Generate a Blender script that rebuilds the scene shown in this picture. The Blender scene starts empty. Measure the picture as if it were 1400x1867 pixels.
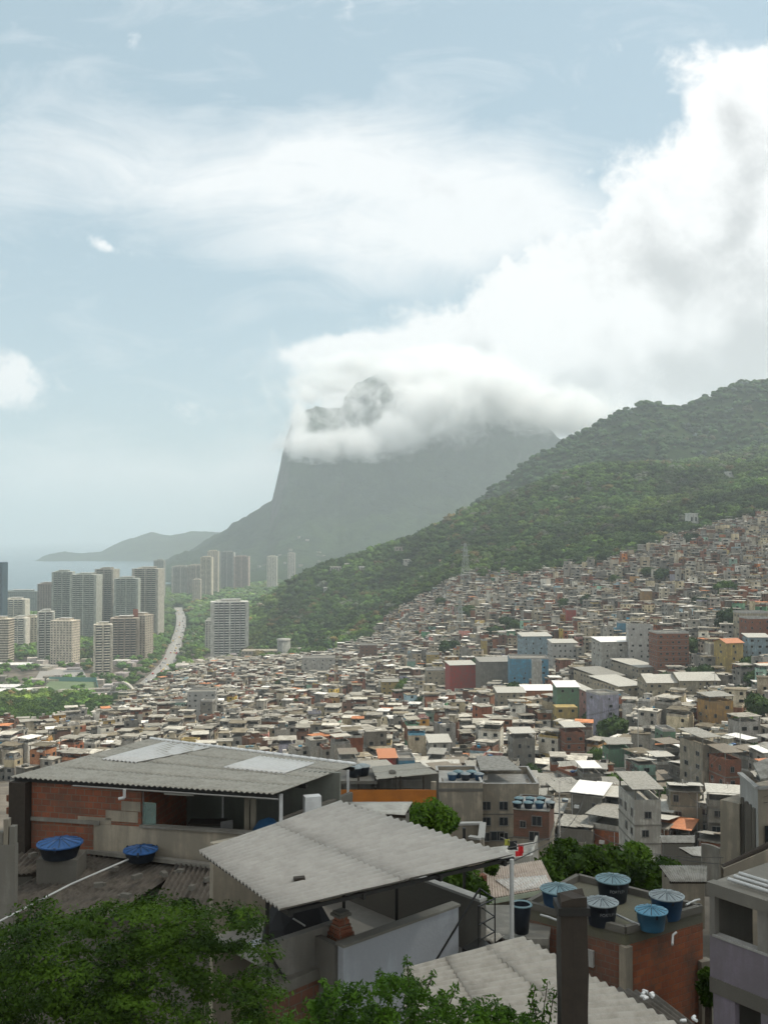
import bpy, math, random
import numpy as np
from mathutils import Vector, Matrix, noise as mn
random.seed(7)
rng = np.random.default_rng(7)
S = bpy.context.scene
COL = S.collection
R = math.radians

# ---------------------------------------------------------------- camera
CAMZ = 160.0
F = 35.0 / 36.0 * 1867.0
PITCH = math.atan((980 - 933.5) / F)
cam = bpy.data.cameras.new('camera')
cam.sensor_fit = 'VERTICAL'
cam.sensor_height = 36.0
cam.sensor_width = 27.0
cam.lens = 35.0
cam.clip_start = 0.1
cam.clip_end = 120000
camo = bpy.data.objects.new('camera', cam)
camo.location = (0, 0, CAMZ)
camo.rotation_euler = (math.pi / 2 + PITCH, 0, 0)
COL.objects.link(camo)
S.camera = camo
CP, SP = math.cos(PITCH), math.sin(PITCH)


def ray(px, py):
    dx = (px - 700) / F
    dy = (933.5 - py) / F
    return dx, CP - dy * SP, SP + dy * CP


def P(px, py, D):                       # the point a pixel shows at depth D
    x, y, z = ray(px, py)
    return Vector((x / y * D, D, CAMZ + z / y * D))


def W(px, py, zr):                      # the point a pixel shows at a height zr below / above the camera
    x, y, z = ray(px, py)
    t = zr / z
    return Vector((x * t, y * t, CAMZ + zr))


def to_px(x, y, z):
    zz = z - CAMZ
    fwd = y * CP + zz * SP
    up = -y * SP + zz * CP
    return 700 + F * x / fwd, 933.5 - F * up / fwd


# ---------------------------------------------------------------- sky, sun, exposure
SUN_EL, SUN_AZ = R(58), R(78)          # azimuth measured from +Y (the view) towards +X
w = bpy.data.worlds.new("World")
S.world = w
w.use_nodes = True
nt = w.node_tree
for n in list(nt.nodes):
    nt.nodes.remove(n)


class NB:                                # small node-building helper
    def __init__(self, nt):
        self.nt = nt

    def new(self, t, **kw):
        n = self.nt.nodes.new(t)
        for k, v in kw.items():
            setattr(n, k, v)
        return n

    def link(self, a, b):
        self.nt.links.new(a, b)

    def put(self, sock, v):
        if hasattr(v, 'links'):
            self.link(v, sock)
        else:
            sock.default_value = v

    def math(self, op, a, b=0.0, c=0.0, clamp=False):
        n = self.new('ShaderNodeMath', operation=op, use_clamp=clamp)
        self.put(n.inputs[0], a)
        self.put(n.inputs[1], b)
        self.put(n.inputs[2], c)
        return n.outputs[0]

    def vmath(self, op, a, b=(0, 0, 0), out=0):
        n = self.new('ShaderNodeVectorMath', operation=op)
        self.put(n.inputs[0], a)
        if op == 'SCALE':
            self.put(n.inputs['Scale'], b)
        else:
            self.put(n.inputs[1], b)
        return n.outputs[out]

    def noise(self, vec, scale, detail=4, rough=0.5, dist=0.0):
        n = self.new('ShaderNodeTexNoise')
        if vec is not None:
            self.link(vec, n.inputs['Vector'])
        n.inputs['Scale'].default_value = scale
        n.inputs['Detail'].default_value = detail
        n.inputs['Roughness'].default_value = rough
        n.inputs['Distortion'].default_value = dist
        return n.outputs['Fac']

    def ramp(self, f, a, b, va=0.0, vb=1.0, smooth=True):
        n = self.new('ShaderNodeMapRange', interpolation_type='SMOOTHSTEP' if smooth else 'LINEAR')
        self.put(n.inputs[0], f)
        self.put(n.inputs[1], a)
        self.put(n.inputs[2], b)
        self.put(n.inputs[3], va)
        self.put(n.inputs[4], vb)
        return n.outputs[0]

    def mix(self, f, a, b, blend='MIX'):
        n = self.new('ShaderNodeMix', data_type='RGBA', blend_type=blend)
        self.put(n.inputs[0], f)
        self.put(n.inputs[6], a)
        self.put(n.inputs[7], b)
        return n.outputs[2]

    def scalevec(self, vec, s):
        n = self.new('ShaderNodeMapping')
        self.link(vec, n.inputs['Vector'])
        n.inputs['Scale'].default_value = s
        return n.outputs[0]

    def blob(self, uv, px, py, rx, ry, ang, amp):
        n = self.new('ShaderNodeMapping', vector_type='TEXTURE')
        self.link(uv, n.inputs['Vector'])
        n.inputs['Location'].default_value = ((px - 700) / F, (980 - py) / F, 0)
        n.inputs['Rotation'].default_value = (0, 0, R(ang))
        n.inputs['Scale'].default_value = (rx / F, ry / F, 1)
        d = self.vmath('DOT_PRODUCT', n.outputs[0], n.outputs[0], out=1)
        e = self.math('POWER', 2.71828, self.math('MULTIPLY', d, -1.0))
        return self.math('MULTIPLY', e, amp)


b = NB(nt)
tc = b.new('ShaderNodeTexCoord')
sep = b.new('ShaderNodeSeparateXYZ')
b.link(tc.outputs['Generated'], sep.inputs[0])
yy = b.math('MAXIMUM', sep.outputs[1], 0.12)
cmb = b.new('ShaderNodeCombineXYZ')
b.link(b.math('DIVIDE', sep.outputs[0], yy), cmb.inputs[0])
b.link(b.math('DIVIDE', sep.outputs[2], yy), cmb.inputs[1])
uv0 = cmb.outputs[0]
# warp the mask so that cloud edges are ragged
nw = b.new('ShaderNodeTexNoise')
b.link(uv0, nw.inputs['Vector'])
nw.inputs['Scale'].default_value = 6
nw.inputs['Detail'].default_value = 5
uvw = b.vmath('ADD', uv0, b.vmath('SCALE', b.vmath('SUBTRACT', nw.outputs['Color'], (0.5, 0.5, 0.5)), 0.10))
sky = b.new('ShaderNodeTexSky', sky_type='NISHITA')
sky.sun_disc = False
sky.sun_elevation = SUN_EL
sky.sun_rotation = SUN_AZ
sky.altitude = 200
sky.air_density = 1.0
sky.dust_density = 1.4
sky.ozone_density = 1.6


def total(lst, uv):
    t = None
    for a in lst:
        v = b.blob(uv, *a)
        t = v if t is None else b.math('ADD', t, v)
    return t


# thick white cumulus bank (right and round the mountain), then the thin high veil
thick = [(1420, 420, 200, 260, 0, 1.5), (1250, 560, 260, 190, 25, 1.4), (1000, 640, 250, 90, 15, 1.1),
         (1350, 210, 90, 90, 0, 1.0), (1500, 250, 160, 200, 0, 1.4), (850, 665, 230, 75, 8, 1.2), (690, 690, 100, 45, 0, .8), (1150, 460, 150, 100, 30, .9),
         (620, 650, 110, 30, 5, 0.55), (60, 700, 85, 50, -5, 0.62), (-20, 720, 60, 40, 0, .5),
         (195, 445, 60, 16, -22, 0.75), (950, 520, 220, 90, 25, 0.6), (1150, 760, 320, 90, 0, 1.0), (700, 780, 220, 70, 0, 0.8), (1450, 650, 260, 120, 0, 1.2)]
veil = [(560, 310, 380, 110, -4, 0.85), (250, 270, 300, 80, -8, 0.45), (820, 400, 330, 110, -8, 0.9), (980, 350, 220, 90, -20, 0.7),
        (620, 440, 300, 50, 2, 0.5), (60, 330, 200, 90, 10, 0.32), (200, 880, 460, 75, 0, 1.05), (430, 900, 150, 60, 0, .7),
        (120, 960, 500, 60, 0, 0.35), (100, 905, 200, 25, 0, .3), (330, 905, 130, 22, 0, .5), (470, 865, 60, 50, 0, .7), (1200, 160, 60, 25, 10, .3), (700, 480, 120, 50, 20, .25), (60, 120, 90, 130, -30, .15)]
f1 = b.noise(b.scalevec(uv0, (1, 1.15, 1)), 11.0, 10, 0.62, 0.2)
f2 = b.noise(b.scalevec(uv0, (1.0, 2.9, 1)), 6.0, 10, 0.66, 0.8)
d1 = b.math('ADD', total(thick, uvw), b.math('MULTIPLY', b.math('SUBTRACT', f1, 0.5), 2.3))
f4 = b.noise(uv0, 34.0, 8, 0.6, 0.3)
d1 = b.math('ADD', d1, b.math('MULTIPLY', b.math('SUBTRACT', f4, 0.5), 0.9))
d1 = b.ramp(d1, 0.26, 0.85)
d2 = b.math('ADD', total(veil, uvw), b.math('MULTIPLY', b.math('SUBTRACT', f2, 0.5), 2.0))
d2 = b.math('MULTIPLY', b.ramp(d2, 0.05, 1.35, smooth=False), 0.85)
# darker undersides inside the bank
dark = [(1225, 465, 100, 65, -10, 1.1), (1375, 330, 45, 100, 0, 0.75), (1390, 560, 120, 100, 0, 0.75), (1330, 225, 40, 60, 20, 0.45),
        (1180, 390, 60, 22, 10, 0.35), (1340, 660, 220, 60, 10, 1.0), (1100, 720, 200, 40, 0, .5), (960, 580, 60, 30, 0, .3), (860, 650, 90, 20, 0, 0.35), (1330, 420, 60, 30, 0, 0.3)]
f3 = b.noise(uv0, 16.0, 8, 0.62, 0.1)
dk = b.math('ADD', total(dark, uvw), b.math('MULTIPLY', b.math('SUBTRACT', f3, 0.5), 2.1))
dk = b.ramp(dk, 0.0, 1.15)
ccol = b.mix(dk, (8.1, 8.1, 8.1, 1), (4.6, 4.7, 4.8, 1))
skyc = b.mix(0.62, sky.outputs[0], (3.5, 4.8, 5.2, 1))
cov = b.math('MAXIMUM', d1, d2)
# everywhere behind the view: broken cloud
fb = b.ramp(b.noise(tc.outputs['Generated'], 2.2, 6, 0.55, 0.3), 0.28, 0.58)
front = b.ramp(sep.outputs[1], 0.15, 0.35)
cov = b.math('ADD', b.math('MULTIPLY', cov, front), b.math('MULTIPLY', fb, b.math('SUBTRACT', 1.0, front)), clamp=True)
cov = b.math('MULTIPLY', cov, b.ramp(sep.outputs[2], -0.01, 0.0))
skymix = b.mix(cov, skyc, ccol)
bg = b.new('ShaderNodeBackground')
b.link(skymix, bg.inputs[0])
bg.inputs[1].default_value = 0.10
out = b.new('ShaderNodeOutputWorld')
b.link(bg.outputs[0], out.inputs[0])
w.cycles.sampling_method = 'MANUAL'
w.cycles.sample_map_resolution = 512

sd = bpy.data.lights.new('sun', 'SUN')
sd.energy = 3.6
sd.angle = R(0.6)
sd.color = (1.0, 0.93, 0.80)
so = bpy.data.objects.new('sun', sd)
sv = Vector((math.cos(SUN_EL) * math.sin(SUN_AZ), math.cos(SUN_EL) * math.cos(SUN_AZ), math.sin(SUN_EL)))
so.rotation_euler = sv.to_track_quat('Z', 'Y').to_euler()
so.location = (0, 0, 600)
COL.objects.link(so)

S.view_settings.view_transform = 'Standard'
S.view_settings.look = 'None'
S.view_settings.gamma = 1.0
S.view_settings.exposure = 0.45
S.render.engine = 'CYCLES'
cy = S.cycles
cy.use_denoising = True
cy.use_adaptive_sampling = True
cy.adaptive_threshold = 0.03
cy.max_bounces = 10
cy.diffuse_bounces = 2
cy.glossy_bounces = 2
cy.transmission_bounces = 2
cy.volume_bounces = 8
cy.transparent_max_bounces = 8
cy.volume_step_rate = 1.0
cy.volume_max_steps = 128
cy.caustics_reflective = False
cy.caustics_refractive = False
cy.sample_clamp_indirect = 4

# ---------------------------------------------------------------- tagging helpers
def tag(o, label=None, cat=None, group=None, kind=None):
    if label:
        o['label'] = label
    if cat:
        o['category'] = cat
    if group:
        o['group'] = group
    if kind:
        o['kind'] = kind
    return o


def empty(name, loc=(0, 0, 0), rz=0.0, label=None, cat=None, group=None):
    o = bpy.data.objects.new(name, None)
    o.empty_display_size = 0.3
    o.location = loc
    o.rotation_euler = (0, 0, rz)
    COL.objects.link(o)
    return tag(o, label, cat, group)


def link_mesh(name, me, parent=None, loc=None, rot=None, scale=None):
    o = bpy.data.objects.new(name, me)
    if loc is not None:
        o.location = loc
    if rot is not None:
        o.rotation_euler = rot
    if scale is not None:
        o.scale = scale
    COL.objects.link(o)
    if parent is not None:
        o.parent = parent
    return o


def copy_tree(o, parent=None):
    c = o.copy()
    COL.objects.link(c)
    c.parent = parent
    for ch in list(o.children):
        copy_tree(ch, c)
    return c


# ---------------------------------------------------------------- mesh builder
BOXF = ((0, 3, 2, 1), (4, 5, 6, 7), (0, 1, 5, 4), (1, 2, 6, 5), (2, 3, 7, 6), (3, 0, 4, 7))


class MB:
    def __init__(self):
        self.V = []
        self.F = []
        self.M = []
        self.C = []
        self.sm = []

    def add(self, vs, fs, m=0, c=(1, 1, 1), smooth=False):
        n = len(self.V)
        self.V.extend(vs)
        for f in fs:
            self.F.append(tuple(i + n for i in f))
            self.M.append(m)
            self.C.append(c)
            self.sm.append(smooth)

    def box(self, cx, cy, cz, sx, sy, sz, rz=0.0, m=0, c=(1, 1, 1), skip=()):
        """cz = bottom"""
        ca, sa = math.cos(rz), math.sin(rz)
        vs = []
        for z in (cz, cz + sz):
            for ax, ay in ((-.5, -.5), (.5, -.5), (.5, .5), (-.5, .5)):
                x, y = ax * sx, ay * sy
                vs.append((cx + x * ca - y * sa, cy + x * sa + y * ca, z))
        self.add(vs, [f for i, f in enumerate(BOXF) if i not in skip], m, c)

    def bar(self, p0, p1, wd, ht, m=0, c=(1, 1, 1), up=(0, 0, 1)):
        """rectangular bar between two points"""
        p0, p1 = Vector(p0), Vector(p1)
        d = (p1 - p0).normalized()
        u = Vector(up)
        if abs(d.dot(u)) > 0.98:
            u = Vector((0, 1, 0))
        s = d.cross(u).normalized() * (wd / 2)
        t = s.cross(d).normalized() * (ht / 2)
        vs = [tuple(q) for q in (p0 - s - t, p0 + s - t, p0 + s + t, p0 - s + t, p1 - s - t, p1 + s - t, p1 + s + t, p1 - s + t)]
        self.add(vs, BOXF, m, c)

    def wall(self, a, bb, z0, z1, th, m=0, c=(1, 1, 1)):
        """upright wall along a plan line a-b"""
        a, bb = Vector((a[0], a[1])), Vector((bb[0], bb[1]))
        d = (bb - a)
        mid = (a + bb) / 2
        self.box(mid.x, mid.y, z0, d.length, th, z1 - z0, math.atan2(d.y, d.x), m, c)

    def tube(self, p0, p1, r0, r1=None, n=10, m=0, c=(1, 1, 1), cap=True):
        r1 = r0 if r1 is None else r1
        p0, p1 = Vector(p0), Vector(p1)
        d = (p1 - p0).normalized()
        u = Vector((0, 0, 1)) if abs(d.z) < 0.9 else Vector((1, 0, 0))
        s = d.cross(u).normalized()
        t = s.cross(d).normalized()
        vs = []
        for p, r in ((p0, r0), (p1, r1)):
            for i in range(n):
                a = 2 * math.pi * i / n
                vs.append(tuple(p + s * (math.cos(a) * r) + t * (math.sin(a) * r)))
        fs = [(i, i + n, (i + 1) % n + n, (i + 1) % n) for i in range(n)]
        self.add(vs, fs, m, c, True)
        if cap:
            self.add(vs, [tuple(range(n)), tuple(range(2 * n - 1, n - 1, -1))], m, c)

    def lathe(self, prof, cx=0, cy=0, cz=0, n=24, m=0, c=(1, 1, 1)):
        vs = []
        for r, z in prof:
            for i in range(n):
                a = 2 * math.pi * i / n
                vs.append((cx + r * math.cos(a), cy + r * math.sin(a), cz + z))
        fs = []
        for k in range(len(prof) - 1):
            for i in range(n):
                j = (i + 1) % n
                fs.append((k * n + i, k * n + j, (k + 1) * n + j, (k + 1) * n + i))
        self.add(vs, fs, m, c, True)

    def slab(self, pts, th, m=0, c=(1, 1, 1)):
        """polygon (3-D points, counter-clockwise from above) with a thickness downwards"""
        n = len(pts)
        vs = [tuple(p) for p in pts] + [(p[0], p[1], p[2] - th) for p in pts]
        fs = [tuple(range(n)), tuple(range(2 * n - 1, n - 1, -1))] + [(i, i + n, (i + 1) % n + n, (i + 1) % n) for i in range(n)]
        self.add(vs, fs, m, c)

    def corr(self, A, B_, C_, D_, waves, amp=0.026, th=0.008, courses=1, m=0, sub=6):
        """corrugated sheet: waves run across A-B, ridges run A->D and B->C"""
        A, B_, C_, D_ = map(Vector, (A, B_, C_, D_))
        nrm = (B_ - A).cross(D_ - A).normalized()
        if nrm.z < 0:
            nrm = -nrm
        nu = int(waves * sub)
        for k in range(courses):
            t0 = k / courses
            t1 = min(1.0, (k + 1) / courses + (0.02 if k < courses - 1 else 0))
            lift = nrm * (0.006 + 0.010 * k)
            top, bot = [], []
            nv = 4
            for j in range(nv + 1):
                t = t0 + (t1 - t0) * j / nv
                l = A.lerp(D_, t)
                r = B_.lerp(C_, t)
                for i in range(nu + 1):
                    s = i / nu
                    p = l.lerp(r, s) + lift + nrm * (amp * math.cos(2 * math.pi * s * waves) + 0.012 * mn.noise(Vector((s * 9, t * 5, k))))
                    top.append(tuple(p))
                    bot.append(tuple(p - nrm * th))
            n = len(top)
            vs = top + bot
            fs = []
            w1 = nu + 1
            for j in range(nv):
                for i in range(nu):
                    a = j * w1 + i
                    q = (a, a + 1, a + 1 + w1, a + w1)
                    fs.append(q)
                    fs.append((q[3] + n, q[2] + n, q[1] + n, q[0] + n))
            for i in range(nu):
                fs.append((i, i + n, i + 1 + n, i + 1))
                a = nv * w1 + i
                fs.append((a + 1, a + 1 + n, a + n, a))
            for j in range(nv):
                a = j * w1
                fs.append((a + w1, a + w1 + n, a + n, a))
                a = j * w1 + nu
                fs.append((a, a + n, a + w1 + n, a + w1))
            self.add(vs, fs, m, (1, 1, 1), True)

    def build(self, name, mats, parent=None, loc=None, rz=None, color=False):
        me = self.mesh(name, mats, color)
        return link_mesh(name, me, parent, loc, None if rz is None else (0, 0, rz))

    def mesh(self, name, mats, color=False):
        me = bpy.data.meshes.new(name)
        me.from_pydata(self.V, [], self.F)
        if not isinstance(mats, (list, tuple)):
            mats = [mats]
        for mm in mats:
            me.materials.append(mm)
        nf = len(self.F)
        me.polygons.foreach_set('material_index', self.M)
        me.polygons.foreach_set('use_smooth', self.sm)
        V = np.array(self.V, dtype=np.float64).reshape(-1, 3)
        lens = np.array([len(f) for f in self.F])
        li = np.fromiter((i for f in self.F for i in f), dtype=np.int64)
        fi = np.repeat(np.arange(nf), lens)
        nr = np.zeros(nf * 3)
        me.polygons.foreach_get('normal', nr)
        nr = nr.reshape(-1, 3)[fi]
        p = V[li]
        t = np.stack([-nr[:, 1], nr[:, 0]], 1)
        t /= np.maximum(np.linalg.norm(t, axis=1, keepdims=True), 1e-6)
        u = p[:, 0] * t[:, 0] + p[:, 1] * t[:, 1]
        v = p[:, 2]
        flat = np.abs(nr[:, 2]) > 0.7
        u = np.where(flat, p[:, 0], u)
        v = np.where(flat, p[:, 1], v)
        uvl = me.uv_layers.new(name='UVMap')
        uvl.data.foreach_set('uv', np.stack([u, v], 1).ravel().astype(np.float32))
        if color:
            ca = me.color_attributes.new('col', 'FLOAT_COLOR', 'CORNER')
            c = np.ones((len(li), 4), np.float32)
            c[:, :3] = np.array(self.C, dtype=np.float32)[fi]
            ca.data.foreach_set('color', c.ravel())
        me.update()
        return me


def np_mesh(name, V, Q, mats, col=None, smooth=False):
    """numpy quads/tris -> mesh"""
    me = bpy.data.meshes.new(name)
    k = Q.shape[1]
    me.vertices.add(len(V))
    me.vertices.foreach_set('co', V.astype(np.float32).ravel())
    me.loops.add(Q.size)
    me.loops.foreach_set('vertex_index', Q.astype(np.int32).ravel())
    me.polygons.add(len(Q))
    me.polygons.foreach_set('loop_start', np.arange(0, Q.size, k, dtype=np.int32))
    try:
        me.polygons.foreach_set('loop_total', np.full(len(Q), k, dtype=np.int32))
    except Exception:
        pass
    me.polygons.foreach_set('use_smooth', np.full(len(Q), smooth))
    for mm in (mats if isinstance(mats, (list, tuple)) else [mats]):
        me.materials.append(mm)
    if col is not None:
        ca = me.color_attributes.new('col', 'FLOAT_COLOR', 'POINT')
        c = np.ones((len(V), 4), np.float32)
        c[:, :3] = col
        ca.data.foreach_set('color', c.ravel())
    me.update(calc_edges=True)
    me.validate()
    return me
# ---------------------------------------------------------------- materials
MATS = {}


def newmat(name):
    m = bpy.data.materials.new(name)
    m.use_nodes = True
    nt = m.node_tree
    bs = nt.nodes['Principled BSDF']
    b = NB(nt)
    return m, b, bs


def bump(b, bs, h, strength=0.3, dist=0.02):
    n = b.new('ShaderNodeBump')
    n.inputs['Strength'].default_value = strength
    n.inputs['Distance'].default_value = dist
    b.link(h, n.inputs['Height'])
    b.link(n.outputs[0], bs.inputs['Normal'])


def pos(b):
    return b.new('ShaderNodeNewGeometry').outputs['Position']


def c4(c):
    return (c[0], c[1], c[2], 1)


def dim(c, k):
    return (c[0] * k, c[1] * k, c[2] * k, 1)


def plaster(name, col, stain=0.55, rough=0.9, sc=1.0):
    m, b, bs = newmat(name)
    p = pos(b)
    streak = b.noise(b.scalevec(p, (1.3 * sc, 1.3 * sc, 0.18 * sc)), 1.6, 6, 0.65)
    patch = b.noise(p, 0.55 * sc, 5, 0.6)
    fine = b.noise(p, 14 * sc, 5, 0.6)
    f = b.ramp(b.math('MULTIPLY', streak, patch), 0.20, 0.42)
    grime = (0.10, 0.092, 0.075)
    dirty = tuple(col[i] * (1 - stain) + grime[i] * stain for i in range(3))
    c = b.mix(f, c4(dirty), c4(col))
    c = b.mix(b.ramp(fine, 0.3, 0.7, 0.0, 0.22), c, dim(col, 0.6))
    b.link(c, bs.inputs['Base Color'])
    bs.inputs['Roughness'].default_value = rough
    bump(b, bs, fine, 0.35, 0.02)
    MATS[name] = m
    return m


def brick(name, c1, c2, mortar, stain=0.5):
    m, b, bs = newmat(name)
    uv = b.new('ShaderNodeTexCoord').outputs['UV']
    p = pos(b)
    t = b.new('ShaderNodeTexBrick')
    b.link(uv, t.inputs['Vector'])
    t.inputs['Color1'].default_value = c4(c1)
    t.inputs['Color2'].default_value = c4(c2)
    t.inputs['Mortar'].default_value = c4(mortar)
    t.inputs['Scale'].default_value = 1.0
    t.inputs['Mortar Size'].default_value = 0.014
    t.inputs['Mortar Smooth'].default_value = 0.3
    t.inputs['Bias'].default_value = 0.1
    t.inputs['Brick Width'].default_value = 0.30
    t.inputs['Row Height'].default_value = 0.20
    n1 = b.noise(p, 0.9, 6, 0.65)
    n2 = b.noise(p, 9, 4, 0.6)
    c = b.mix(b.ramp(n1, 0.38, 0.66, 0.0, stain), t.outputs['Color'], (0.075, 0.06, 0.045, 1))
    c = b.mix(b.ramp(n2, 0.45, 0.75, 0.0, 0.4), c, dim(c1, 0.55))
    b.link(c, bs.inputs['Base Color'])
    bs.inputs['Roughness'].default_value = 0.92
    h = b.math('SUBTRACT', b.math('MULTIPLY', n2, 0.3), t.outputs['Fac'])
    bump(b, bs, h, 0.6, 0.02)
    MATS[name] = m
    return m


def sheet(name, col, stain=0.5, rough=0.75, sc=1.0):
    m, b, bs = newmat(name)
    p = pos(b)
    big = b.noise(p, 0.35 * sc, 5, 0.6)
    st = b.noise(b.scalevec(p, (1, 1, 0.4)), 2.2 * sc, 7, 0.7)
    fine = b.noise(p, 30 * sc, 4, 0.7)
    c = b.mix(b.ramp(st, 0.38, 0.68, 0, min(1, stain * 1.5)), c4(col), (col[0] * 0.42, col[1] * 0.40, col[2] * 0.36, 1))
    c = b.mix(b.ramp(big, 0.4, 0.7, 0, 0.35), c, dim(col, 0.72))
    c = b.mix(b.ramp(fine, 0.35, 0.75, 0, 0.25), c, dim(col, 1.25))
    b.link(c, bs.inputs['Base Color'])
    bs.inputs['Roughness'].default_value = rough
    bump(b, bs, st, 0.15, 0.02)
    MATS[name] = m
    return m


def plain(name, col, rough=0.6, metal=0.0, var=0.25, sc=6.0):
    m, b, bs = newmat(name)
    n = b.noise(pos(b), sc, 5, 0.6)
    b.link(b.mix(b.ramp(n, 0.35, 0.7, 0, var), c4(col), dim(col, 0.45)), bs.inputs['Base Color'])
    bs.inputs['Roughness'].default_value = rough
    bs.inputs['Metallic'].default_value = metal
    MATS[name] = m
    return m


def foliage(name, col, col2, sc=0.6, trans=0.25, rough=0.6, objvar=0.5):
    m, b, bs = newmat(name)
    p = pos(b)
    n = b.noise(p, sc, 4, 0.6)
    oi = b.new('ShaderNodeObjectInfo')
    rnd = b.math('ADD', b.math('MULTIPLY', b.math('SUBTRACT', oi.outputs['Random'], 0.5), objvar), n)
    c = b.mix(b.ramp(rnd, 0.30, 0.70), c4(col), c4(col2))
    bs.inputs['Roughness'].default_value = rough
    bs.inputs['Specular IOR Level'].default_value = 0.12
    b.link(c, bs.inputs['Base Color'])
    tr = b.new('ShaderNodeBsdfTranslucent')
    b.link(c, tr.inputs['Color'])
    mx = b.new('ShaderNodeMixShader')
    mx.inputs[0].default_value = trans
    b.link(bs.outputs[0], mx.inputs[1])
    b.link(tr.outputs[0], mx.inputs[2])
    b.link(mx.outputs[0], b.nt.nodes['Material Output'].inputs['Surface'])
    MATS[name] = m
    return m


def attr_mat(name, rough=0.85, streaks=True, sc=0.5):
    """colour comes from each building's own painted colour (attribute), weathered by noise"""
    m, b, bs = newmat(name)
    a = b.new('ShaderNodeAttribute', attribute_name='col')
    p = pos(b)
    n = b.noise(b.scalevec(p, (1, 1, 0.35)), sc, 6, 0.7)
    n2 = b.noise(p, 2.5, 3, 0.6)
    k = b.mix(b.ramp(n, 0.35, 0.7), (1.12, 1.10, 1.06, 1), (0.55, 0.53, 0.50, 1))
    k2 = b.mix(b.ramp(n2, 0.4, 0.7), (1, 1, 1, 1), (0.7, 0.7, 0.7, 1))
    c = b.mix(1.0, a.outputs['Color'], k, 'MULTIPLY')
    c = b.mix(1.0, c, k2, 'MULTIPLY')
    b.link(c, bs.inputs['Base Color'])
    bs.inputs['Roughness'].default_value = rough
    bs.inputs['Specular IOR Level'].default_value = 0.12
    MATS[name] = m
    return m


brick('brick', (0.27, 0.085, 0.04), (0.18, 0.06, 0.032), (0.16, 0.125, 0.09), 0.6)
brick('brick_brown', (0.20, 0.085, 0.05), (0.15, 0.065, 0.042), (0.14, 0.12, 0.09), 0.65)
brick('brick_orange', (0.34, 0.10, 0.035), (0.24, 0.07, 0.03), (0.20, 0.11, 0.07), 0.75)
WALLC = {'grey': (0.27, 0.255, 0.225), 'dark grey': (0.16, 0.15, 0.13), 'white': (0.52, 0.50, 0.44), 'cream': (0.45, 0.39, 0.27),
         'beige': (0.36, 0.31, 0.23), 'yellow': (0.50, 0.36, 0.10), 'ochre': (0.40, 0.22, 0.06), 'blue': (0.07, 0.30, 0.46),
         'pale blue': (0.28, 0.40, 0.46), 'green': (0.10, 0.24, 0.14), 'mint': (0.25, 0.42, 0.33), 'pink': (0.46, 0.22, 0.19),
         'red': (0.42, 0.030, 0.022), 'lavender': (0.34, 0.33, 0.42), 'orange': (0.46, 0.17, 0.05)}
for k, v in WALLC.items():
    plaster('wall ' + k, v, 0.62)
plaster('concrete', (0.235, 0.22, 0.185), 0.65)
plaster('concrete_dark', (0.13, 0.12, 0.10), 0.6)
plaster('concrete_light', (0.42, 0.41, 0.38), 0.4)
sheet('roof grey', (0.25, 0.24, 0.21), .6)
sheet('roof pale', (0.40, 0.385, 0.34), 0.45)
sheet('roof brown', (0.17, 0.145, 0.11))
sheet('roof white', (0.66, 0.65, 0.62), 0.2)
sheet('near_sheet', (0.34, 0.32, 0.285), 0.22, 0.7, 1.6)
sheet('near_sheet_warm', (0.30, 0.285, 0.24), 0.35, 0.7, 1.6)
sheet('near_sheet_old', (0.10, 0.085, 0.068), 0.7, 0.9, 1.8)
sheet('near_sheet_pale', (0.32, 0.295, 0.25), 0.35, 0.7, 1.8)
sheet('sheet_clear', (0.52, 0.51, 0.48), 0.15, 0.35, 1.5)
sheet('roof terracotta', (0.42, 0.17, 0.08), 0.4)
plain('window_dark', (0.018, 0.022, 0.026), 0.15, 0, 0.3)
plain('window_frame', (0.17, 0.165, 0.15), 0.6)
plain('dark_metal', (0.025, 0.024, 0.022), 0.5, 0.3)
plain('white_paint', (0.62, 0.62, 0.60), 0.5, 0, 0.3, 3)
plain('pipe_white', (0.45, 0.45, 0.43), 0.4, 0, 0.3, 2)
plain('steel', (0.32, 0.31, 0.30), 0.45, 0.4)
plain('tank_blue', (0.02, 0.075, 0.16), 0.45, 0, 0.35, 3)
plain('tank_black', (0.012, 0.018, 0.028), 0.5, 0, 0.3, 3)
plain('tank_bright', (0.04, 0.14, 0.23), 0.4, 0, 0.3, 3)
plain('lid_teal', (0.13, 0.21, 0.23), 0.5, 0, 0.35, 3)
plain('lid_grey', (0.22, 0.255, 0.26), 0.55, 0, 0.35, 3)
plain('lid_blue', (0.018, 0.075, 0.21), 0.45, 0, 0.3, 3)
plain('lid_bright', (0.07, 0.21, 0.30), 0.45, 0, 0.25, 3)
plain('wood_dark', (0.035, 0.026, 0.018), 0.9, 0, 0.5, 9)
plain('bark', (0.075, 0.058, 0.04), 0.95, 0, 0.5, 5)
plain('bark_pale', (0.22, 0.19, 0.14), 0.9, 0, 0.5, 5)
plain('red_cloth', (0.62, 0.01, 0.015), 0.8, 0, 0.2, 8)
plain('dark_cloth', (0.02, 0.02, 0.022), 0.9)
plain('yellow_cloth', (0.38, 0.38, 0.06), 0.8)
plain('tarp_blue', (0.03, 0.17, 0.42), 0.6)
plain('letter_white', (0.26, 0.27, 0.27), 0.6)
plain('tile_floor', (0.45, 0.47, 0.50), 0.12, 0, 0.3, 2)
plain('orange_paint', (0.40, 0.13, 0.012), 0.8, 0, 0.45, 0.8)
foliage('leaf_near', (0.013, 0.030, 0.003), (0.060, 0.115, 0.008), 1.4, 0.25, 0.6, 0.0)
foliage('leaf_shrub', (0.020, 0.050, 0.005), (0.07, 0.15, 0.012), 3.0, 0.25, 0.5, 0.0)
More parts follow.
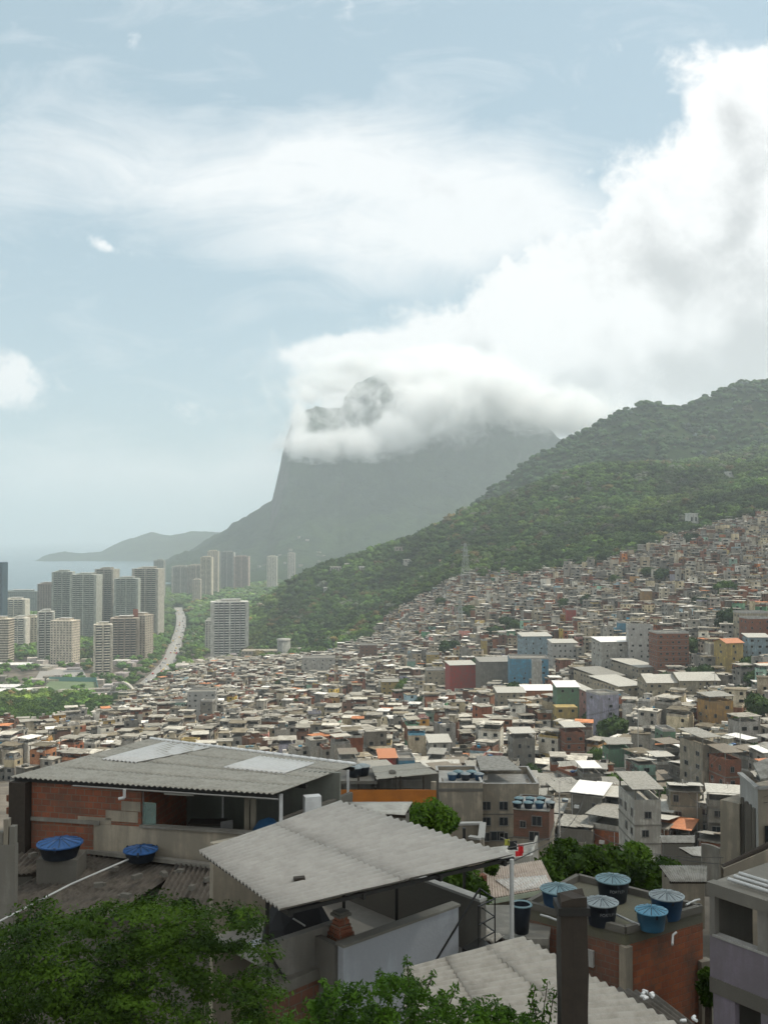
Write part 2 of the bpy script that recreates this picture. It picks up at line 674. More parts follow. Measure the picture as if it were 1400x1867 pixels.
foliage('leaf_bright', (0.060, 0.13, 0.012), (0.11, 0.20, 0.02), 1.0, 0.35, 0.5, 0.3)
foliage('leaf_town', (0.022, 0.048, 0.012), (0.058, 0.105, 0.020), 0.5, 0.25, 0.6, 0.6)
foliage('leaf_forest', (0.020, 0.042, 0.014), (0.050, 0.085, 0.022), 0.05, 0.2, 0.7, 0.7)
attr_mat('house_paint')
attr_mat('leaf_attr', 0.75, False, 0.3)

m, b, bs = newmat('soil')
n = b.noise(pos(b), 0.08, 8, 0.65)
b.link(b.mix(b.ramp(n, 0.35, 0.65), (0.055, 0.045, 0.032, 1), (0.15, 0.125, 0.095, 1)), bs.inputs['Base Color'])
bs.inputs['Roughness'].default_value = 1
MATS['soil'] = m

m, b, bs = newmat('forest_floor')
n = b.noise(pos(b), 0.05, 9, 0.7)
b.link(b.mix(b.ramp(n, 0.35, 0.65), (0.010, 0.020, 0.008, 1), (0.026, 0.042, 0.014, 1)), bs.inputs['Base Color'])
bs.inputs['Roughness'].default_value = 1
bs.inputs['Specular IOR Level'].default_value = 0.02
MATS['forest_floor'] = m

m, b, bs = newmat('mountain')
p = pos(b)
n = b.noise(p, 0.012, 9, 0.7)
sp_ = b.new('ShaderNodeSeparateXYZ')
gn = b.new('ShaderNodeNewGeometry')
b.link(gn.outputs['True Normal'], sp_.inputs[0])
steep = b.ramp(b.math('ADD', sp_.outputs[2], b.math('MULTIPLY', b.math('SUBTRACT', n, 0.5), 0.5)), 0.30, 0.52)
rock = b.mix(b.ramp(b.noise(b.scalevec(p, (1, 1, 0.2)), 0.03, 8, 0.7), 0.35, 0.65), (0.035, 0.034, 0.032, 1), (0.12, 0.115, 0.105, 1))
veg = b.mix(b.ramp(n, 0.35, 0.65), (0.014, 0.030, 0.014, 1), (0.045, 0.075, 0.028, 1))
b.link(b.mix(steep, rock, veg), bs.inputs['Base Color'])
bs.inputs['Roughness'].default_value = 1
bs.inputs['Specular IOR Level'].default_value = 0.05
bump(b, bs, b.noise(p, 0.03, 9, 0.72), 1.0, 40)
MATS['mountain'] = m

m, b, bs = newmat('sea')
b.link(b.mix(b.ramp(b.noise(pos(b), 0.0015, 4, 0.6), 0.3, 0.7), (0.025, 0.065, 0.085, 1), (0.04, 0.095, 0.115, 1)), bs.inputs['Base Color'])
bs.inputs['Roughness'].default_value = 0.25
bump(b, bs, b.noise(pos(b), 0.15, 5, 0.6), 0.4, 1.0)
MATS['sea'] = m

m, b, bs = newmat('asphalt')
b.link(b.mix(b.noise(pos(b), 0.2, 6, 0.6), (0.20, 0.19, 0.17, 1), (0.30, 0.285, 0.26, 1)), bs.inputs['Base Color'])
bs.inputs['Roughness'].default_value = 0.9
MATS['asphalt'] = m
plain('kerb', (0.32, 0.30, 0.27), 0.9)
plain('field_green', (0.11, 0.15, 0.07), 0.95, 0, 0.4, 0.05)
plain('net_teal', (0.13, 0.26, 0.24), 0.9)
# ---------------------------------------------------------------- the land
DS = np.array([25, 60, 120, 200, 300, 450, 600, 750, 900, 1000, 1200, 1400, 1600, 1900, 2300, 2900, 3600], float)
PX = np.array([-2200, -300, 0, 200, 300, 400, 560, 700, 850, 1100, 1400, 1700, 2600], float)
_py = {
    -300: [1600, 1585, 1512, 1430, 1385, 1332, 1302, 1277, 1262],
    0: [1600, 1585, 1512, 1430, 1385, 1332, 1302, 1277, 1262],
    200: [1600, 1585, 1512, 1430, 1380, 1328, 1298, 1272, 1258],
    300: [1600, 1585, 1508, 1430, 1370, 1318, 1285, 1258, 1240],
    400: [1600, 1585, 1505, 1428, 1365, 1310, 1270, 1240, 1222],
    560: [1605, 1590, 1505, 1432, 1355, 1300, 1262, 1228, 1208],
    700: [1610, 1595, 1510, 1430, 1345, 1288, 1240, 1198, 1165],
    850: [1620, 1600, 1515, 1430, 1330, 1262, 1192, 1115, 1062],
    1100: [1625, 1605, 1520, 1430, 1300, 1205, 1115, 1033, 1000],
    1400: [1630, 1605, 1500, 1375, 1215, 1105, 1022, 955, 920],
    1700: [1630, 1600, 1470, 1330, 1175, 1060, 980, 910, 880]}
_far = {
    -300: [4, 4, 4, 4, 4, -3, -12], 0: [4, 4, 4, 4, 4, -3, -12], 200: [4, 4, 4, 4, 4, -3, -12],
    300: [6, 4, 4, 4, 4, 4, -4], 400: [10, 5, 5, 5, 6, 12, 22],
    560: [25, 60, 82, 60, 30, 20, 60],
    700: [74, 98, 138, 130, 80, 50, 90], 850: [143, 175, 200, 190, 150, 100, 100],
    1100: [186, 229, 264, 260, 230, 200, 200], 1400: [229, 264, 299, 310, 300, 280, 280], 1700: [250, 290, 330, 350, 340, 330, 330]}
_cols = []
for px in PX:
    k = int(min(max(px, -300), 1700))
    z = [145.0] + [CAMZ + (980 - _py[k][i]) * DS[i + 1] / F for i in range(9)] + _far[k]
    _cols.append(z)
ZT = np.array(_cols, float)
LD = np.log(DS)


def _smooth(t):
    return t


def terr(x, y):
    """ground height, vectorised"""
    x = np.atleast_1d(np.asarray(x, float))
    y = np.maximum(np.atleast_1d(np.asarray(y, float)), 1.0)
    px = 700 + F * x / np.maximum(y, 25)
    ld = np.log(np.clip(y, 25, 3600))
    i = np.clip(np.searchsorted(PX, px) - 1, 0, len(PX) - 2)
    j = np.clip(np.searchsorted(LD, ld) - 1, 0, len(LD) - 2)
    a = np.clip((px - PX[i]) / (PX[i + 1] - PX[i]), 0, 1)
    t = np.clip((ld - LD[j]) / (LD[j + 1] - LD[j]), 0, 1)
    z = (ZT[i, j] * (1 - a) + ZT[i + 1, j] * a) * (1 - t) + (ZT[i, j + 1] * (1 - a) + ZT[i + 1, j + 1] * a) * t
    und = 4.0 * np.sin(x * 0.021 + 1.3) * np.cos(y * 0.017) + 2.0 * np.sin(x * 0.053 + y * 0.041)
    kk = np.clip((z - 12) / 30, 0, 1) * np.clip((y - 150) / 300, 0, 1)
    big = 20 * np.sin(x * 0.0087 + y * 0.006) * np.cos(y * 0.0075 - x * 0.004) * np.clip((y - 1050) / 400, 0, 1) * np.clip((z - 40) / 60, 0, 1)
    return z + und * kk * 0.6 + big


def T1(x, y):
    return float(terr(x, y)[0])


def ground_hit(px, py, up=0.0, dmin=60, dmax=3500):
    """where the ray through a pixel (lowered by `up` metres) meets the ground"""
    Ds = np.exp(np.linspace(math.log(dmin), math.log(dmax), 900))
    rx, ry, rz = ray(px, py)
    xs = rx / ry * Ds
    zr = CAMZ + rz / ry * Ds
    g = terr(xs, Ds) + up
    k = np.argmax(g >= zr)
    if g[k] < zr[k]:
        return None
    return float(xs[k]), float(Ds[k])


# region in the town: a ground point belongs to a region by its bearing and depth
def in_poly(px, py, poly):
    px = np.asarray(px)
    py = np.asarray(py)
    r = np.zeros(px.shape, bool)
    n = len(poly)
    for i in range(n):
        x1, y1 = poly[i]
        x2, y2 = poly[(i + 1) % n]
        c = ((y1 > py) != (y2 > py)) & (px < (x2 - x1) * (py - y1) / (y2 - y1 + 1e-9) + x1)
        r ^= c
    return r


TOWN = [(-700, 1700), (-700, 1352), (0, 1350), (120, 1340), (195, 1322), (235, 1290), (285, 1262), (330, 1234), (385, 1212), (480, 1210), (555, 1206),
        (600, 1196), (660, 1178), (690, 1150), (740, 1112), (800, 1080), (850, 1053), (900, 1050), (940, 1060), (1000, 1048), (1080, 1042), (1130, 1030), (1180, 1015),
        (1215, 990), (1270, 975), (1330, 958), (1400, 945), (1560, 900), (2300, 820), (2300, 1700)]
FOREST = [(440, 1205), (470, 1120), (470, 1060), (560, 900), (2400, 500), (2400, 830), (1560, 900)] + TOWN[27:8:-1]

# ground sheet (a fan that widens with distance)
us = np.concatenate([np.linspace(-2.2, -0.55, 14), np.linspace(-0.53, 0.60, 150), np.linspace(0.62, 2.2, 14)])
ys = np.exp(np.linspace(math.log(6), math.log(3600), 190))
U, Y = np.meshgrid(us, ys)
X = U * np.maximum(Y, 25)
Z = terr(X.ravel(), Y.ravel()).reshape(X.shape)


def grid_mesh(name, X, Y, Z, mats, smooth=True):
    V = np.stack([X.ravel(), Y.ravel(), Z.ravel()], 1)
    r, c = X.shape
    i = (np.arange(r - 1)[:, None] * c + np.arange(c - 1)[None, :]).ravel()
    Q = np.stack([i, i + 1, i + 1 + c, i + c], 1)
    return np_mesh(name, V, Q, mats, smooth=smooth)


me = grid_mesh('ground', X, Y, Z, [MATS['soil'], MATS['forest_floor']])
cx = (X[:-1, :-1] + X[1:, 1:]) / 2
cyy = (Y[:-1, :-1] + Y[1:, 1:]) / 2
cz = (Z[:-1, :-1] + Z[1:, 1:]) / 2
gpx, gpy = to_px(cx, cyy, cz)
mi = np.where(in_poly(gpx, gpy, TOWN) | (cyy < 640) | ((cz < 12) & (cyy < 1500) & (gpx < 450)), 0, 1).astype(np.int32).ravel()
me.polygons.foreach_set('material_index', mi)
tag(link_mesh('ground', me), kind='structure')
# ground behind and beside the camera: the near hillside
bk = MB()
bk.slab([(-400, -300, 150), (400, -300, 150), (400, 8, 150), (-400, 8, 150)][::1], 3)
tag(bk.build('terrain', MATS['soil'], None, (0, 0, -8)), kind='structure')

# sea
me = MB()
me.add([(-60000, 2350, 0), (60000, 2350, 0), (60000, 90000, 0), (-60000, 90000, 0)], [(0, 1, 2, 3)])
tag(me.build('sea', MATS['sea']), kind='structure')


def fbm(x, y, s, o=5, seed=0.0):
    r = np.zeros(x.shape)
    a = 1.0
    f = s
    for k in range(o):
        c, s_ = math.cos(k * 1.7 + seed), math.sin(k * 1.7 + seed)
        xx = (x * c - y * s_) * f
        yy_ = (x * s_ + y * c) * f
        r += a * (np.sin(xx + 1.7 * np.sin(yy_ * 0.9 + k)) * np.cos(yy_ + 1.3 * np.sin(xx * 1.1 + seed)))
        a *= 0.5
        f *= 2.1
    return r


def ridge_sheet(name, sil, Dcrest, prof, mats, nx, nd, namp, nscale, zmin=-6, jag=0.0):
    """a hill whose skyline is `sil` (bearing, elevation as pixels) at distance Dcrest; prof = [(D, fraction of crest height)]"""
    sp = np.array(sil, float)
    pxs = np.linspace(sp[0, 0], sp[-1, 0], nx)
    zc = CAMZ + (980 - np.interp(pxs, sp[:, 0], sp[:, 1])) / F * Dcrest
    pr = np.array(prof, float)
    Dv = np.linspace(pr[0, 0], pr[-1, 0], nd)
    fr = np.interp(Dv, pr[:, 0], pr[:, 1])
    fr = np.convolve(np.pad(fr, 2, mode='edge'), np.ones(5) / 5, 'valid')
    fr = fr / fr.max()
    U, Y = np.meshgrid((pxs - 700) / F, Dv)
    X = U * Dcrest * (0.35 + 0.65 * Y / Dcrest)      # sides close in less than the view does
    Z = zc[None, :] * fr[:, None]
    nz = fbm(X, Y, nscale)
    Z = Z + nz * namp * np.clip(fr[:, None] * (1.2 - fr[:, None]) * 3, 0, 1)
    if jag:
        Z += jag * fbm(X, Y, nscale * 9, 4, 2.0) * np.clip(fr[:, None] * 2, 0, 1)
    Z = np.maximum(Z, zmin)
    o = link_mesh(name, grid_mesh(name, X, Y, Z, mats))
    return tag(o, kind='structure'), (X, Y, Z)


SIL_M = [(270, 1040), (330, 1012), (400, 975), (425, 955), (460, 936), (495, 917), (499, 900), (504, 880), (512, 845), (518, 810), (530, 780), (548, 757), (575, 737), (600, 745),
         (622, 742), (628, 724), (650, 697), (690, 682), (720, 690), (780, 712), (860, 728), (940, 745), (985, 768), (1022, 798), (1060, 830), (1150, 870), (1300, 920), (1500, 960)]
_, MOUNT = ridge_sheet('mountain', SIL_M, 4650, [(3000, 0.0), (3400, 0.05), (3800, 0.14), (4150, 0.30), (4400, 0.58), (4560, 0.86), (4650, 1.0), (4900, 0.97), (5400, 0.7), (6200, 0.2)],
            [MATS['mountain']], 420, 170, 34, 0.0060, -6, 4.0)
ridge_sheet('headland', [(70, 1026), (78, 1022), (88, 1011), (120, 1006), (150, 1010), (185, 1006), (205, 996), (235, 983), (275, 969), (310, 975), (350, 968), (400, 971), (470, 960), (560, 950)],
            7300, [(6750, -0.05), (6800, 0.12), (7000, 0.6), (7300, 1.0), (7700, 0.5), (8000, -0.1)], [MATS['mountain']], 160, 50, 12, 0.006, -6, 2.0)
ridge_sheet('headland_hill', [(285, 1045), (300, 1030), (318, 1012), (345, 1008), (380, 1006), (430, 1000), (500, 1000), (580, 1010)],
            5300, [(4950, -0.05), (5000, 0.15), (5150, 0.7), (5300, 1.0), (5500, 0.4), (5700, -0.1)], [MATS['mountain']], 90, 40, 6, 0.01, -6, 2.0)
SIL_H = [(700, 1060), (780, 990), (830, 948), (900, 893), (960, 852), (1030, 812), (1100, 772), (1150, 745), (1180, 735), (1215, 733), (1245, 740), (1290, 722), (1340, 706), (1400, 690), (1500, 660),
         (1700, 610), (2000, 560), (2400, 540)]
_, HILL = ridge_sheet('hill', SIL_H, 2100, [(1450, 0.30), (1600, 0.42), (1850, 0.72), (2000, 0.90), (2100, 1.0), (2300, 0.9), (2700, 0.5)], [MATS['forest_floor']], 220, 90, 16, 0.007, 0, 0)

# cloud wrapped round the mountain top: a real volume
m = bpy.data.materials.new('mountain_cloud')
m.use_nodes = True
nt = m.node_tree
for n in list(nt.nodes):
    nt.nodes.remove(n)
b = NB(nt)
CX0, CX1, CY0, CY1, CZ0, CZ1 = -620, 1350, 3700, 5300, 480, 1060
p = b.new('ShaderNodeTexCoord').outputs['Object']
nw = b.new('ShaderNodeTexNoise')
b.link(p, nw.inputs['Vector'])
nw.inputs['Scale'].default_value = 0.006
nw.inputs['Detail'].default_value = 4
pw = b.vmath('ADD', p, b.vmath('SCALE', b.vmath('SUBTRACT', nw.outputs['Color'], (0.5, 0.5, 0.5)), 130.0))


def puff(px, py, D, rx, ry, rz, ang=0.0, amp=1.0):
    q = P(px, py, D)
    n = b.new('ShaderNodeMapping', vector_type='TEXTURE')
    b.link(pw, n.inputs['Vector'])
    n.inputs['Location'].default_value = q
    n.inputs['Rotation'].default_value = (0, R(ang), 0)
    n.inputs['Scale'].default_value = (rx, ry, rz)
    d = b.vmath('LENGTH', n.outputs[0], out=1)
    return b.math('MULTIPLY', b.math('SUBTRACT', 1.0, d), amp)


PUFFS = [(715, 672, 4480, 140, 180, 60), (640, 730, 4420, 260, 180, 150, 0, .22), (552, 808, 4450, 75, 220, 85), (575, 812, 4330, 170, 190, 80), (650, 810, 4300, 190, 190, 75), (725, 790, 4320, 170, 200, 110), (545, 765, 4500, 45, 180, 80),
         (800, 745, 4400, 260, 300, 170), (880, 715, 4500, 330, 320, 150), (965, 745, 4550, 230, 300, 130), (820, 690, 4700, 340, 360, 150), (560, 722, 4650, 60, 180, 40), (600, 700, 4800, 180, 200, 70),
         (760, 640, 4850, 330, 320, 120), (620, 690, 5050, 230, 250, 80), (640, 668, 4900, 260, 240, 70), (1040, 755, 4700, 240, 300, 130), (760, 700, 4600, 160, 250, 120)]
t = None
for a in PUFFS:
    v = puff(*a)
    t = v if t is None else b.math('MAXIMUM', t, v)
nz = b.noise(p, 0.012, 10, 0.70, 0.6)
d = b.math('ADD', t, b.math('MULTIPLY', b.math('SUBTRACT', nz, 0.5), 2.6))
d = b.ramp(d, -0.05, 0.8, 0.0, 1.0, smooth=False)
d = b.math('MULTIPLY', b.math('MULTIPLY', d, d), 0.05)
pv = b.new('ShaderNodeVolumePrincipled')
pv.inputs['Color'].default_value = (1, 1, 1, 1)
pv.inputs['Anisotropy'].default_value = 0.0
b.link(d, pv.inputs['Density'])
ot = b.new('ShaderNodeOutputMaterial')
b.link(pv.outputs[0], ot.inputs['Volume'])
m.cycles.volume_step_rate = 0.8
cb = MB()
cb.box((CX0 + CX1) / 2, (CY0 + CY1) / 2, CZ0, CX1 - CX0, CY1 - CY0, CZ1 - CZ0)
CLOUD = cb.build('cloud', m)
tag(CLOUD, kind='stuff')

# unseen cloud up and to the right, added to shade the near houses
m = bpy.data.materials.new('shade_cloud')
m.use_nodes = True
nt = m.node_tree
for n in list(nt.nodes):
    nt.nodes.remove(n)
b = NB(nt)
pv = b.new('ShaderNodeVolumePrincipled')
pv.inputs['Color'].default_value = (1, 1, 1, 1)
pv.inputs['Density'].default_value = 0.013
ot = b.new('ShaderNodeOutputMaterial')
b.link(pv.outputs[0], ot.inputs['Volume'])
import bmesh
bm = bmesh.new()
bmesh.ops.create_icosphere(bm, subdivisions=5, radius=1.0)
for v in bm.verts:
    k = 1 + 0.22 * mn.noise(v.co * 2.1) + 0.10 * mn.noise(v.co * 5.3) + 0.05 * mn.noise(v.co * 11)
    v.co = Vector((v.co.x * 150 * k, v.co.y * 125 * k, v.co.z * 62 * k))
me = bpy.data.meshes.new('cloud')
bm.to_mesh(me)
bm.free()
me.materials.append(m)
tag(link_mesh('cloud', me, None, Vector((0, 35, 150)) + sv * 850), kind='stuff')
# ---------------------------------------------------------------- trees
def ico(sub=1):
    import bmesh
    bm = bmesh.new()
    bmesh.ops.create_icosphere(bm, subdivisions=sub, radius=1.0)
    V = np.array([v.co[:] for v in bm.verts])
    Fs = np.array([[v.index for v in f.verts] for f in bm.faces])
    bm.free()
    return V, Fs


ICO1, ICO1F = ico(1)
ICO2, ICO2F = ico(2)


def leafquads(C, N, size, r, flat=0.35):
    """a quad (leaf or leaf clump) at every point C, roughly facing N"""
    n = len(C)
    N = N / np.maximum(np.linalg.norm(N, axis=1, keepdims=True), 1e-6)
    N = N + r.normal(0, flat, (n, 3))
    N /= np.linalg.norm(N, axis=1, keepdims=True)
    A = r.normal(0, 1, (n, 3))
    T = np.cross(N, A)
    T /= np.maximum(np.linalg.norm(T, axis=1, keepdims=True), 1e-6)
    B = np.cross(N, T)
    s = size * r.uniform(0.6, 1.4, (n, 1))
    l = s * r.uniform(0.8, 1.3, (n, 1))
    V = np.stack([C - T * s, C - B * l * 0.7 + N * s * 0.15, C + T * s, C + B * l * 0.7 + N * s * 0.15], 1).reshape(-1, 3)
    Q = np.arange(4 * n).reshape(n, 4)
    return V, Q


def crown_arrays(seed, nl=9, lobe_sub=1, nleaf=60, rx=1.0, rz=0.8, lobe_r=(0.34, 0.52), leaf=0.10, inner=True):
    """unit crown: overlapping leafy lobes. returns V,Q (quads; lobe triangles doubled as quads)"""
    r = np.random.default_rng(seed)
    Vs, Qs, n0 = [], [], 0
    BV, BF = (ICO1, ICO1F) if lobe_sub == 1 else (ICO2, ICO2F)
    for i in range(nl):
        a = r.uniform(0, 2 * math.pi)
        rad = math.sqrt(r.uniform(0, 1)) * 0.62
        c = np.array([math.cos(a) * rad * rx, math.sin(a) * rad * rx, (r.uniform(-0.15, 0.55) - 0.45 * rad) * rz])
        lr = r.uniform(*lobe_r)
        sc = np.array([lr, lr, lr * r.uniform(0.6, 0.85)])
        if inner:
            v = BV * (1 + r.normal(0, 0.10, (len(BV), 1))) * sc * 0.90 + c
            q = np.concatenate([BF, BF[:, 2:3]], 1)
            Vs.append(v)
            Qs.append(q + n0)
            n0 += len(v)
        if nleaf:
            d = r.normal(0, 1, (nleaf, 3))
            d[:, 2] = np.abs(d[:, 2]) * 1.0 - 0.35
            d /= np.linalg.norm(d, axis=1, keepdims=True)
            C = c + d * sc * r.uniform(0.86, 1.12, (nleaf, 1))
            v, q = leafquads(C, d, leaf, r, 0.55)
            Vs.append(v)
            Qs.append(q + n0)
            n0 += len(v)
    return np.concatenate(Vs), np.concatenate(Qs)


def quads_to_mesh(name, V, Q, mats, col=None):
    tri = Q[:, 2] == Q[:, 3]
    # split degenerate quads into real triangles
    me = bpy.data.meshes.new(name)
    T = Q[tri][:, :3]
    K = Q[~tri]
    me.vertices.add(len(V))
    me.vertices.foreach_set('co', V.astype(np.float32).ravel())
    loops = np.concatenate([T.ravel(), K.ravel()]).astype(np.int32)
    me.loops.add(len(loops))
    me.loops.foreach_set('vertex_index', loops)
    me.polygons.add(len(T) + len(K))
    ls = np.concatenate([np.arange(len(T)) * 3, len(T) * 3 + np.arange(len(K)) * 4]).astype(np.int32)
    me.polygons.foreach_set('loop_start', ls)
    for mm in (mats if isinstance(mats, (list, tuple)) else [mats]):
        me.materials.append(mm)
    if col is not None:
        ca = me.color_attributes.new('col', 'FLOAT_COLOR', 'POINT')
        c = np.ones((len(V), 4), np.float32)
        c[:, :3] = col
        ca.data.foreach_set('color', c.ravel())
    me.update(calc_edges=True)
    return me


def scatter_crowns(name, pts, protos, mat, seed=1, sq=(0.75, 1.15)):
    """many crowns as one mesh. pts: x,y,z(centre),radius ; colour per tree"""
    r = np.random.default_rng(seed)
    Vs, Qs, Cs, n0 = [], [], [], 0
    for k, (x, y, z, rad, cr, cg, cb_) in enumerate(pts):
        V, Q = protos[int(r.integers(len(protos)))]
        a = r.uniform(0, 6.28)
        ca, sa = math.cos(a), math.sin(a)
        q = r.uniform(*sq)
        X = V[:, 0] * ca - V[:, 1] * sa
        Yy = V[:, 0] * sa + V[:, 1] * ca
        Vs.append(np.stack([X * rad + x, Yy * rad + y, V[:, 2] * rad * q + z], 1).astype(np.float32))
        Qs.append(Q + n0)
        Cs.append(np.tile(np.array([cr, cg, cb_], np.float32), (len(V), 1)))
        n0 += len(V)
    me = quads_to_mesh(name, np.concatenate(Vs), np.concatenate(Qs), mat, np.concatenate(Cs))
    return link_mesh(name, me)


def treecol(r, bright=1.0):
    t = r.uniform(0, 1)
    base = np.array([0.030, 0.066, 0.018]) * (1 - t) + np.array([0.070, 0.125, 0.022]) * t
    if r.uniform() < 0.035:
        base = np.array([0.12, 0.14, 0.10])        # grey-white flowering crown
    elif r.uniform() < 0.05:
        base = np.array([0.10, 0.085, 0.03])
    return base * bright * r.uniform(0.55, 1.35)


LOD_A = [crown_arrays(100 + i, 9, 1, 26, leaf=0.10) for i in range(5)]
LOD_B = [crown_arrays(200 + i, 6, 1, 10, leaf=0.14, lobe_r=(0.38, 0.6)) for i in range(4)]
LOD_C = [crown_arrays(300 + i, 4, 1, 0, lobe_r=(0.45, 0.7)) for i in range(4)]

# road line through the valley (bearing, row) on the flat
ROAD = [(232, 1275), (262, 1252), (290, 1228), (312, 1200), (322, 1172), (330, 1146), (331, 1126), (325, 1108)]
ROADW = [P(px, py, 1).x / 1 for px, py in ROAD]
ROADP = []
for px, py in ROAD:
    h = ground_hit(px, py, 0.5)
    ROADP.append(h)
def _dist_road(x, y):
    d = np.full(np.shape(x), 1e9)
    for (a, bb) in zip(ROADP[:-1], ROADP[1:]):
        ax, ay = a
        bx, by = bb
        L = (bx - ax) ** 2 + (by - ay) ** 2
        t = np.clip(((x - ax) * (bx - ax) + (y - ay) * (by - ay)) / L, 0, 1)
        d = np.minimum(d, np.hypot(x - ax - t * (bx - ax), y - ay - t * (by - ay)))
    return d


# clear places: list of (x, y, radius) that trees and houses keep away from
CLEAR = []


def blocked(x, y, pad=0.0):
    for cx_, cy_, r_ in CLEAR:
        if (x - cx_) ** 2 + (y - cy_) ** 2 < (r_ + pad) ** 2:
            return True
    return False
# ---------------------------------------------------------------- apartment towers of the valley
ANCH = []                                 # (phrase, px, py): landmarks that labels may name


def lum(c, k):
    return tuple(v * k for v in c)


TM = MATS['house_paint']
plain('tower_glass', (0.05, 0.07, 0.085), 0.2, 0, 0.3, 0.5)


def tower(label, x0, x1, ytop, D, col_, kind='bands', depth=None, rz=0.0, crown=True, ybase=None, fh=3.0):
    col = (col_[0] * 1.22, col_[1] * 1.22, col_[2] * 1.20)
    xc = (x0 + x1) / 2
    wd = (x1 - x0) / F * D
    dp = depth or max(14, wd * 0.7)
    # apparent width includes the side seen at an angle
    if rz:
        wd = (wd - .45 * abs(math.sin(rz)) * dp) / math.cos(rz)
        wd = max(wd, 6)
    top = CAMZ + (980 - ytop) / F * D
    x = (xc - 700) / F * D
    y = D + dp / 2
    zb = T1(x, y)
    if ybase:
        zb = min(zb, CAMZ + (980 - ybase) / F * D)
    zb -= 1
    H = top - zb - (3.0 if crown else 0)
    nf = max(3, int(H / fh))
    fh = H / nf
    CLEAR.append((x, y, max(wd, dp) * 0.75))
    root = empty('apartment_tower', (x, y, zb), rz, label, 'apartment tower')
    body = MB()
    body.box(0, 0, 0, wd, dp, H, 0, 0, col)
    if kind in ('green', 'bands'):
        for sx in (-1, 1):
            body.box(sx * wd * 0.5, 0, 0, wd * 0.09, dp + 1.2, H + 0.6, 0, 0, lum(col, 1.1))
        body.box(0, 0, 0, wd * 0.05, dp + 1.4, H + 0.4, 0, 0, lum(col, 1.15))
    body.build('wall', TM, root, color=True)
    # one storey (windows and balconies), repeated
    s = MB()
    rr = random.Random(label)
    glass = (0.035, 0.05, 0.06)
    if kind == 'plain':
        n = max(2, int(wd / 4.0))
        for i in range(n):
            xx = (i + .5) / n * wd - wd / 2
            for sy in (-1, 1):
                s.box(xx, sy * (dp / 2 + 0.02), fh * 0.35, wd / n * 0.42, 0.16, fh * 0.4, 0, 0, glass)
        n = max(2, int(dp / 4.5))
        for i in range(n):
            yy_ = (i + .5) / n * dp - dp / 2
            for sx in (-1, 1):
                s.box(sx * (wd / 2 + 0.02), yy_, fh * 0.35, 0.16, dp / n * 0.4, fh * 0.4, 0, 0, glass)
    elif kind == 'stripe':
        s.box(0, 0, fh * 0.38, wd + .2, dp + .2, fh * 0.42, 0, 0, (0.09, 0.075, 0.06))
    else:
        k = 0.55 if kind == 'green' else 0.5
        g = glass if kind != 'green' else (0.06, 0.09, 0.085)
        s.box(0, 0, fh * 0.42, wd * 0.86, dp + .24, fh * 0.48, 0, 0, g)
        s.box(0, 0, fh * 0.42, wd + .24, dp * 0.6, fh * 0.42, 0, 0, g)
        n = max(2, int(wd / 7))
        for i in range(n):
            xx = (i + .5) / n * wd * 0.92 - wd * 0.46
            s.box(xx, -dp / 2 - 0.8, 0.0, wd / n * 0.52, 1.6, fh * 0.36, 0, 0, lum(col, 1.35))
            s.box(xx + wd / n * 0.38, -dp / 2 - 0.15, 0.0, wd / n * 0.14, 0.5, fh, 0, 0, lum(col, 0.9))
        for sx in (-1, 1):
            s.box(sx * (wd / 2 + 0.6), 0, 0, 1.4, dp * 0.5, fh * 0.34, 0, 0, lum(col, 1.3))
    sm = s.mesh('storey', TM, True)
    for i in range(nf):
        link_mesh('storey', sm, root, (0, 0, i * fh))
    t = MB()
    if crown:
        t.box(0, 0, H, wd * 1.03, dp * 1.03, 0.8, 0, 0, lum(col, 1.15))
        t.box(wd * 0.05, 0, H + 0.8, wd * 0.5, dp * 0.5, 2.6, 0, 0, lum(col, 1.05))
        t.box(-wd * 0.3, dp * .1, H + 0.8, wd * 0.2, dp * 0.4, 1.6, 0, 0, lum(col, 1.25))
        t.box(wd * 0.05, 0, H + 3.4, wd * 0.56, dp * 0.56, 0.25, 0, 0, (.5, .5, .48))
    else:
        t.box(0, 0, H, wd, dp, 0.6, 0, 0, lum(col, 0.9))
    t.build('roof', TM, root, color=True)
    return root


GR = (0.31, 0.33, 0.31)
BG = (0.42, 0.38, 0.32)
tower('wide grey-green tower block with balconies, tallest of the cluster by the sea', 95, 130, 1040, 1560, GR, 'green', 26, 0.15)
tower('grey-green slab with stacked white balconies joined behind the sea cluster', 131, 178, 1045, 1530, (0.31, 0.325, 0.30), 'green', 24, -0.1)
tower('beige-grey tower with boxy roof beside the green balcony slab', 176, 210, 1035, 1575, (0.30, 0.29, 0.26), 'green', 24, -0.15)
tower('green-grey stepped tower with dark loggias between two balcony slabs', 209, 250, 1052, 1500, (0.29, 0.31, 0.29), 'green', 26, 0.1)
tower('pale balcony tower with layered white roof terraces by the tree-lined avenue', 244, 291, 1034, 1560, (0.33, 0.32, 0.29), 'green', 28, -0.12)
tower('brown-grey narrow tower behind the grey-green slab', 70, 98, 1062, 1700, (0.24, 0.21, 0.19), 'plain', 22)
tower('long low dark grey block in the haze by the shore', 4, 72, 1076, 2000, (0.22, 0.25, 0.25), 'plain', 26)
tower('white domed-top tower in front of the dark grey shore block', 8, 46, 1090, 1620, (0.50, 0.48, 0.43), 'bands', 22)
tower('dark blue glass tower cut by the picture edge', -40, 6, 1026, 1500, (0.05, 0.09, 0.12), 'plain', 22, 0, False)
tower('beige tower with brown horizontal stripes and pale corner', -30, 18, 1125, 1230, (0.46, 0.42, 0.35), 'stripe', 20)
tower('white low tower with vertical fins behind the valley trees', 22, 48, 1124, 1420, (0.48, 0.46, 0.42), 'bands', 18)
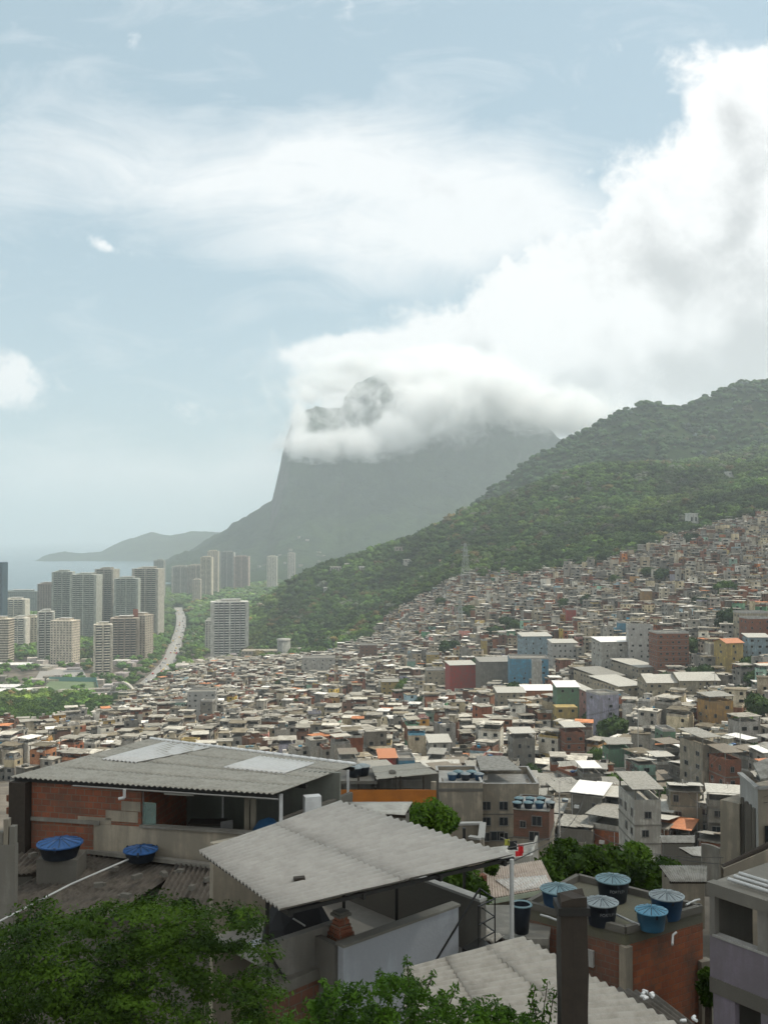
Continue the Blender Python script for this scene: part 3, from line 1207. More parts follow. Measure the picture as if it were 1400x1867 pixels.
tower('cream and grey low tower with round corner beside the fins', 46, 70, 1122, 1440, (0.44, 0.40, 0.33), 'plain', 18)
tower('slim tower with blue-green side wall and cream balconies', 68, 96, 1112, 1270, (0.38, 0.38, 0.35), 'bands', 18, 0.25)
tower('cream stepped tower with rows of small paired windows', 94, 139, 1128, 1230, (0.50, 0.45, 0.38), 'plain', 20, -0.2)
tower('slim cream slab tower standing alone by the sports ground', 171, 203, 1135, 1150, (0.46, 0.43, 0.37), 'bands', 14, 0.3)
tower('brown balcony tower with a brick-red strip down its corner', 201, 250, 1124, 1270, (0.27, 0.23, 0.19), 'bands', 24, 0.2)
t = tower('beige tower with brick-red centre panel by the avenue trees', 240, 273, 1118, 1290, (0.36, 0.32, 0.27), 'plain', 22, -0.25)
bb = MB()
bb.box(0, 0, 0, 7, 0.3, 62, 0, 0, (0.30, 0.10, 0.06))
o = bb.build('brick_panel', TM, t, (-3, -11.4, 2), color=True)
tower('large white balcony tower standing alone beyond the grey rooftops', 384, 449, 1094, 1240, (0.42, 0.42, 0.40), 'bands', 26, 0.18)
tower('narrow white annex tower attached beside the large balcony tower', 375, 388, 1128, 1330, (0.46, 0.45, 0.42), 'plain', 16)
FC = (0.36, 0.35, 0.32)
tower('pale grey tower at the bay mouth in the haze', 281, 299, 1020, 2450, (0.30, 0.31, 0.30), 'plain', 24)
tower('grey terraced apartment slab by the bay, westernmost of its row', 315, 345, 1031, 2600, FC, 'bands', 26)
tower('beige apartment slab in the middle of the row by the bay', 344, 372, 1029, 2600, (0.40, 0.36, 0.31), 'bands', 26)
tower('round-topped cream tower at the end of the bay row', 367, 386, 1014, 2500, (0.46, 0.42, 0.35), 'bands', 24)
tower('tallest cream tower behind the round-topped one by the bay', 379, 398, 1003, 2620, (0.48, 0.43, 0.36), 'plain', 24)
tower('grey tower with thin mast at the foot of the mountain', 403, 426, 1005, 2750, (0.30, 0.30, 0.29), 'bands', 26)
tower('pinkish rounded tower at the foot of the mountain', 428, 453, 1013, 2750, (0.36, 0.29, 0.26), 'bands', 26)
tower('short white tower alone among trees below the mountain', 487, 505, 1013, 2700, (0.52, 0.50, 0.45), 'plain', 22)
tower('slim pale slab alone among trees below the mountain', 525, 538, 1007, 2750, (0.50, 0.47, 0.45), 'plain', 18)
tower('small cream tower in trees below the hazy mountain shoulder', 352, 366, 1055, 2300, (0.42, 0.38, 0.33), 'plain', 18)
tower('low tan office block with flat roof beside the grey round tank', 441, 506, 1187, 1130, (0.30, 0.27, 0.22), 'plain', 20, 0, False)
ANCH += [('the sea-side tower cluster', 190, 1100), ('the lone white balcony tower', 415, 1150), ('the slim cream slab tower', 187, 1200),
         ('the tan office block', 475, 1200), ('the bay-side row of slabs', 350, 1050)]
# round reservoir
h = (518 - 700) / F * 1120
rs = empty('reservoir', (h, 1120, T1(h, 1120)), 0, 'grey cylindrical water reservoir with flat cap beside the tan office block', 'reservoir')
b_ = MB()
b_.lathe([(7.5, -2), (7.5, 20), (7.5, 20)], n=24, c=(0.27, 0.28, 0.26))
b_.build('tank_body', TM, rs, color=True)
b_ = MB()
b_.lathe([(7.9, 20), (7.9, 21.6), (0, 22.2)], n=24, c=(0.40, 0.40, 0.38))
b_.build('tank_cap', TM, rs, color=True)
CLEAR.append((h, 1120, 12))
# cars parked beside it
# ---------------------------------------------------------------- avenue
def strip(name, pts, wl, wr, mat, lift, kind='structure'):
    mb = MB()
    P_ = [Vector((x, y, 0)) for x, y in pts]
    # resample
    Q = []
    for a, c in zip(P_[:-1], P_[1:]):
        for t in np.linspace(0, 1, 8, endpoint=False):
            Q.append(a.lerp(c, float(t)))
    Q.append(P_[-1])
    for _ in range(3):
        Q = [Q[0]] + [(Q[i - 1] + Q[i] * 2 + Q[i + 1]) / 4 for i in range(1, len(Q) - 1)] + [Q[-1]]
    vs = []
    for i, q in enumerate(Q):
        d = (Q[min(i + 1, len(Q) - 1)] - Q[max(i - 1, 0)]).normalized()
        s = Vector((d.y, -d.x, 0))
        for o in (wl, wr):
            p = q + s * o
            vs.append((p.x, p.y, T1(p.x, p.y) + lift))
    mb.add(vs, [(2 * i, 2 * i + 1, 2 * i + 3, 2 * i + 2) for i in range(len(Q) - 1)])
    o = mb.build(name, mat)
    return tag(o, kind=kind), Q


_, RQ = strip('road', ROADP, -7, 7, MATS['asphalt'], 0.9)
strip('pavement', ROADP, -8.6, -7.2, MATS['kerb'], 1.0)
strip('pavement', ROADP, 7.2, 8.6, MATS['kerb'], 1.0)
strip('median', ROADP, -.8, .8, MATS['kerb'], 1.05)
# cars
carm = {}
for nm, cc in (('white', (0.7, 0.7, 0.68)), ('black', (0.02, 0.02, 0.02)), ('silver', (0.38, 0.39, 0.40)), ('red', (0.45, 0.03, 0.02)), ('yellow', (0.65, 0.45, 0.03))):
    plain('car_' + nm, cc, 0.3, 0, 0.1)
    c_ = MB()
    c_.box(0, 0, 0.35, 1.8, 4.3, 0.65)
    c_.box(0, -0.1, 1.0, 1.55, 2.2, 0.5)
    c_.box(0, -0.1, 1.02, 1.62, 1.9, 0.32, 0, 1)
    for sx in (-.8, .8):
        for sy in (-1.35, 1.35):
            c_.tube((sx - .1, sy, .33), (sx + .1, sy, .33), .33, n=8, m=1)
    carm[nm] = c_.mesh('car', [MATS['car_' + nm], MATS['window_dark']])
cr = random.Random(5)
for i in range(90):
    k = cr.uniform(2, len(RQ) - 3)
    q = RQ[int(k)].lerp(RQ[int(k) + 1], k % 1)
    d = (RQ[int(k) + 1] - RQ[int(k)]).normalized()
    s = Vector((d.y, -d.x, 0))
    q = q + s * cr.choice([-5.2, -2.4, 2.4, 5.2])
    nm = cr.choice(['white', 'white', 'black', 'silver', 'silver', 'red', 'yellow'])
    o = link_mesh('car', carm[nm], None, (q.x, q.y, T1(q.x, q.y) + 0.95), (0, 0, math.atan2(d.y, d.x) - math.pi / 2))
    tag(o, 'tiny %s car driving on the tree-lined avenue towards the sea' % nm, 'car', '%s cars on the avenue' % nm)

# arched footbridge
pa, pb = ground_hit(197, 1262, 0), ground_hit(252, 1268, 0)
fb_ = empty('footbridge', (0, 0, 0), 0, 'pale concrete arched footbridge crossing the road beside the sports ground', 'bridge')
A_, B_ = Vector((pa[0], 905, T1(pa[0], 905))), Vector(((252 - 700) / F * 890, 890, T1(-220, 890)))
A_.x = (196 - 700) / F * 905
ar = MB()
prev = None
for i in range(25):
    t = i / 24
    p = A_.lerp(B_, t) + Vector((0, 0, 13 * 4 * t * (1 - t)))
    if prev is not None:
        ar.bar(prev, p, 3.0, 1.6, 0, (0.52, 0.50, 0.45))
    prev = p
ar.build('arch', TM, fb_, color=True)
dk_ = MB()
dk_.bar(A_ + Vector((-14, 0, 5)), B_ + Vector((10, 0, 5)), 4, 0.8, 0, (0.40, 0.39, 0.36))
for t in np.linspace(0.1, 0.9, 9):
    p = A_.lerp(B_, float(t))
    zt = 13 * 4 * t * (1 - t)
    dk_.bar(p + Vector((0, 0, 5)), p + Vector((0, 0, max(5.2, zt))), 0.2, 0.2, 0, (0.4, 0.4, 0.38), (0, 1, 0))
dk_.build('deck', TM, fb_, color=True)
CLEAR.append(((A_.x + B_.x) / 2, 898, 20))
ANCH.append(('the arched footbridge', 223, 1255))


def flat_area(name, corners, mat, lift, label=None, cat=None, kind='structure'):
    mb = MB()
    pts = [ground_hit(px, py, 0) for px, py in corners]
    z = max(T1(*p) for p in pts) + lift
    mb.slab([(p[0], p[1], z) for p in pts][::-1], 1.5)
    o = mb.build(name, mat)
    if kind:
        tag(o, kind=kind)
    return o, pts, z


_, fp, fz = flat_area('field', [(78, 1264), (180, 1264), (176, 1250), (90, 1250)], MATS['field_green'], 0.6)
cxs = sum(p[0] for p in fp) / 4
cys = sum(p[1] for p in fp) / 4
CLEAR.append((cxs, cys, 36))
nf_ = MB()
for a, c in ((fp[3], fp[2]), (fp[2], fp[1])):
    nf_.wall(a, c, fz, fz + 4.5, 0.15)
tag(nf_.build('fence', MATS['net_teal']), 'teal netting fence along the far edge of the green sports field', 'fence')
_, lp, lz = flat_area('yard', [(60, 1248), (165, 1246), (150, 1222), (75, 1224)], MATS['asphalt'], 0.5)
for k_ in range(3):
    CLEAR.append((sum(p[0] for p in lp) / 4 + (k_ - 1) * 30, sum(p[1] for p in lp) / 4 + 6 * k_, 34))
# low white sheds with curved roofs at the field
for (x0, x1, py, D, lab) in ((-30, 40, 1232, 1010, 'white shed with bright roof at the edge of the sports ground'), (-10, 62, 1246, 960, 'long low pale hall beside the sports field and trees'),
                             (5, 60, 1208, 1190, 'low terracotta and white buildings in front of the striped tower')):
    xx = ((x0 + x1) / 2 - 700) / F * D
    wd = (x1 - x0) / F * D
    z0 = T1(xx, D)
    r0 = empty('shed', (xx, D, z0), 0.05, lab, 'shed')
    hb_ = MB()
    hb_.box(0, 0, -2, wd, 18, 7, 0, 0, (0.34, 0.33, 0.30))
    hb_.build('wall', TM, r0, color=True)
    hb_ = MB()
    hb_.slab([(-wd / 2 - 1, -10, 5.4), (wd / 2 + 1, -10, 5.4), (wd / 2 + 1, 0, 7.2), (-wd / 2 - 1, 0, 7.2)], .3, 0, (0.72, 0.72, 0.70))
    hb_.slab([(-wd / 2 - 1, 0, 7.2), (wd / 2 + 1, 0, 7.2), (wd / 2 + 1, 10, 5.4), (-wd / 2 - 1, 10, 5.4)], .3, 0, (0.72, 0.72, 0.70))
    hb_.build('roof', TM, r0, color=True)
    CLEAR.append((xx, D, wd * .5))
# bare ground patches and small valley buildings seen between the trees
vr = random.Random(31)
vb = MB()
for i in range(260):
    px = vr.choice([vr.uniform(60, 260), vr.uniform(330, 560), vr.uniform(-60, 560)])
    D = vr.uniform(900, 1250)
    x = (px - 700) / F * D
    if blocked(x, D, 3) or _dist_road(np.array([x]), np.array([D]))[0] < 24:
        continue
    gx, gy = to_px(x, D, T1(x, D))
    if in_poly(gx, gy, TOWN) or (px > 440 and D > 1200):
        continue
    if px < 60 and D < 980:
        continue
    g = vr.uniform(0.25, 0.6)
    vb.box(x, D, T1(x, D) - 1, vr.uniform(8, 20), vr.uniform(8, 16), vr.uniform(3, 9), vr.uniform(-.4, .4), 0, (g, g * vr.uniform(.88, .98), g * vr.uniform(.75, .95)))
    CLEAR.append((x, D, 9))
tag(vb.build('low_buildings', TM, color=True), 'scattered low buildings between the trees of the valley floor', 'houses', kind='stuff')

# ---------------------------------------------------------------- electricity pylons on the slope
def pylon(px, D, h, lab):
    x = (px - 700) / F * D
    z = T1(x, D) - 1
    r0 = empty('pylon', (x, D, z), 0.3, lab, 'pylon')
    m_ = MB()
    c = (0.30, 0.33, 0.32)
    w0, w1 = h * 0.10, h * 0.018
    for sx in (-1, 1):
        for sy in (-1, 1):
            m_.bar((sx * w0, sy * w0, 0), (sx * w1, sy * w1, h), 0.35, 0.35, 0, c)
    n = 9
    for i in range(n):
        a, c2 = i / n, (i + 1) / n
        wa, wb = w0 + (w1 - w0) * a, w0 + (w1 - w0) * c2
        for s in (-1, 1):
            m_.bar((-wa * 1, s * wa, h * a), (wb, s * wb, h * c2), 0.22, 0.22, 0, c)
            m_.bar((wa, s * wa, h * a), (-wb, s * wb, h * c2), 0.22, 0.22, 0, c)
            m_.bar((s * wa, -wa, h * a), (s * wb, wb, h * c2), 0.22, 0.22, 0, c)
    m_.build('lattice', TM, r0, color=True)
    for k, zz in enumerate((0.72, 0.84, 0.96)):
        q = MB()
        q.bar((-h * .11, 0, h * zz), (h * .11, 0, h * zz), 0.35, 0.5, 0, c)
        q.build('cross_arm', TM, r0, color=True)
    CLEAR.append((x, D, 5))


pylon(848, 985, 44, 'tall lattice electricity pylon at the top edge of the hillside houses')
pylon(838, 800, 34, 'lattice pylon standing among houses lower down the slope')

# ---------------------------------------------------------------- villas in the forest
vil = [(612, 1036, 1480, 16, 6, (0.42, 0.40, 0.37), 'pale multi-level villa on the wooded ridge'), (636, 1028, 1490, 12, 5, (0.55, 0.53, 0.5), 'white-roofed villa on the ridge beside the multi-level villa'),
       (728, 1000, 1560, 14, 6, (0.38, 0.34, 0.30), 'brown-grey mansion near the ridge top above the forest'), (745, 1020, 1490, 14, 4, (0.5, 0.48, 0.44), 'low villa half buried in trees below the ridge mansion'),
       (812, 1022, 1420, 14, 4, (0.5, 0.34, 0.28), 'low pink-roofed house in the forest beside the pylon'), (660, 1034, 1440, 8, 4, (0.6, 0.6, 0.58), 'small white house in the forest clearing below the ridge villa'),
       (595, 1070, 1330, 7, 4, (0.5, 0.5, 0.48), 'tiny white house among forest trees low on the ridge'), (1260, 975, 985, 9, 12, (0.52, 0.53, 0.50), 'white tower house with curved top at the forest edge'),
       (1330, 862, 1500, 9, 5, (0.6, 0.6, 0.58), 'white house alone high in the hillside forest'), (1255, 848, 1600, 8, 4, (0.5, 0.5, 0.45), 'pale roof alone in the forest under the misty hill')]
for (px, py, D, wd, hh, cc, lab) in vil:
    if px != 1260:
        g_ = ground_hit(px, py + 6, 3.0)
        if g_:
            D = g_[1]
    x = (px - 700) / F * D
    z = T1(x, D) + hh + 3
    z0 = min(T1(x, D), z - hh)
    r0 = empty('villa', (x, D, z - hh), 0.2, lab, 'house')
    m_ = MB()
    m_.box(0, 0, z0 - z + hh - 2, wd, 9, hh - (z0 - z + hh - 2), 0, 0, cc)
    m_.box(wd * .45, 2, 0, wd * .6, 8, hh * .7, 0, 0, lum(cc, .9))
    m_.build('wall', TM, r0, color=True)
    m_ = MB()
    m_.box(0, 0, hh, wd * 1.1, 10, .5, 0, 0, lum(cc, 1.35))
    m_.build('roof', TM, r0, color=True)
    for k in range(max(2, int(wd / 4))):
        m_ = MB()
        m_.box(-wd / 2 + (k + .5) * wd / max(2, int(wd / 4)), -4.55, hh * .35, 1.6, .2, hh * .35, 0, 0, (0.03, 0.035, 0.04))
        m_.build('window', TM, r0, color=True)
    CLEAR.append((x, D, wd * .7))
    CLEAR.append((x, D - 14, wd * .6))
ANCH += [('the forest-edge white tower house', 1260, 970), ('the slope pylon', 848, 1040)]
mv = MB()
vr = random.Random(3)
MXg, MYg, MZg = MOUNT
for i in range(90):
    ii, jj = vr.randint(12, 48), vr.randint(30, 330)
    if MZg[ii, jj] < 8 or MZg[ii, jj] > 230:
        continue
    g = vr.uniform(0.25, 0.5)
    mv.box(MXg[ii, jj], MYg[ii, jj], MZg[ii, jj] - 6, vr.uniform(7, 16), 9, vr.uniform(9, 13), vr.uniform(-.5, .5), 0, (g, g * .93, g * .85))
# only a few of these stand clear of the mountain's foot
tag(mv.build('mountain_foot_houses', TM, color=True), 'tiny pale houses scattered in the woods at the foot of the mountain', 'houses', kind='stuff')
# ---------------------------------------------------------------- forest
fr = np.random.default_rng(11)
trees = []


def fill(x0, x1, y0, y1, cell, test, rad, bright, lod):
    nx = int((x1 - x0) / cell)
    ny = int((y1 - y0) / cell)
    gx, gy = np.meshgrid(np.arange(nx), np.arange(ny))
    X = x0 + (gx + fr.uniform(0, 1, gx.shape)) * cell
    Y = y0 + (gy + fr.uniform(0, 1, gx.shape)) * cell
    X, Y = X.ravel(), Y.ravel()
    Z = terr(X, Y)
    px, py = to_px(X, Y, Z)
    ok = test(X, Y, Z, px, py) & (px > -130) & (px < 1530)
    for x, y, z, p, q in zip(X[ok], Y[ok], Z[ok], px[ok], py[ok]):
        if blocked(x, y, 3):
            continue
        r_ = fr.uniform(*rad)
        c = treecol(fr, bright * (1 + .9 * mn.noise(Vector((x * .012, y * .009, 2)))))
        c = c * np.array([1 + .5 * max(0, mn.noise(Vector((x * .008, y * .008, 9)))), 1, 1])
        trees.append((x, y, z + r_ * 0.75, r_, c[0], c[1], c[2], lod))


def t_hill(X, Y, Z, px, py):
    return in_poly(px, py, FOREST) & ~in_poly(px, py, TOWN) & (Y > 640)


fill(-250, 700, 640, 1500, 9.0, lambda X, Y, Z, px, py: t_hill(X, Y, Z, px, py) & (px > 440), (4.2, 10.5), 1.15, 0)
fill(-300, 1000, 1500, 2000, 10.5, lambda X, Y, Z, px, py: (px > 470) & (Z > 30), (5, 13), 1.25, 1)
# valley floor
fill(-700, -60, 905, 1700, 8.5, lambda X, Y, Z, px, py: (px < 470) & (_dist_road(X, Y) > 11.5) & ~in_poly(px, py, TOWN) & ((Y > 1280) | (fr.uniform(0, 1, X.shape) < 0.42)), (4, 7), 1.9, 1)
fill(-1100, 100, 1700, 3000, 14, lambda X, Y, Z, px, py: (px < 600) & (_dist_road(X, Y) > 15) & (Z > 2.0) & (py > 1010) & ~((px < 300) & (Y > 2500)), (7, 11), 1.5, 2)
# the clump of trees left of the sports ground, below the shed
fill(-420, -150, 560, 905, 8.5, lambda X, Y, Z, px, py: in_poly(px, py, [(-200, 1350), (-200, 1262), (20, 1266), (60, 1279), (120, 1276), (195, 1284), (200, 1322), (120, 1338), (0, 1348)]), (5, 8), 1.75, 0)
# a long tree row inside the town
fill(-110, 10, 560, 760, 6, lambda X, Y, Z, px, py: in_poly(px, py, [(566, 1268), (600, 1258), (640, 1252), (690, 1252), (690, 1264), (640, 1270), (590, 1280)]), (3.6, 5.5), 1.9, 0)
# back hill sheet
HX, HY, HZ = HILL
ok = (HY > 1560) & (HY < 2350)
hx, hy, hz = HX[ok], HY[ok], HZ[ok]
n = len(hx)
for k in range(13000):
    i = fr.integers(HX.shape[0] - 1)
    j = fr.integers(HX.shape[1] - 1)
    a, c = fr.uniform(0, 1, 2)
    if HY[i, j] < 1560 or HY[i, j] > 2350:
        continue
    x = HX[i, j] + a * (HX[i, j + 1] - HX[i, j])
    y = HY[i, j] + c * (HY[i + 1, j] - HY[i, j])
    z = HZ[i, j] * (1 - a) * (1 - c) + HZ[i, j + 1] * a * (1 - c) + HZ[i + 1, j] * (1 - a) * c + HZ[i + 1, j + 1] * a * c
    r_ = fr.uniform(4.5, 12.5)
    cc = treecol(fr, 0.85) * np.array([.82, .95, 1.3])  # bluish tint paints distance haze into the back hill's crowns
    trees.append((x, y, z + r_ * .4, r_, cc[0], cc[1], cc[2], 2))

# the trees that show largest become things of their own
TPROTO = []


def tree_proto(k, mat='leaf_attr_obj'):
    V, Q = crown_arrays(500 + k, 11, 1, 90, leaf=0.085)
    cm = quads_to_mesh('crown', V, Q, MATS['leaf_town'])
    tm = MB()
    tm.tube((0, 0, -1.6), (0.03, 0.02, -0.3), 0.07, 0.05, 7)
    for i in range(4):
        a = i * 1.6 + k
        tm.tube((0.03, 0.02, -0.45), (0.45 * math.cos(a), 0.45 * math.sin(a), 0.1), 0.035, 0.015, 5)
    return cm, tm.mesh('trunk', MATS['bark'])


TPROTO = [tree_proto(k) for k in range(6)]
mats_var = [foliage('leaf_a', (0.020, 0.042, 0.014), (0.050, 0.085, 0.022), 0.3, 0.2, 0.7, 0.6), foliage('leaf_b', (0.030, 0.060, 0.014), (0.075, 0.13, 0.022), 0.3, 0.25, 0.6, 0.5)]


def place_tree(x, y, z, r_, label, group=None, bright=True, name='tree', squash=None):
    k = random.randrange(6)
    root = empty(name, (x, y, z), random.uniform(0, 6.28), label, 'tree', group)
    s = (r_, r_, r_ * (squash or random.uniform(0.85, 1.15)))
    cr_ = link_mesh('crown', TPROTO[k][0], root, scale=s)
    cr_.material_slots[0].link = 'OBJECT'
    cr_.material_slots[0].material = mats_var[1 if bright else 0]
    link_mesh('trunk', TPROTO[k][1], root, scale=s)
    return root


def tpx(t):
    return to_px(t[0], t[1], t[2])


vis = []
for i, t in enumerate(trees):
    px, py = tpx(t)
    if -20 < px < 1420 and py < 1400:
        vis.append((t[3] / t[1], i))
vis.sort(reverse=True)
TREE_THINGS = set(i for _, i in vis[:215])
TREE_LATER = []
for i in sorted(TREE_THINGS):
    t = trees[i]
    px, py = tpx(t)
    TREE_LATER.append((t, px, py))
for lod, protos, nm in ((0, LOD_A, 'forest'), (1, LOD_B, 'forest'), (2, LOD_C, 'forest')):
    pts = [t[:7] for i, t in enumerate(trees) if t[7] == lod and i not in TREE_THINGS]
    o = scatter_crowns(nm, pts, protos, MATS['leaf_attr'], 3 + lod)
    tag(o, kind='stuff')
    print('forest', lod, len(pts))
# ---------------------------------------------------------------- landmark buildings of the town
PAL = {'brick': (0.27, 0.105, 0.06), 'brick_brown': (0.19, 0.095, 0.06), 'brick_orange': (0.36, 0.13, 0.06)}
for k, v in WALLC.items():
    PAL['wall ' + k] = v


def win_mesh(wd, ht, name='window'):
    m_ = MB()
    m_.box(0, 0, 0, wd, 0.10, ht, 0, 0)
    for sx in (-1, 1):
        m_.box(sx * (wd / 2 + .03), 0, -.05, .07, 0.18, ht + .1, 0, 1)
    m_.box(0, 0, -.1, wd + .2, 0.22, .08, 0, 1)
    m_.box(0, 0, ht + .02, wd + .14, 0.18, .06, 0, 1)
    m_.box(0, 0, 0.02, .05, 0.14, ht - .04, 0, 1)
    return m_.mesh(name, [MATS['window_dark'], MATS['window_frame']])


WIN = [win_mesh(.95, .9), win_mesh(0.55, 0.6), win_mesh(1.3, .9), win_mesh(.8, 1.1), win_mesh(1.7, 1.0)]
_d = MB()
_d.box(0, 0, 0, .85, .12, 2.0, 0, 0)
for sx in (-1, 1):
    _d.box(sx * .47, 0, 0, .1, .18, 2.1, 0, 1)
DOOR = _d.mesh('door', [plain('door_brown', (0.10, 0.06, 0.035), 0.7), MATS['window_frame']])
_a = MB()
_a.box(0, -.3, 0, .8, .5, .5, 0, 0)
ACM = _a.mesh('air_conditioner', [MATS['white_paint']])


def put_windows(root, wd, dp, nf, fh, per, rnd, z0=0.9, faces='flr', wm=None, prob=0.85):
    for k in range(nf):
        for f in faces:
            L = wd if f in 'fb' else dp
            n = max(1, int(L / per))
            for i in range(n):
                if rnd.random() > prob:
                    continue
                u = (i + .5 + rnd.uniform(-.12, .12)) / n * L - L / 2
                me_ = wm or rnd.choice(WIN[:4])
                if f == 'f':
                    loc, rz = (u, -dp / 2 - .02, k * fh + z0), 0
                elif f == 'b':
                    loc, rz = (u, dp / 2 + .02, k * fh + z0), math.pi
                elif f == 'l':
                    loc, rz = (-wd / 2 - .02, u, k * fh + z0), -math.pi / 2
                else:
                    loc, rz = (wd / 2 + .02, u, k * fh + z0), math.pi / 2
                link_mesh('window', me_, root, loc, (0, 0, rz))


def mtank(seed, name='water_tank'):
    pass


_t = MB()
_t.lathe([(0, 0), (.48, 0), (.62, .75), (.64, .78)], n=14)
TANKB = {}
for nm in ('tank_blue', 'tank_black', 'tank_bright'):
    TANKB[nm] = _t.mesh('tank_body', MATS[nm])
_t = MB()
_t.lathe([(.68, .76), (.68, .82), (.35, .95), (.12, 1.0), (0, 1.0)], n=14)
TANKL = {}
for nm in ('lid_teal', 'lid_grey', 'lid_blue', 'lid_bright'):
    TANKL[nm] = _t.mesh('tank_lid', MATS[nm])
CN = {'lid_teal': 'teal', 'lid_grey': 'grey', 'lid_blue': 'deep blue', 'lid_bright': 'bright blue'}


def small_tank(x, y, z, label, group, rnd, s=1.0, lid=None):
    lid = lid or rnd.choice(['lid_teal', 'lid_grey', 'lid_blue', 'lid_bright', 'lid_teal'])
    body = {'lid_bright': 'tank_bright', 'lid_blue': 'tank_blue'}.get(lid, rnd.choice(['tank_black', 'tank_blue']))
    r0 = empty('water_tank', (x, y, z), rnd.uniform(0, 6), label.replace('LID', CN[lid]), 'water tank', group)
    link_mesh('tank_body', TANKB[body], r0, scale=(s, s, s))
    link_mesh('tank_lid', TANKL[lid], r0, scale=(s, s, s))
    return r0


def hit_base(px, ybase, hide=5.0):
    """ground point of a building whose visible foot is at row ybase, houses `hide` m tall standing in front of it"""
    h_ = ground_hit(px, ybase, hide, dmin=150)
    return h_ if h_ else ((px - 700) / F * 800, 800)


def block(label, x0, x1, ytop, ybase, wall, roof='slab', phrase=None, rz=0.0, hide=6.3, depth=None, win=True, per=3.0, floors=None, roofc='roof grey', D=None, cat='building', name='building', prob=.85, faces='flr', bands=False):
    xc = (x0 + x1) / 2
    if D is None:
        x, y = hit_base(xc, ybase, hide)
    else:
        x, y = (xc - 700) / F * D, D
    wd = (x1 - x0) / F * y
    dp = depth or min(max(7, wd * 0.7), 16)
    if rz:
        wd = max(4, (wd - abs(math.sin(rz)) * dp) / math.cos(rz))
    top = CAMZ + (980 - ytop) / F * y
    y2 = y + dp / 2
    x2 = x * y2 / y
    zb = min(T1(x, y), T1(x2, y2)) - 1
    H = top - zb
    nf = floors or max(2, round(H / 2.9))
    fh = H / nf
    root = empty(name, (x2, y2, zb), rz, label, cat)
    m_ = MB()
    m_.box(0, 0, -3, wd, dp, H + 3)
    if bands:
        for k in range(1, nf):
            m_.box(0, 0, k * fh - .25, wd + .14, dp + .14, .25, 0, 1)
    m_.build('wall', [MATS[wall], MATS['concrete']], root)
    rnd = random.Random(label)
    if win:
        put_windows(root, wd, dp, nf, fh, per, rnd, fh * .35, faces, None, prob)
    if roof == 'slab':
        m_ = MB()
        for sx in (-1, 1):
            m_.box(sx * (wd / 2 - .1), 0, H, .2, dp, .8)
            m_.box(0, sx * (dp / 2 - .1), H, wd - .4, .2, .8)
        m_.build('parapet', MATS['concrete_light'], root)
        m_ = MB()
        m_.box(0, 0, H + .004, wd - .4, dp - .4, .05)
        m_.build('roof', MATS['concrete'], root)
    elif roof == 'sheet':
        m_ = MB()
        m_.slab([(-wd / 2 - .5, -dp / 2 - .6, H + .2), (wd / 2 + .5, -dp / 2 - .6, H + .2), (wd / 2 + .5, dp / 2 + .5, H + 1.4), (-wd / 2 - .5, dp / 2 + .5, H + 1.4)], .12)
        m_.box(0, dp / 2 - .2, H, wd, .2, 1.15)
        m_.build('roof', MATS[roofc], root)
    elif roof == 'gable':
        m_ = MB()
        for s in (-1, 1):
            a = [(-wd / 2 - .5, s * (dp / 2 + .6), H + .1), (wd / 2 + .5, s * (dp / 2 + .6), H + .1), (wd / 2 + .5, 0, H + dp * .2), (-wd / 2 - .5, 0, H + dp * .2)]
            m_.slab(a if s < 0 else a[::-1], .12)
        m_.build('roof', MATS[roofc], root)
        m_ = MB()
        m_.add([(-wd / 2, -dp / 2, H), (-wd / 2, dp / 2, H), (-wd / 2, 0, H + dp * .19), (wd / 2, -dp / 2, H), (wd / 2, dp / 2, H), (wd / 2, 0, H + dp * .19)], [(0, 2, 1), (3, 4, 5)])
        m_.build('gable_wall', MATS[wall], root)
    elif roof == 'terrace':
        m_ = MB()
        for sx in (-1, 1):
            m_.box(sx * (wd / 2 - .1), 0, H, .2, dp, .9)
            m_.box(0, sx * (dp / 2 - .1), H, wd - .4, .2, .9)
        m_.build('parapet', MATS[wall], root)
        for sx in (-1, 1):
            for sy in (-1, 1):
                q = MB()
                q.box(sx * (wd / 2 - .2), sy * (dp / 2 - .2), H + .9, .2, .2, 1.7)
                q.build('post', MATS['concrete'], root)
        q = MB()
        q.slab([(-wd / 2 - .4, -dp / 2 - .4, H + 2.6), (wd / 2 + .4, -dp / 2 - .4, H + 2.6), (wd / 2 + .4, dp / 2 + .4, H + 3.0), (-wd / 2 - .4, dp / 2 + .4, H + 3.0)], .1)
        q.build('roof', MATS[roofc], root)
    CLEAR.append((x2, y2, max(wd, dp) * .5 + 2.5))
    LOW.append((x * (1 - 13 / y), y - 13, wd * .5 + 7))
    LOW.append((x * (1 - 26 / y), y - 26, wd * .5 + 5))
    if wd > 18:
        for s in (-1, 1):
            CLEAR.append((x2 + s * wd * .35, y2, dp * .5 + 2.5))
    if phrase:
        ANCH.append((phrase, xc, (ytop + ybase) / 2))
    root['top'] = H
    return root, wd, dp, H


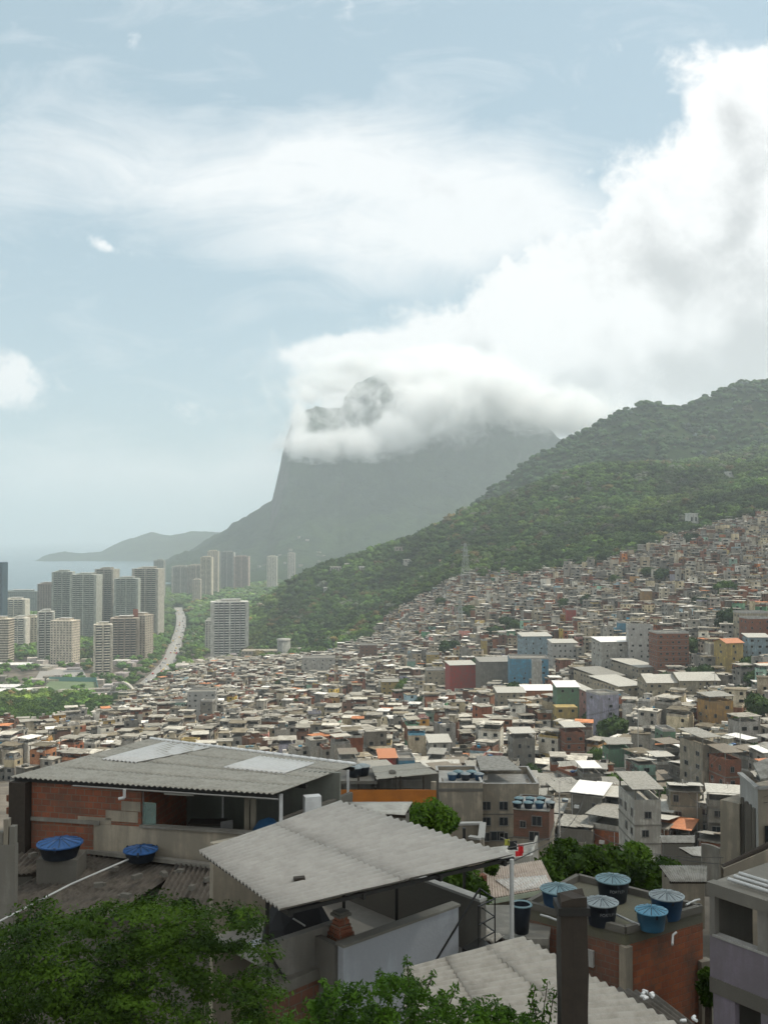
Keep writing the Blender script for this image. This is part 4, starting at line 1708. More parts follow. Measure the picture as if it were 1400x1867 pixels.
B = block
LOW = []
B('blood-red rendered block with grey side wall in the middle of the hillside', 812, 866, 1212, 1252, 'wall red', 'sheet', 'the red block', .18, win=False, depth=12, roofc='roof pale')
B('long blank grey wall building between the red block and the blue one', 868, 930, 1206, 1244, 'concrete', 'sheet', None, .1, win=False, roofc='roof grey')
B('bright sky-blue building with small dark windows behind the white stack', 926, 998, 1201, 1238, 'wall blue', 'slab', 'the sky-blue building', -.05, per=5, prob=.6)
B('white rectangular water tower block in front of the sky-blue building', 970, 986, 1206, 1246, 'wall white', 'slab', None, 0, depth=6, win=False, name='water_tower', cat='water tower')
B('blue-grey four-storey building with beige panel and ribbon windows', 945, 1003, 1160, 1200, 'wall pale blue', 'sheet', 'the blue-grey building', .1, per=4, roofc='roof pale')
B('long low grey building with pale roof beside the blue-grey one', 1000, 1050, 1172, 1208, 'concrete_light', 'sheet', None, .1, roofc='roof pale')
B('big white plain block with pairs of small windows and bright roof', 1082, 1160, 1170, 1216, 'wall white', 'sheet', 'the big white block', .12, per=6, roofc='roof white')
B('tall pale building with dark balconies beside the big white block', 1142, 1188, 1142, 1206, 'concrete_light', 'slab', None, -.1, per=4)
B('brown-pink bare brick building with rows of dark balconies', 1187, 1250, 1155, 1212, 'brick', 'slab', 'the bare brick balcony building', .1, per=2.6, bands=True, prob=1)
B('tall yellow house with orange tiled hat roof', 1305, 1350, 1172, 1212, 'wall yellow', 'gable', 'the yellow tiled-roof house', .3, per=5, roofc='roof terracotta', depth=9)
B('sky-blue flat house near the picture edge above the yellow house', 1358, 1398, 1162, 1190, 'wall pale blue', 'sheet', None, 0, roofc='roof pale')
B('peach-orange long building with small square windows below the white block', 903, 955, 1262, 1292, 'wall beige', 'sheet', 'the peach long building', .05, roofc='roof pale')
B('peach-topped wing with wide pale roof beside the peach building', 950, 1008, 1258, 1284, 'wall orange', 'sheet', None, .05, roofc='roof white', win=False)
B('stacked green and yellow building with small windows', 1010, 1050, 1288, 1320, 'wall yellow', 'none', None, 0.02, per=3.4, prob=.9)
B('green upper half standing over the yellow storeys', 1009, 1050, 1252, 1289, 'wall green', 'sheet', 'the green and yellow building', 0.02, depth=9, hide=1, roofc='roof white', D=ground_hit(1030, 1320, 5)[1])
B('dusty pink blank side wall building with one small window', 1050, 1073, 1262, 1304, 'wall pink', 'sheet', None, .25, per=9, roofc='roof pale', depth=20)
B('lavender-grey tall tower block with a blank curved face', 1071, 1125, 1266, 1328, 'wall lavender', 'slab', 'the lavender tower', .35, per=8, depth=9, prob=.8)
B('wide hall with three overlapping pale sheet roofs, nearest wing', 1080, 1165, 1250, 1275, 'wall cream', 'sheet', 'the wide pale-roofed hall', .3, depth=26, roofc='roof pale', D=ground_hit(1120, 1300, 4)[1] + 12)
B('wide hall with grey-white sheet roof, middle wing uphill', 1050, 1130, 1232, 1250, 'wall cream', 'sheet', None, .3, depth=26, roofc='roof grey', D=ground_hit(1100, 1275, 4)[1] + 16)
B('wide hall with pale roof, topmost wing uphill', 1120, 1190, 1216, 1238, 'wall beige', 'sheet', None, .3, depth=26, roofc='roof pale', D=ground_hit(1150, 1255, 4)[1] + 14)
B('cream school-like building with pink panels and gable roof', 1168, 1228, 1244, 1272, 'wall cream', 'gable', 'the cream school building', .05, roofc='roof pale', depth=14, per=3)
B('long pale roofed building uphill from the cream school building', 1226, 1302, 1240, 1256, 'wall cream', 'gable', None, .05, roofc='roof pale', depth=14)
B('grey tenement with yellow end wall and open roof terrace', 1275, 1332, 1282, 1318, 'wall ochre', 'terrace', 'the ochre terrace house', .25, roofc='roof grey', per=3)
B('tall tan tower house with black-and-white panel roof', 1247, 1302, 1362, 1422, 'wall beige', 'terrace', 'the tan tower house', .3, roofc='roof grey', per=3.5, depth=9)
B('white four-storey house with brown balcony storeys', 1140, 1190, 1466, 1518, 'wall white', 'terrace', 'the white four-storey house', .03, roofc='roof grey', per=2.6, depth=9, bands=True)
B('emerald green small house among brick houses', 1200, 1224, 1332, 1362, 'wall green', 'slab', None, .1)
B('dark green house under a raised pale roof', 1102, 1146, 1370, 1396, 'wall green', 'terrace', 'the dark green house', .05, roofc='roof grey')
B('red-brown tall brick house below the green and yellow building', 1022, 1062, 1338, 1372, 'brick', 'terrace', None, .1, roofc='roof pale', bands=True)
B('red-and-grey house with deep red terrace band', 1300, 1342, 1390, 1424, 'brick', 'terrace', None, .2, roofc='roof brown', bands=True)
B('mint green narrow house among grey rooftops', 312, 342, 1280, 1312, 'wall mint', 'slab', 'the mint green house', .1, D=ground_hit(327, 1300, 6)[1])
B('grey concrete tower house beside the mint green one', 342, 396, 1262, 1312, 'concrete_light', 'slab', None, .1, per=2.6)
B('dark grey tall house near the mint one', 368, 392, 1278, 1320, 'concrete', 'slab', None, -.1, per=2.4)
B('mustard yellow terraced house beside a bright green tree', 694, 726, 1242, 1262, 'wall yellow', 'gable', 'the mustard terraced house', .1, roofc='roof grey')
B('cream house with rooftop room on the upper slope', 775, 812, 1222, 1246, 'wall cream', 'slab', None, .1)
B('pale yellow square house on the upper slope', 777, 800, 1193, 1210, 'wall yellow', 'slab', None, 0)
B('golden yellow narrow house high on the slope', 877, 887, 1168, 1192, 'wall yellow', 'slab', 'the golden narrow house', 0, win=False)
B('crimson red square house high on the slope', 1032, 1048, 1112, 1130, 'wall red', 'slab', 'the crimson square house', 0, win=False)
B('cobalt blue narrow house high on the slope', 1126, 1140, 1136, 1156, 'wall blue', 'slab', 'the cobalt narrow house', 0, win=False)
B('orange-yellow house with pale roof high on the slope', 1168, 1186, 1078, 1096, 'wall ochre', 'sheet', 'the orange-yellow house', 0, win=False)
B('white terrace house near the dark roof of the grey one', 778, 820, 1352, 1370, 'wall white', 'sheet', 'the white gable house', .1, roofc='roof pale')
B('turquoise-fronted house with flat pale roof on the slope', 742, 757, 1205, 1218, 'wall mint', 'slab', None, 0, win=False)
B('wide white flat building at the valley edge of the town', 550, 612, 1200, 1226, 'wall white', 'slab', 'the wide white flat building', .05, per=6)
B('brown brick house on the edge of the forest', 655, 688, 1176, 1204, 'brick_brown', 'slab', None, .1)
B('deep blue low house beside the pink roof', 722, 756, 1384, 1392, 'wall blue', 'slab', None, .1, win=False)
B('pink-red roof terrace house beyond the orange building', 688, 722, 1380, 1392, 'wall red', 'sheet', None, .1, roofc='roof terracotta', win=False)
B('cream two-part house near the peach building', 938, 972, 1346, 1372, 'wall cream', 'slab', None, .1, depth=8)
B('grey tower house with stair box between brick houses', 928, 972, 1350, 1392, 'concrete', 'terrace', None, .1, roofc='roof pale')
B('tall pale grey house uphill from the ochre terrace house', 1342, 1400, 1118, 1160, 'wall cream', 'slab', None, .1, per=3)
B('red brick wall building under the pale grey house', 1352, 1400, 1128, 1170, 'brick', 'slab', None, .1, per=3)

# ---------------------------------------------------------------- the individual houses and the mass behind them
WALLS = [('brick', 'red brick', 8), ('brick_brown', 'brown brick', 15), ('brick_orange', 'orange brick', 1.5), ('concrete', 'bare concrete', 19), ('wall grey', 'grey rendered', 16), ('wall white', 'white', 9),
         ('wall cream', 'cream', 9), ('wall beige', 'beige', 9), ('wall dark grey', 'dark grey', 5), ('wall yellow', 'yellow', 1.2), ('wall ochre', 'ochre', 1.5), ('wall pale blue', 'pale blue', 1.2),
         ('wall green', 'green', .6), ('wall mint', 'mint', .6), ('wall pink', 'pink', 1.2), ('wall orange', 'orange', .5), ('wall blue', 'blue', .35), ('wall lavender', 'lavender', .4)]
ROOFS = [('roof grey', 'grey sheet', 26), ('roof pale', 'pale sheet', 17), ('roof brown', 'brown weathered sheet', 17), ('roof white', 'white sheet', 5), ('roof terracotta', 'orange', 2), ('concrete', 'flat concrete', 26)]
RC = {'roof grey': (0.29, 0.275, 0.24), 'roof pale': (0.45, 0.43, 0.38), 'roof brown': (0.20, 0.175, 0.13), 'roof white': (0.68, 0.67, 0.64), 'roof terracotta': (0.42, 0.18, 0.09), 'concrete': (0.26, 0.245, 0.21)}
RCOL = {k: v for k, v in RC.items()}
hr = random.Random(99)


def pick(lst, r):
    t = r.uniform(0, sum(a[2] for a in lst))
    for a in lst:
        t -= a[2]
        if t <= 0:
            return a
    return lst[-1]


cands = []
cell = 5.9
for gy in range(int(96 / cell), int(1150 / cell)):
    for gx in range(-84, 86):
        y = (gy + hr.uniform(.25, .75)) * cell
        x = (gx + hr.uniform(.25, .75) + (gy % 2) * .5) * cell
        if abs(x) > y * .44 + 14:
            continue
        z = T1(x, y)
        px, py = to_px(x, y, z)
        if not in_poly(np.array([px]), np.array([py]), TOWN)[0] or z < 5:
            continue
        if blocked(x, y, 1.5) or y < 162:
            continue
        if px < 40 and py < 1335 and y > 690:
            continue
        # small gaps: lanes and courtyards
        if mn.noise(Vector((x * .02, y * .02, 3))) > 0.46:
            continue
        cands.append((x, y, z, px, py))
print('houses', len(cands))
cands.sort(key=lambda c: c[1])
# town trees: placed first so that houses make room
town_trees = [(1115, 1345, 9, 0), (1082, 1330, 8, 1), (1090, 1365, 6, 0), (1228, 1480, 7.5, 1), (1215, 1500, 6, 0), (1115, 1495, 4.5, 0), (1385, 1310, 9, 0), (1360, 1325, 7, 1), (1320, 1085, 8, 1), (1345, 1080, 6, 1),
              (1275, 1100, 6, 0), (1220, 1222, 6, 0), (1253, 1195, 8, 0), (1240, 1205, 7, 0), (1275, 1255, 6, 1), (1295, 1258, 5, 1), (735, 1262, 7, 1), (742, 1250, 6, 1), (820, 1190, 9, 0), (855, 1122, 9, 0), (840, 1115, 7, 0),
              (805, 1100, 7, 0), (905, 1165, 9, 0), (940, 1150, 8, 0), (925, 1140, 7, 0), (1028, 1105, 7, 0), (1068, 1100, 7, 0), (870, 1275, 6, 0), (1160, 1185, 7, 0), (1335, 1150, 9, 0), (1350, 1140, 8, 0), (1120, 1060, 6, 0),
              (1180, 1045, 6, 0), (1205, 1050, 7, 0), (1260, 985, 8, 0), (960, 1280, 5, 0), (1150, 1285, 4, 1), (1165, 1290, 4, 1), (1195, 1270, 4, 1), (880, 1048, 7, 1), (905, 1043, 7, 1), (1300, 1470, 5, 1), (1285, 1485, 4, 1),
              (1375, 1290, 7, 0), (500, 1240, 6, 0), (440, 1225, 7, 0), (470, 1222, 6, 0), (285, 1330, 4, 0), (770, 1290, 6, 0), (735, 1330, 5, 0), (1125, 1300, 5, 0), (1100, 1325, 8, 0)]
TT = []
t3 = random.Random(77)
for _ in range(42):
    town_trees.append((t3.uniform(480, 1400), t3.uniform(1130, 1480), t3.uniform(4, 7.5), t3.choice([0, 0, 1])))
for px, py, r_, br_ in town_trees:
    h_ = ground_hit(px, py + 8, 2.0)
    if h_ and not blocked(h_[0], h_[1], 2):
        x, y = h_
        CLEAR.append((x, y, r_ * .7))
        LOW.append((x * (1 - 9 / y), y - 9, 6))
        TT.append((x, y, T1(x, y), r_ * (0.72 if y < 400 else 1.0), br_, px, py))


def near_anchor(px, py, skip=''):
    best = sorted(ANCH, key=lambda a: (a[1] - px) ** 2 + ((a[2] - py) * 1.6) ** 2)[0]
    dx, dy = px - best[1], (py - best[2]) * 1.6
    if abs(dx) > abs(dy) * 1.4:
        rel = 'across from'
        rel = 'level with'
    else:
        rel = 'downhill from' if dy > 0 else 'uphill from'
    return rel + ' ' + best[0]


NUMW = {1: 'one-storey', 2: 'two-storey', 3: 'three-storey', 4: 'four-storey', 5: 'five-storey'}
PENDING = []                              # (object, label, px) to be made unique at the end
HOUSE_TANKS = []


def low(x, y):
    return any((x - a) ** 2 + (y - c) ** 2 < d * d for a, c, d in LOW)


def house_extras(root, w0, d0, nf, fh, H, r):
    if r.random() < .5:
        q = MB()
        q.slab([(-w0 * .4, -d0 / 2 - 1.1, fh - .35), (w0 * .3, -d0 / 2 - 1.1, fh - .35), (w0 * .3, -d0 / 2 - .1, fh - .05), (-w0 * .4, -d0 / 2 - .1, fh - .05)], .05)
        q.build('awning', MATS[r.choice(['roof grey', 'roof brown', 'roof terracotta', 'roof pale'])], root)
    for s in (-1, 1):
        if r.random() < .6:
            q = MB()
            x_ = s * w0 * r.uniform(.3, .48)
            q.tube((x_, -d0 / 2 - .32, -1), (x_, -d0 / 2 - .32, H), .06, n=6)
            q.build('drain_pipe', MATS[r.choice(['pipe_white', 'steel', 'wood_dark'])], root)
    if r.random() < .4:
        link_mesh('air_conditioner', ACM, root, (r.uniform(-.3, .3) * w0, -d0 / 2 - .25, r.randint(0, nf - 1) * fh + .5))
    if r.random() < .5:
        q = MB()
        for k in range(r.randint(2, 5)):
            q.box(-w0 * .35 + k * .45, -d0 / 2 - .45, max(0, nf - 2) * fh + .9, .34, .03, r.uniform(.4, .8))
        q.build('laundry', MATS[r.choice(['white_paint', 'tarp_blue', 'red_cloth', 'yellow_cloth', 'wall pink'])], root)
    if r.random() < .5:
        q = MB()
        x_, y_ = r.uniform(-.3, .3) * w0, r.uniform(0, .3) * d0
        q.tube((x_, y_, H), (x_, y_, H + 3.6), .03, n=5)
        for k in range(4):
            q.bar((x_ - .4, y_, H + 3.0 + k * .16), (x_ + .4, y_, H + 3.0 + k * .16), .02, .02)
        q.build('antenna', MATS['steel'], root)


def house_thing(x, y, z, px, py, r):
    wm = pick(WALLS, r)
    rm = pick(ROOFS, r)
    wd, dp = r.uniform(4.1, 6.6), r.uniform(4.1, 6.6)
    nf = r.choice([1, 2, 2, 2, 3, 3, 4])
    if low(x, y):
        nf = r.choice([1, 1, 2])
    fh = 2.6
    H = nf * fh
    rz = 0.5 * mn.noise(Vector((x * .01, y * .01, 7))) * 2 + r.uniform(-.25, .25)
    kind = 'flat' if rm[0] == 'concrete' else r.choice(['sheet', 'sheet', 'terrace'])
    root = empty('house', (x, y, z), rz, None, 'house', 'houses packed on the slope')
    m_ = MB()
    w0, d0 = wd, dp
    alt = r.random() < .4
    m_.box(0, 0, -6, w0, d0, 6 + fh)
    for k in range(1, nf):
        ow, od = r.uniform(-.5, .45), r.uniform(-.5, .45)
        m_.box(r.uniform(-.2, .2), -od / 2, k * fh, w0 + ow, d0 + od, fh, 0, 2 if alt else 0)
        m_.box(0, -od / 2, k * fh - .12, w0 + ow + .16, d0 + od + .16, .24, 0, 1)
    m_.box(0, 0, H - .08, w0 + .35, d0 + .35, .22, 0, 1)
    m_.build('wall', [MATS[wm[0]], MATS['concrete'], MATS[pick(WALLS[:9], r)[0]]], root)
    house_extras(root, w0, d0, nf, fh, H, r)
    put_windows(root, w0 + .4, d0 + .4, nf, fh, 2.6, r, .95, 'flr', None, .8)
    if r.random() < .5:
        link_mesh('door', DOOR, root, (r.uniform(-1, 1), -d0 / 2 - .2, 0.05))
    if nf > 1 and r.random() < .35:
        q = MB()
        k = r.randint(1, nf - 1)
        q.box(0, -d0 / 2 - .75, k * fh, w0 * .7, 1.1, .15)
        q.box(0, -d0 / 2 - 1.28, k * fh + .15, w0 * .7, .08, .85)
        for s in (-1, 1):
            q.box(s * (w0 * .35 - .04), -d0 / 2 - .75, k * fh + .15, .08, .98, .85)
        q.build('balcony', MATS[r.choice([wm[0], 'concrete', 'white_paint'])], root)
    rd = rm[1] + ' roof'
    if kind == 'flat':
        q = MB()
        for s in (-1, 1):
            q.box(s * (w0 / 2 - .08), 0, H + .14, .16, d0, .75)
            q.box(0, s * (d0 / 2 - .08), H + .14, w0 - .34, .16, .75)
        q.build('parapet', MATS[r.choice([wm[0], 'concrete'])], root)
        if r.random() < .5:
            q = MB()
            q.box(w0 * .22, d0 * .2, H + .14, 2.3, 2.4, 2.1)
            q.box(w0 * .22, d0 * .2, H + 2.24, 2.8, 2.9, .12, 0, 1)
            q.build('stair_hut', [MATS[wm[0]], MATS['roof pale']], root)
        rd = 'flat concrete roof'
        nt_ = r.choice([1, 1, 2, 2, 3])
    elif kind == 'sheet':
        q = MB()
        a, c = r.uniform(.1, .35), r.uniform(.5, 1.3)
        if r.random() < .5:
            a, c = c, a
        q.slab([(-w0 / 2 - .2, -d0 / 2 - .3, H + .2 + a), (w0 * .08, -d0 / 2 - .4, H + .2 + a), (w0 * .08, d0 / 2 + .2, H + .2 + c), (-w0 / 2 - .2, d0 / 2 + .2, H + .2 + c)], .07)
        a2 = a + r.uniform(-.12, .2)
        q.slab([(w0 * .08 - .2, -d0 / 2 - .15, H + .3 + a2), (w0 / 2 + .25, -d0 / 2 - .15, H + .3 + a2), (w0 / 2 + .25, d0 / 2 + .3, H + .3 + c), (w0 * .08 - .2, d0 / 2 + .3, H + .3 + c)], .07, r.choice([0, 1]))
        q.build('roof', [MATS[rm[0]], MATS[r.choice(['roof brown', 'roof grey', 'roof pale'])]], root)
        nt_ = r.choice([0, 0, 0, 1])
    else:
        q = MB()
        for s in (-1, 1):
            q.box(s * (w0 / 2 - .08), 0, H + .14, .16, d0, .8)
            q.box(0, s * (d0 / 2 - .08), H + .14, w0 - .34, .16, .8)
        q.build('parapet', MATS[r.choice([wm[0], 'concrete', 'wall white'])], root)
        for sx in (-1, 1):
            for sy in (-1, 1):
                q = MB()
                q.box(sx * (w0 / 2 - .15), sy * (d0 / 2 - .15), H + .94, .13, .13, 1.35 + .2 * (sy > 0))
                q.build('post', MATS['steel'], root)
        q = MB()
        q.slab([(-w0 / 2 - .3, -d0 / 2 - .4, H + 2.35), (w0 / 2 + .3, -d0 / 2 - .4, H + 2.35), (w0 / 2 + .3, d0 / 2 + .4, H + 2.65), (-w0 / 2 - .3, d0 / 2 + .4, H + 2.65)], .08)
        q.build('roof', MATS[rm[0]], root)
        rd = 'raised ' + rd + ' over an open terrace'
        nt_ = 0
    lab = '%s %s house, %s, %s' % (NUMW[nf], wm[1], rd, near_anchor(px, py))
    PENDING.append((root, lab, px))
    ca, sa = math.cos(rz), math.sin(rz)
    for i in range(nt_):
        lx, ly = r.uniform(-w0 / 2 + .9, w0 / 2 - .9) , r.uniform(-d0 / 2 + .9, -d0 / 2 + 2.2)
        if kind == 'sheet':
            continue
        HOUSE_TANKS.append((x + lx * ca - ly * sa, y + lx * sa + ly * ca, z + H + .15, px, py, wm[1]))


mass = MB()
DKW = (0.025, 0.028, 0.030)


def house_mass(x, y, z, px, py, r):
    wm = pick(WALLS, r)
    rm = pick(ROOFS, r)
    v = r.uniform(.85, 1.45)
    wc = PAL.get(wm[0], (0.26, 0.25, 0.225))
    g_ = sum(wc) / 3
    wc = tuple((q * .72 + g_ * .28) * v for q in wc)
    rc = lum(RCOL[rm[0]], r.uniform(.75, 1.4))
    wd, dp = r.uniform(3.9, 6.9), r.uniform(3.9, 6.9)
    nf = r.choice([1, 2, 2, 2, 3, 3, 4, 5] if y < 900 else [1, 2, 2, 3, 3])
    if low(x, y):
        nf = r.choice([1, 1, 2])
    fh = 2.55
    H = nf * fh
    rz = mn.noise(Vector((x * .01, y * .01, 7))) + r.uniform(-.3, .3)
    ca, sa = math.cos(rz), math.sin(rz)
    mass.box(x, y, z - 6, wd, dp, H + 6, rz, 0, wc)
    # storey changes: another colour or a jutting floor
    if nf > 1 and r.random() < .6:
        k = r.randint(1, nf - 1)
        w2 = pick(WALLS, r)
        mass.box(x, y, z + k * fh, wd + .3, dp + .3, fh * (nf - k), rz, 0, lum(PAL.get(w2[0], (0.26, 0.25, 0.225)), v))
    if y < 760:
        for k in range(nf):
            for f in range(2):
                for u in ((-.27, .27) if wd > 6 else (0,)):
                    if r.random() < .25:
                        continue
                    s = r.uniform(.8, 1.5)
                    if f == 0:
                        lx, ly, a, bq = u * wd, -dp / 2 - .12, s, .2
                    else:
                        sd_ = 1 if x < 0 else -1
                        lx, ly, a, bq = sd_ * (wd / 2 + .12), u * dp, .2, s
                    mass.box(x + lx * ca - ly * sa, y + lx * sa + ly * ca, z + k * fh + .9, a, bq, 1.05, rz, 0, DKW)
    else:
        for k in range(nf):
            if r.random() < .7:
                lx, ly = r.uniform(-.2, .2) * wd, -dp / 2 - .12
                mass.box(x + lx * ca - ly * sa, y + lx * sa + ly * ca, z + k * fh + .8, wd * r.uniform(.25, .6), .2, 1.1, rz, 0, DKW)
    # clutter: sheets, low walls, drying frames on and beside the roof
    for i in range(r.choice([1, 2, 3, 4])):
        lx, ly = r.uniform(-.5, .5) * wd, r.uniform(-.55, .3) * dp
        g = r.choice([.06, .2, .5, .72, .72])
        mass.box(x + lx * ca - ly * sa, y + lx * sa + ly * ca, z + H + r.choice([0, .3, 1.5]), r.uniform(.3, 2.6), r.uniform(.2, 1.8), r.uniform(.08, 1.1), rz + r.uniform(-.3, .3), 0, (g, g * .96, g * .88))
    t = r.random()
    if rm[0] == 'concrete' and t < .8:
        for s in (-1, 1):
            lx, ly = s * (wd / 2 - .1), 0
            mass.box(x + lx * ca, y + lx * sa, z + H, .2, dp, .8, rz, 0, wc)
            ly = s * (dp / 2 - .1)
            mass.box(x - ly * sa, y + ly * ca, z + H, wd - .4, .2, .8, rz, 0, wc)
        mass.box(x, y, z + H + .02, wd - .4, dp - .4, .04, rz, 0, rc)
        if r.random() < .4:
            mass.box(x, y, z + H, 2.2, 2.4, 2.2, rz, 0, wc)
            mass.box(x, y, z + H + 2.2, 2.8, 3.0, .15, rz, 0, lum(rc, 1.3))
        for i in range(r.choice([0, 1, 1, 2])):
            lx, ly = r.uniform(-.35, .35) * wd, r.uniform(-.35, .35) * dp
            c_ = r.choice([(0.03, 0.12, 0.28), (0.13, 0.22, 0.26), (0.05, 0.25, 0.42), (0.2, 0.23, 0.23)])
            xx, yy_ = x + lx * ca - ly * sa, y + lx * sa + ly * ca
            mass.tube((xx, yy_, z + H), (xx, yy_, z + H + .95), .55, .68, 7, 0, c_)
    elif t < .5:
        mass.box(x, y, z + H + .05, wd + .9, dp + .9, .25, rz + .02, 0, rc)
        for s in (-1, 1):
            lx, ly = s * wd * .3, 0
    else:
        # open terrace under a raised sheet
        for s in (-1, 1):
            lx, ly = s * (wd / 2 - .1), 0
            mass.box(x + lx * ca, y + lx * sa, z + H, .2, dp, .8, rz, 0, wc)
            ly = s * (dp / 2 - .1)
            mass.box(x - ly * sa, y + ly * ca, z + H, wd - .4, .2, .8, rz, 0, wc)
        for sx in (-1, 1):
            for sy in (-1, 1):
                lx, ly = sx * (wd / 2 - .15), sy * (dp / 2 - .15)
                mass.box(x + lx * ca - ly * sa, y + lx * sa + ly * ca, z + H + .8, .2, .2, 1.4, rz, 0, (0.2, 0.2, 0.19))
        mass.box(x, y, z + H + 2.2, wd + .8, dp + .8, .2, rz + .02, 0, rc)


def occluded_near(px, py):
    # hidden behind the near houses of the hillside terrace
    if px < 600 and py > 1470:
        return True
    return False


n_ind = 0
LIM = 300
for c in cands:
    x, y, z, px, py = c
    if blocked(x, y, 1.5):
        continue
    infr = -15 < px < 1415
    hidden = (px < 610 and py > 1425) or (px < 900 and py > 1545) or (py > 1600)
    if y < 420 and not infr:
        continue
    if hidden:
        continue
    if n_ind < LIM and infr and not hidden:
        house_thing(x, y, z, px, py, hr)
        n_ind += 1
    else:
        house_mass(x, y, z, px, py, hr)
print('individual houses', n_ind, 'to depth', y)
o = mass.build('far_houses', MATS['house_paint'], color=True)
tag(o, 'packed small houses covering the far slope', 'houses', kind='stuff')
tr_ = random.Random(4)
for i, (x, y, z, px, py, wn) in enumerate(HOUSE_TANKS[:150]):
    PENDING.append((small_tank(x, y, z, 'small LID-lidded water tank on a %s house, ' % wn + near_anchor(px, py), 'water tanks on the flat roofs of the slope', tr_), None, px))
for (x, y, z, r_, br_, px, py) in TT:
    o = place_tree(x, y, z + r_ * 1.0, r_, None, 'trees between the houses', bool(br_), squash=1.15)
    PENDING.append((o, ('bright green' if br_ else 'dark green') + ' bushy tree among houses, ' + near_anchor(px, py), px))
FZ = ['above the roofline of the town', 'in the middle of the wooded slope']
for t, px, py in TREE_LATER:
    if px < 200 and py > 1225:
        lab, g, br_ = 'bright green broad tree in the clump beside the sports ground', 'trees in the clump beside the sports ground', True
    elif 560 < px < 700 and py > 1230:
        lab, g, br_ = 'light green tree in the short row inside the town', 'row of light green trees inside the town', True
    elif px < 470:
        lab, g, br_ = 'green tree among the towers of the valley', 'trees among the valley towers', True
    else:
        lab, g, br_ = 'dark green forest tree at the lower edge of the wooded slope', 'forest trees along the edge of the town', random.random() < .3
    place_tree(t[0], t[1], t[2], t[3], lab, g, br_, squash=.95)
# ---------------------------------------------------------------- the near houses
def lerp(a, c, t):
    return Vector(a) * (1 - t) + Vector(c) * t


def part(mb, name, mat, root):
    """build world-space geometry as a child of a root at the origin-less location"""
    me = mb.mesh(name, mat if isinstance(mat, (list, tuple)) else [mat])
    o = link_mesh(name, me, root)
    o.matrix_parent_inverse = Matrix.Translation(-root.location)
    return o


def root_at(name, p, label, cat, group=None):
    return empty(name, (p[0], p[1], p[2]), 0, label, cat, group)


def quad_roof(root, corners, waves, mat, courses=3, name='roof', amp=.026):
    m_ = MB()
    m_.corr(*corners, waves, amp=amp, courses=courses)
    return part(m_, name, mat, root)


# ===== A: the brick house under the big corrugated roof
FL, FR, BR, BL = W(20, 1417, -7.7), W(502, 1448, -7.72), W(650, 1396, -8.05), W(275, 1349, -7.85)
HA = root_at('brick_house', (-7, 32, 148), 'half-plastered brick house with open loggia under a big corrugated roof with white panels', 'house')
quad_roof(HA, (FL, FR, BR, BL), 50, MATS['near_sheet_warm'], 4)
up = Vector((0, 0, .045))


def rp(s, t):
    return lerp(lerp(FL, FR, s), lerp(BL, BR, s), t) + up


m_ = MB()
m_.corr(rp(.34, .62), rp(.60, .60), rp(.60, .86), rp(.34, .88), 13, amp=.026)
m_.V = []
m_.F = []
m_.M = []
m_.C = []
m_.sm = []
m_.corr(rp(.60, .52), rp(.86, .52), rp(.86, .90), rp(.60, .90), 13, amp=.026)
part(m_, 'roof_panel', MATS['sheet_clear'], HA)['label'] = 'white translucent sheets set into the grey roof near its ridge'
m_ = MB()
m_.corr(rp(.10, .45), rp(.26, .45), rp(.34, .97), rp(.10, .97), 9, amp=.026)
part(m_, 'roof_panel', MATS['sheet_clear'], HA)['label'] = 'white translucent sheets at the left edge of the roof'
m_ = MB()
for k in range(24):
    a, c = lerp(BL, BR, k / 24), lerp(BL, BR, (k + .92) / 24)
    m_.tube(a + Vector((0, 0, .05)), c + Vector((0, 0, .05)), .075, .06, 8)
part(m_, 'ridge_cap', MATS['white_paint'], HA)
m_ = MB()
for t in (.03, .35, .7, .97):
    m_.bar(lerp(FL, BL, t) - Vector((0, 0, .1)), lerp(FR, BR, t) - Vector((0, 0, .1)), .07, .12)
part(m_, 'roof_beam', MATS['dark_metal'], HA)
m_ = MB()
m_.tube(lerp(FL, FR, .25) + Vector((0, -.05, -.13)), FR + Vector((.1, -.05, -.14)), .028, n=10)
part(m_, 'gutter_pipe', MATS['window_frame'], HA)
m_ = MB()
q = lerp(FL, FR, .45)
m_.tube(q + Vector((0, -.1, -.12)), q + Vector((0, -.1, -.38)), .05, n=8)
m_.tube(q + Vector((0, -.1, -.38)), q + Vector((-.18, -.1, -.42)), .05, n=8)
part(m_, 'gutter_elbow', MATS['pipe_white'], HA)
zA = 160 - 8.0
wl = W(64, 1440, -8.2)
wl = Vector((-11.15, 32.35, 0))
wr = Vector((-3.05, 30.55, 0))
dA = (wr - wl).normalized()
nA = Vector((-dA.y, dA.x, 0))              # into the house


def onA(px):
    """plan point of the front wall line seen in column px"""
    k = (px - 700) / F
    # (wl + s dA).x = k (wl + s dA).y
    s = (k * wl.y - wl.x) / (dA.x - k * dA.y)
    return wl + dA * s


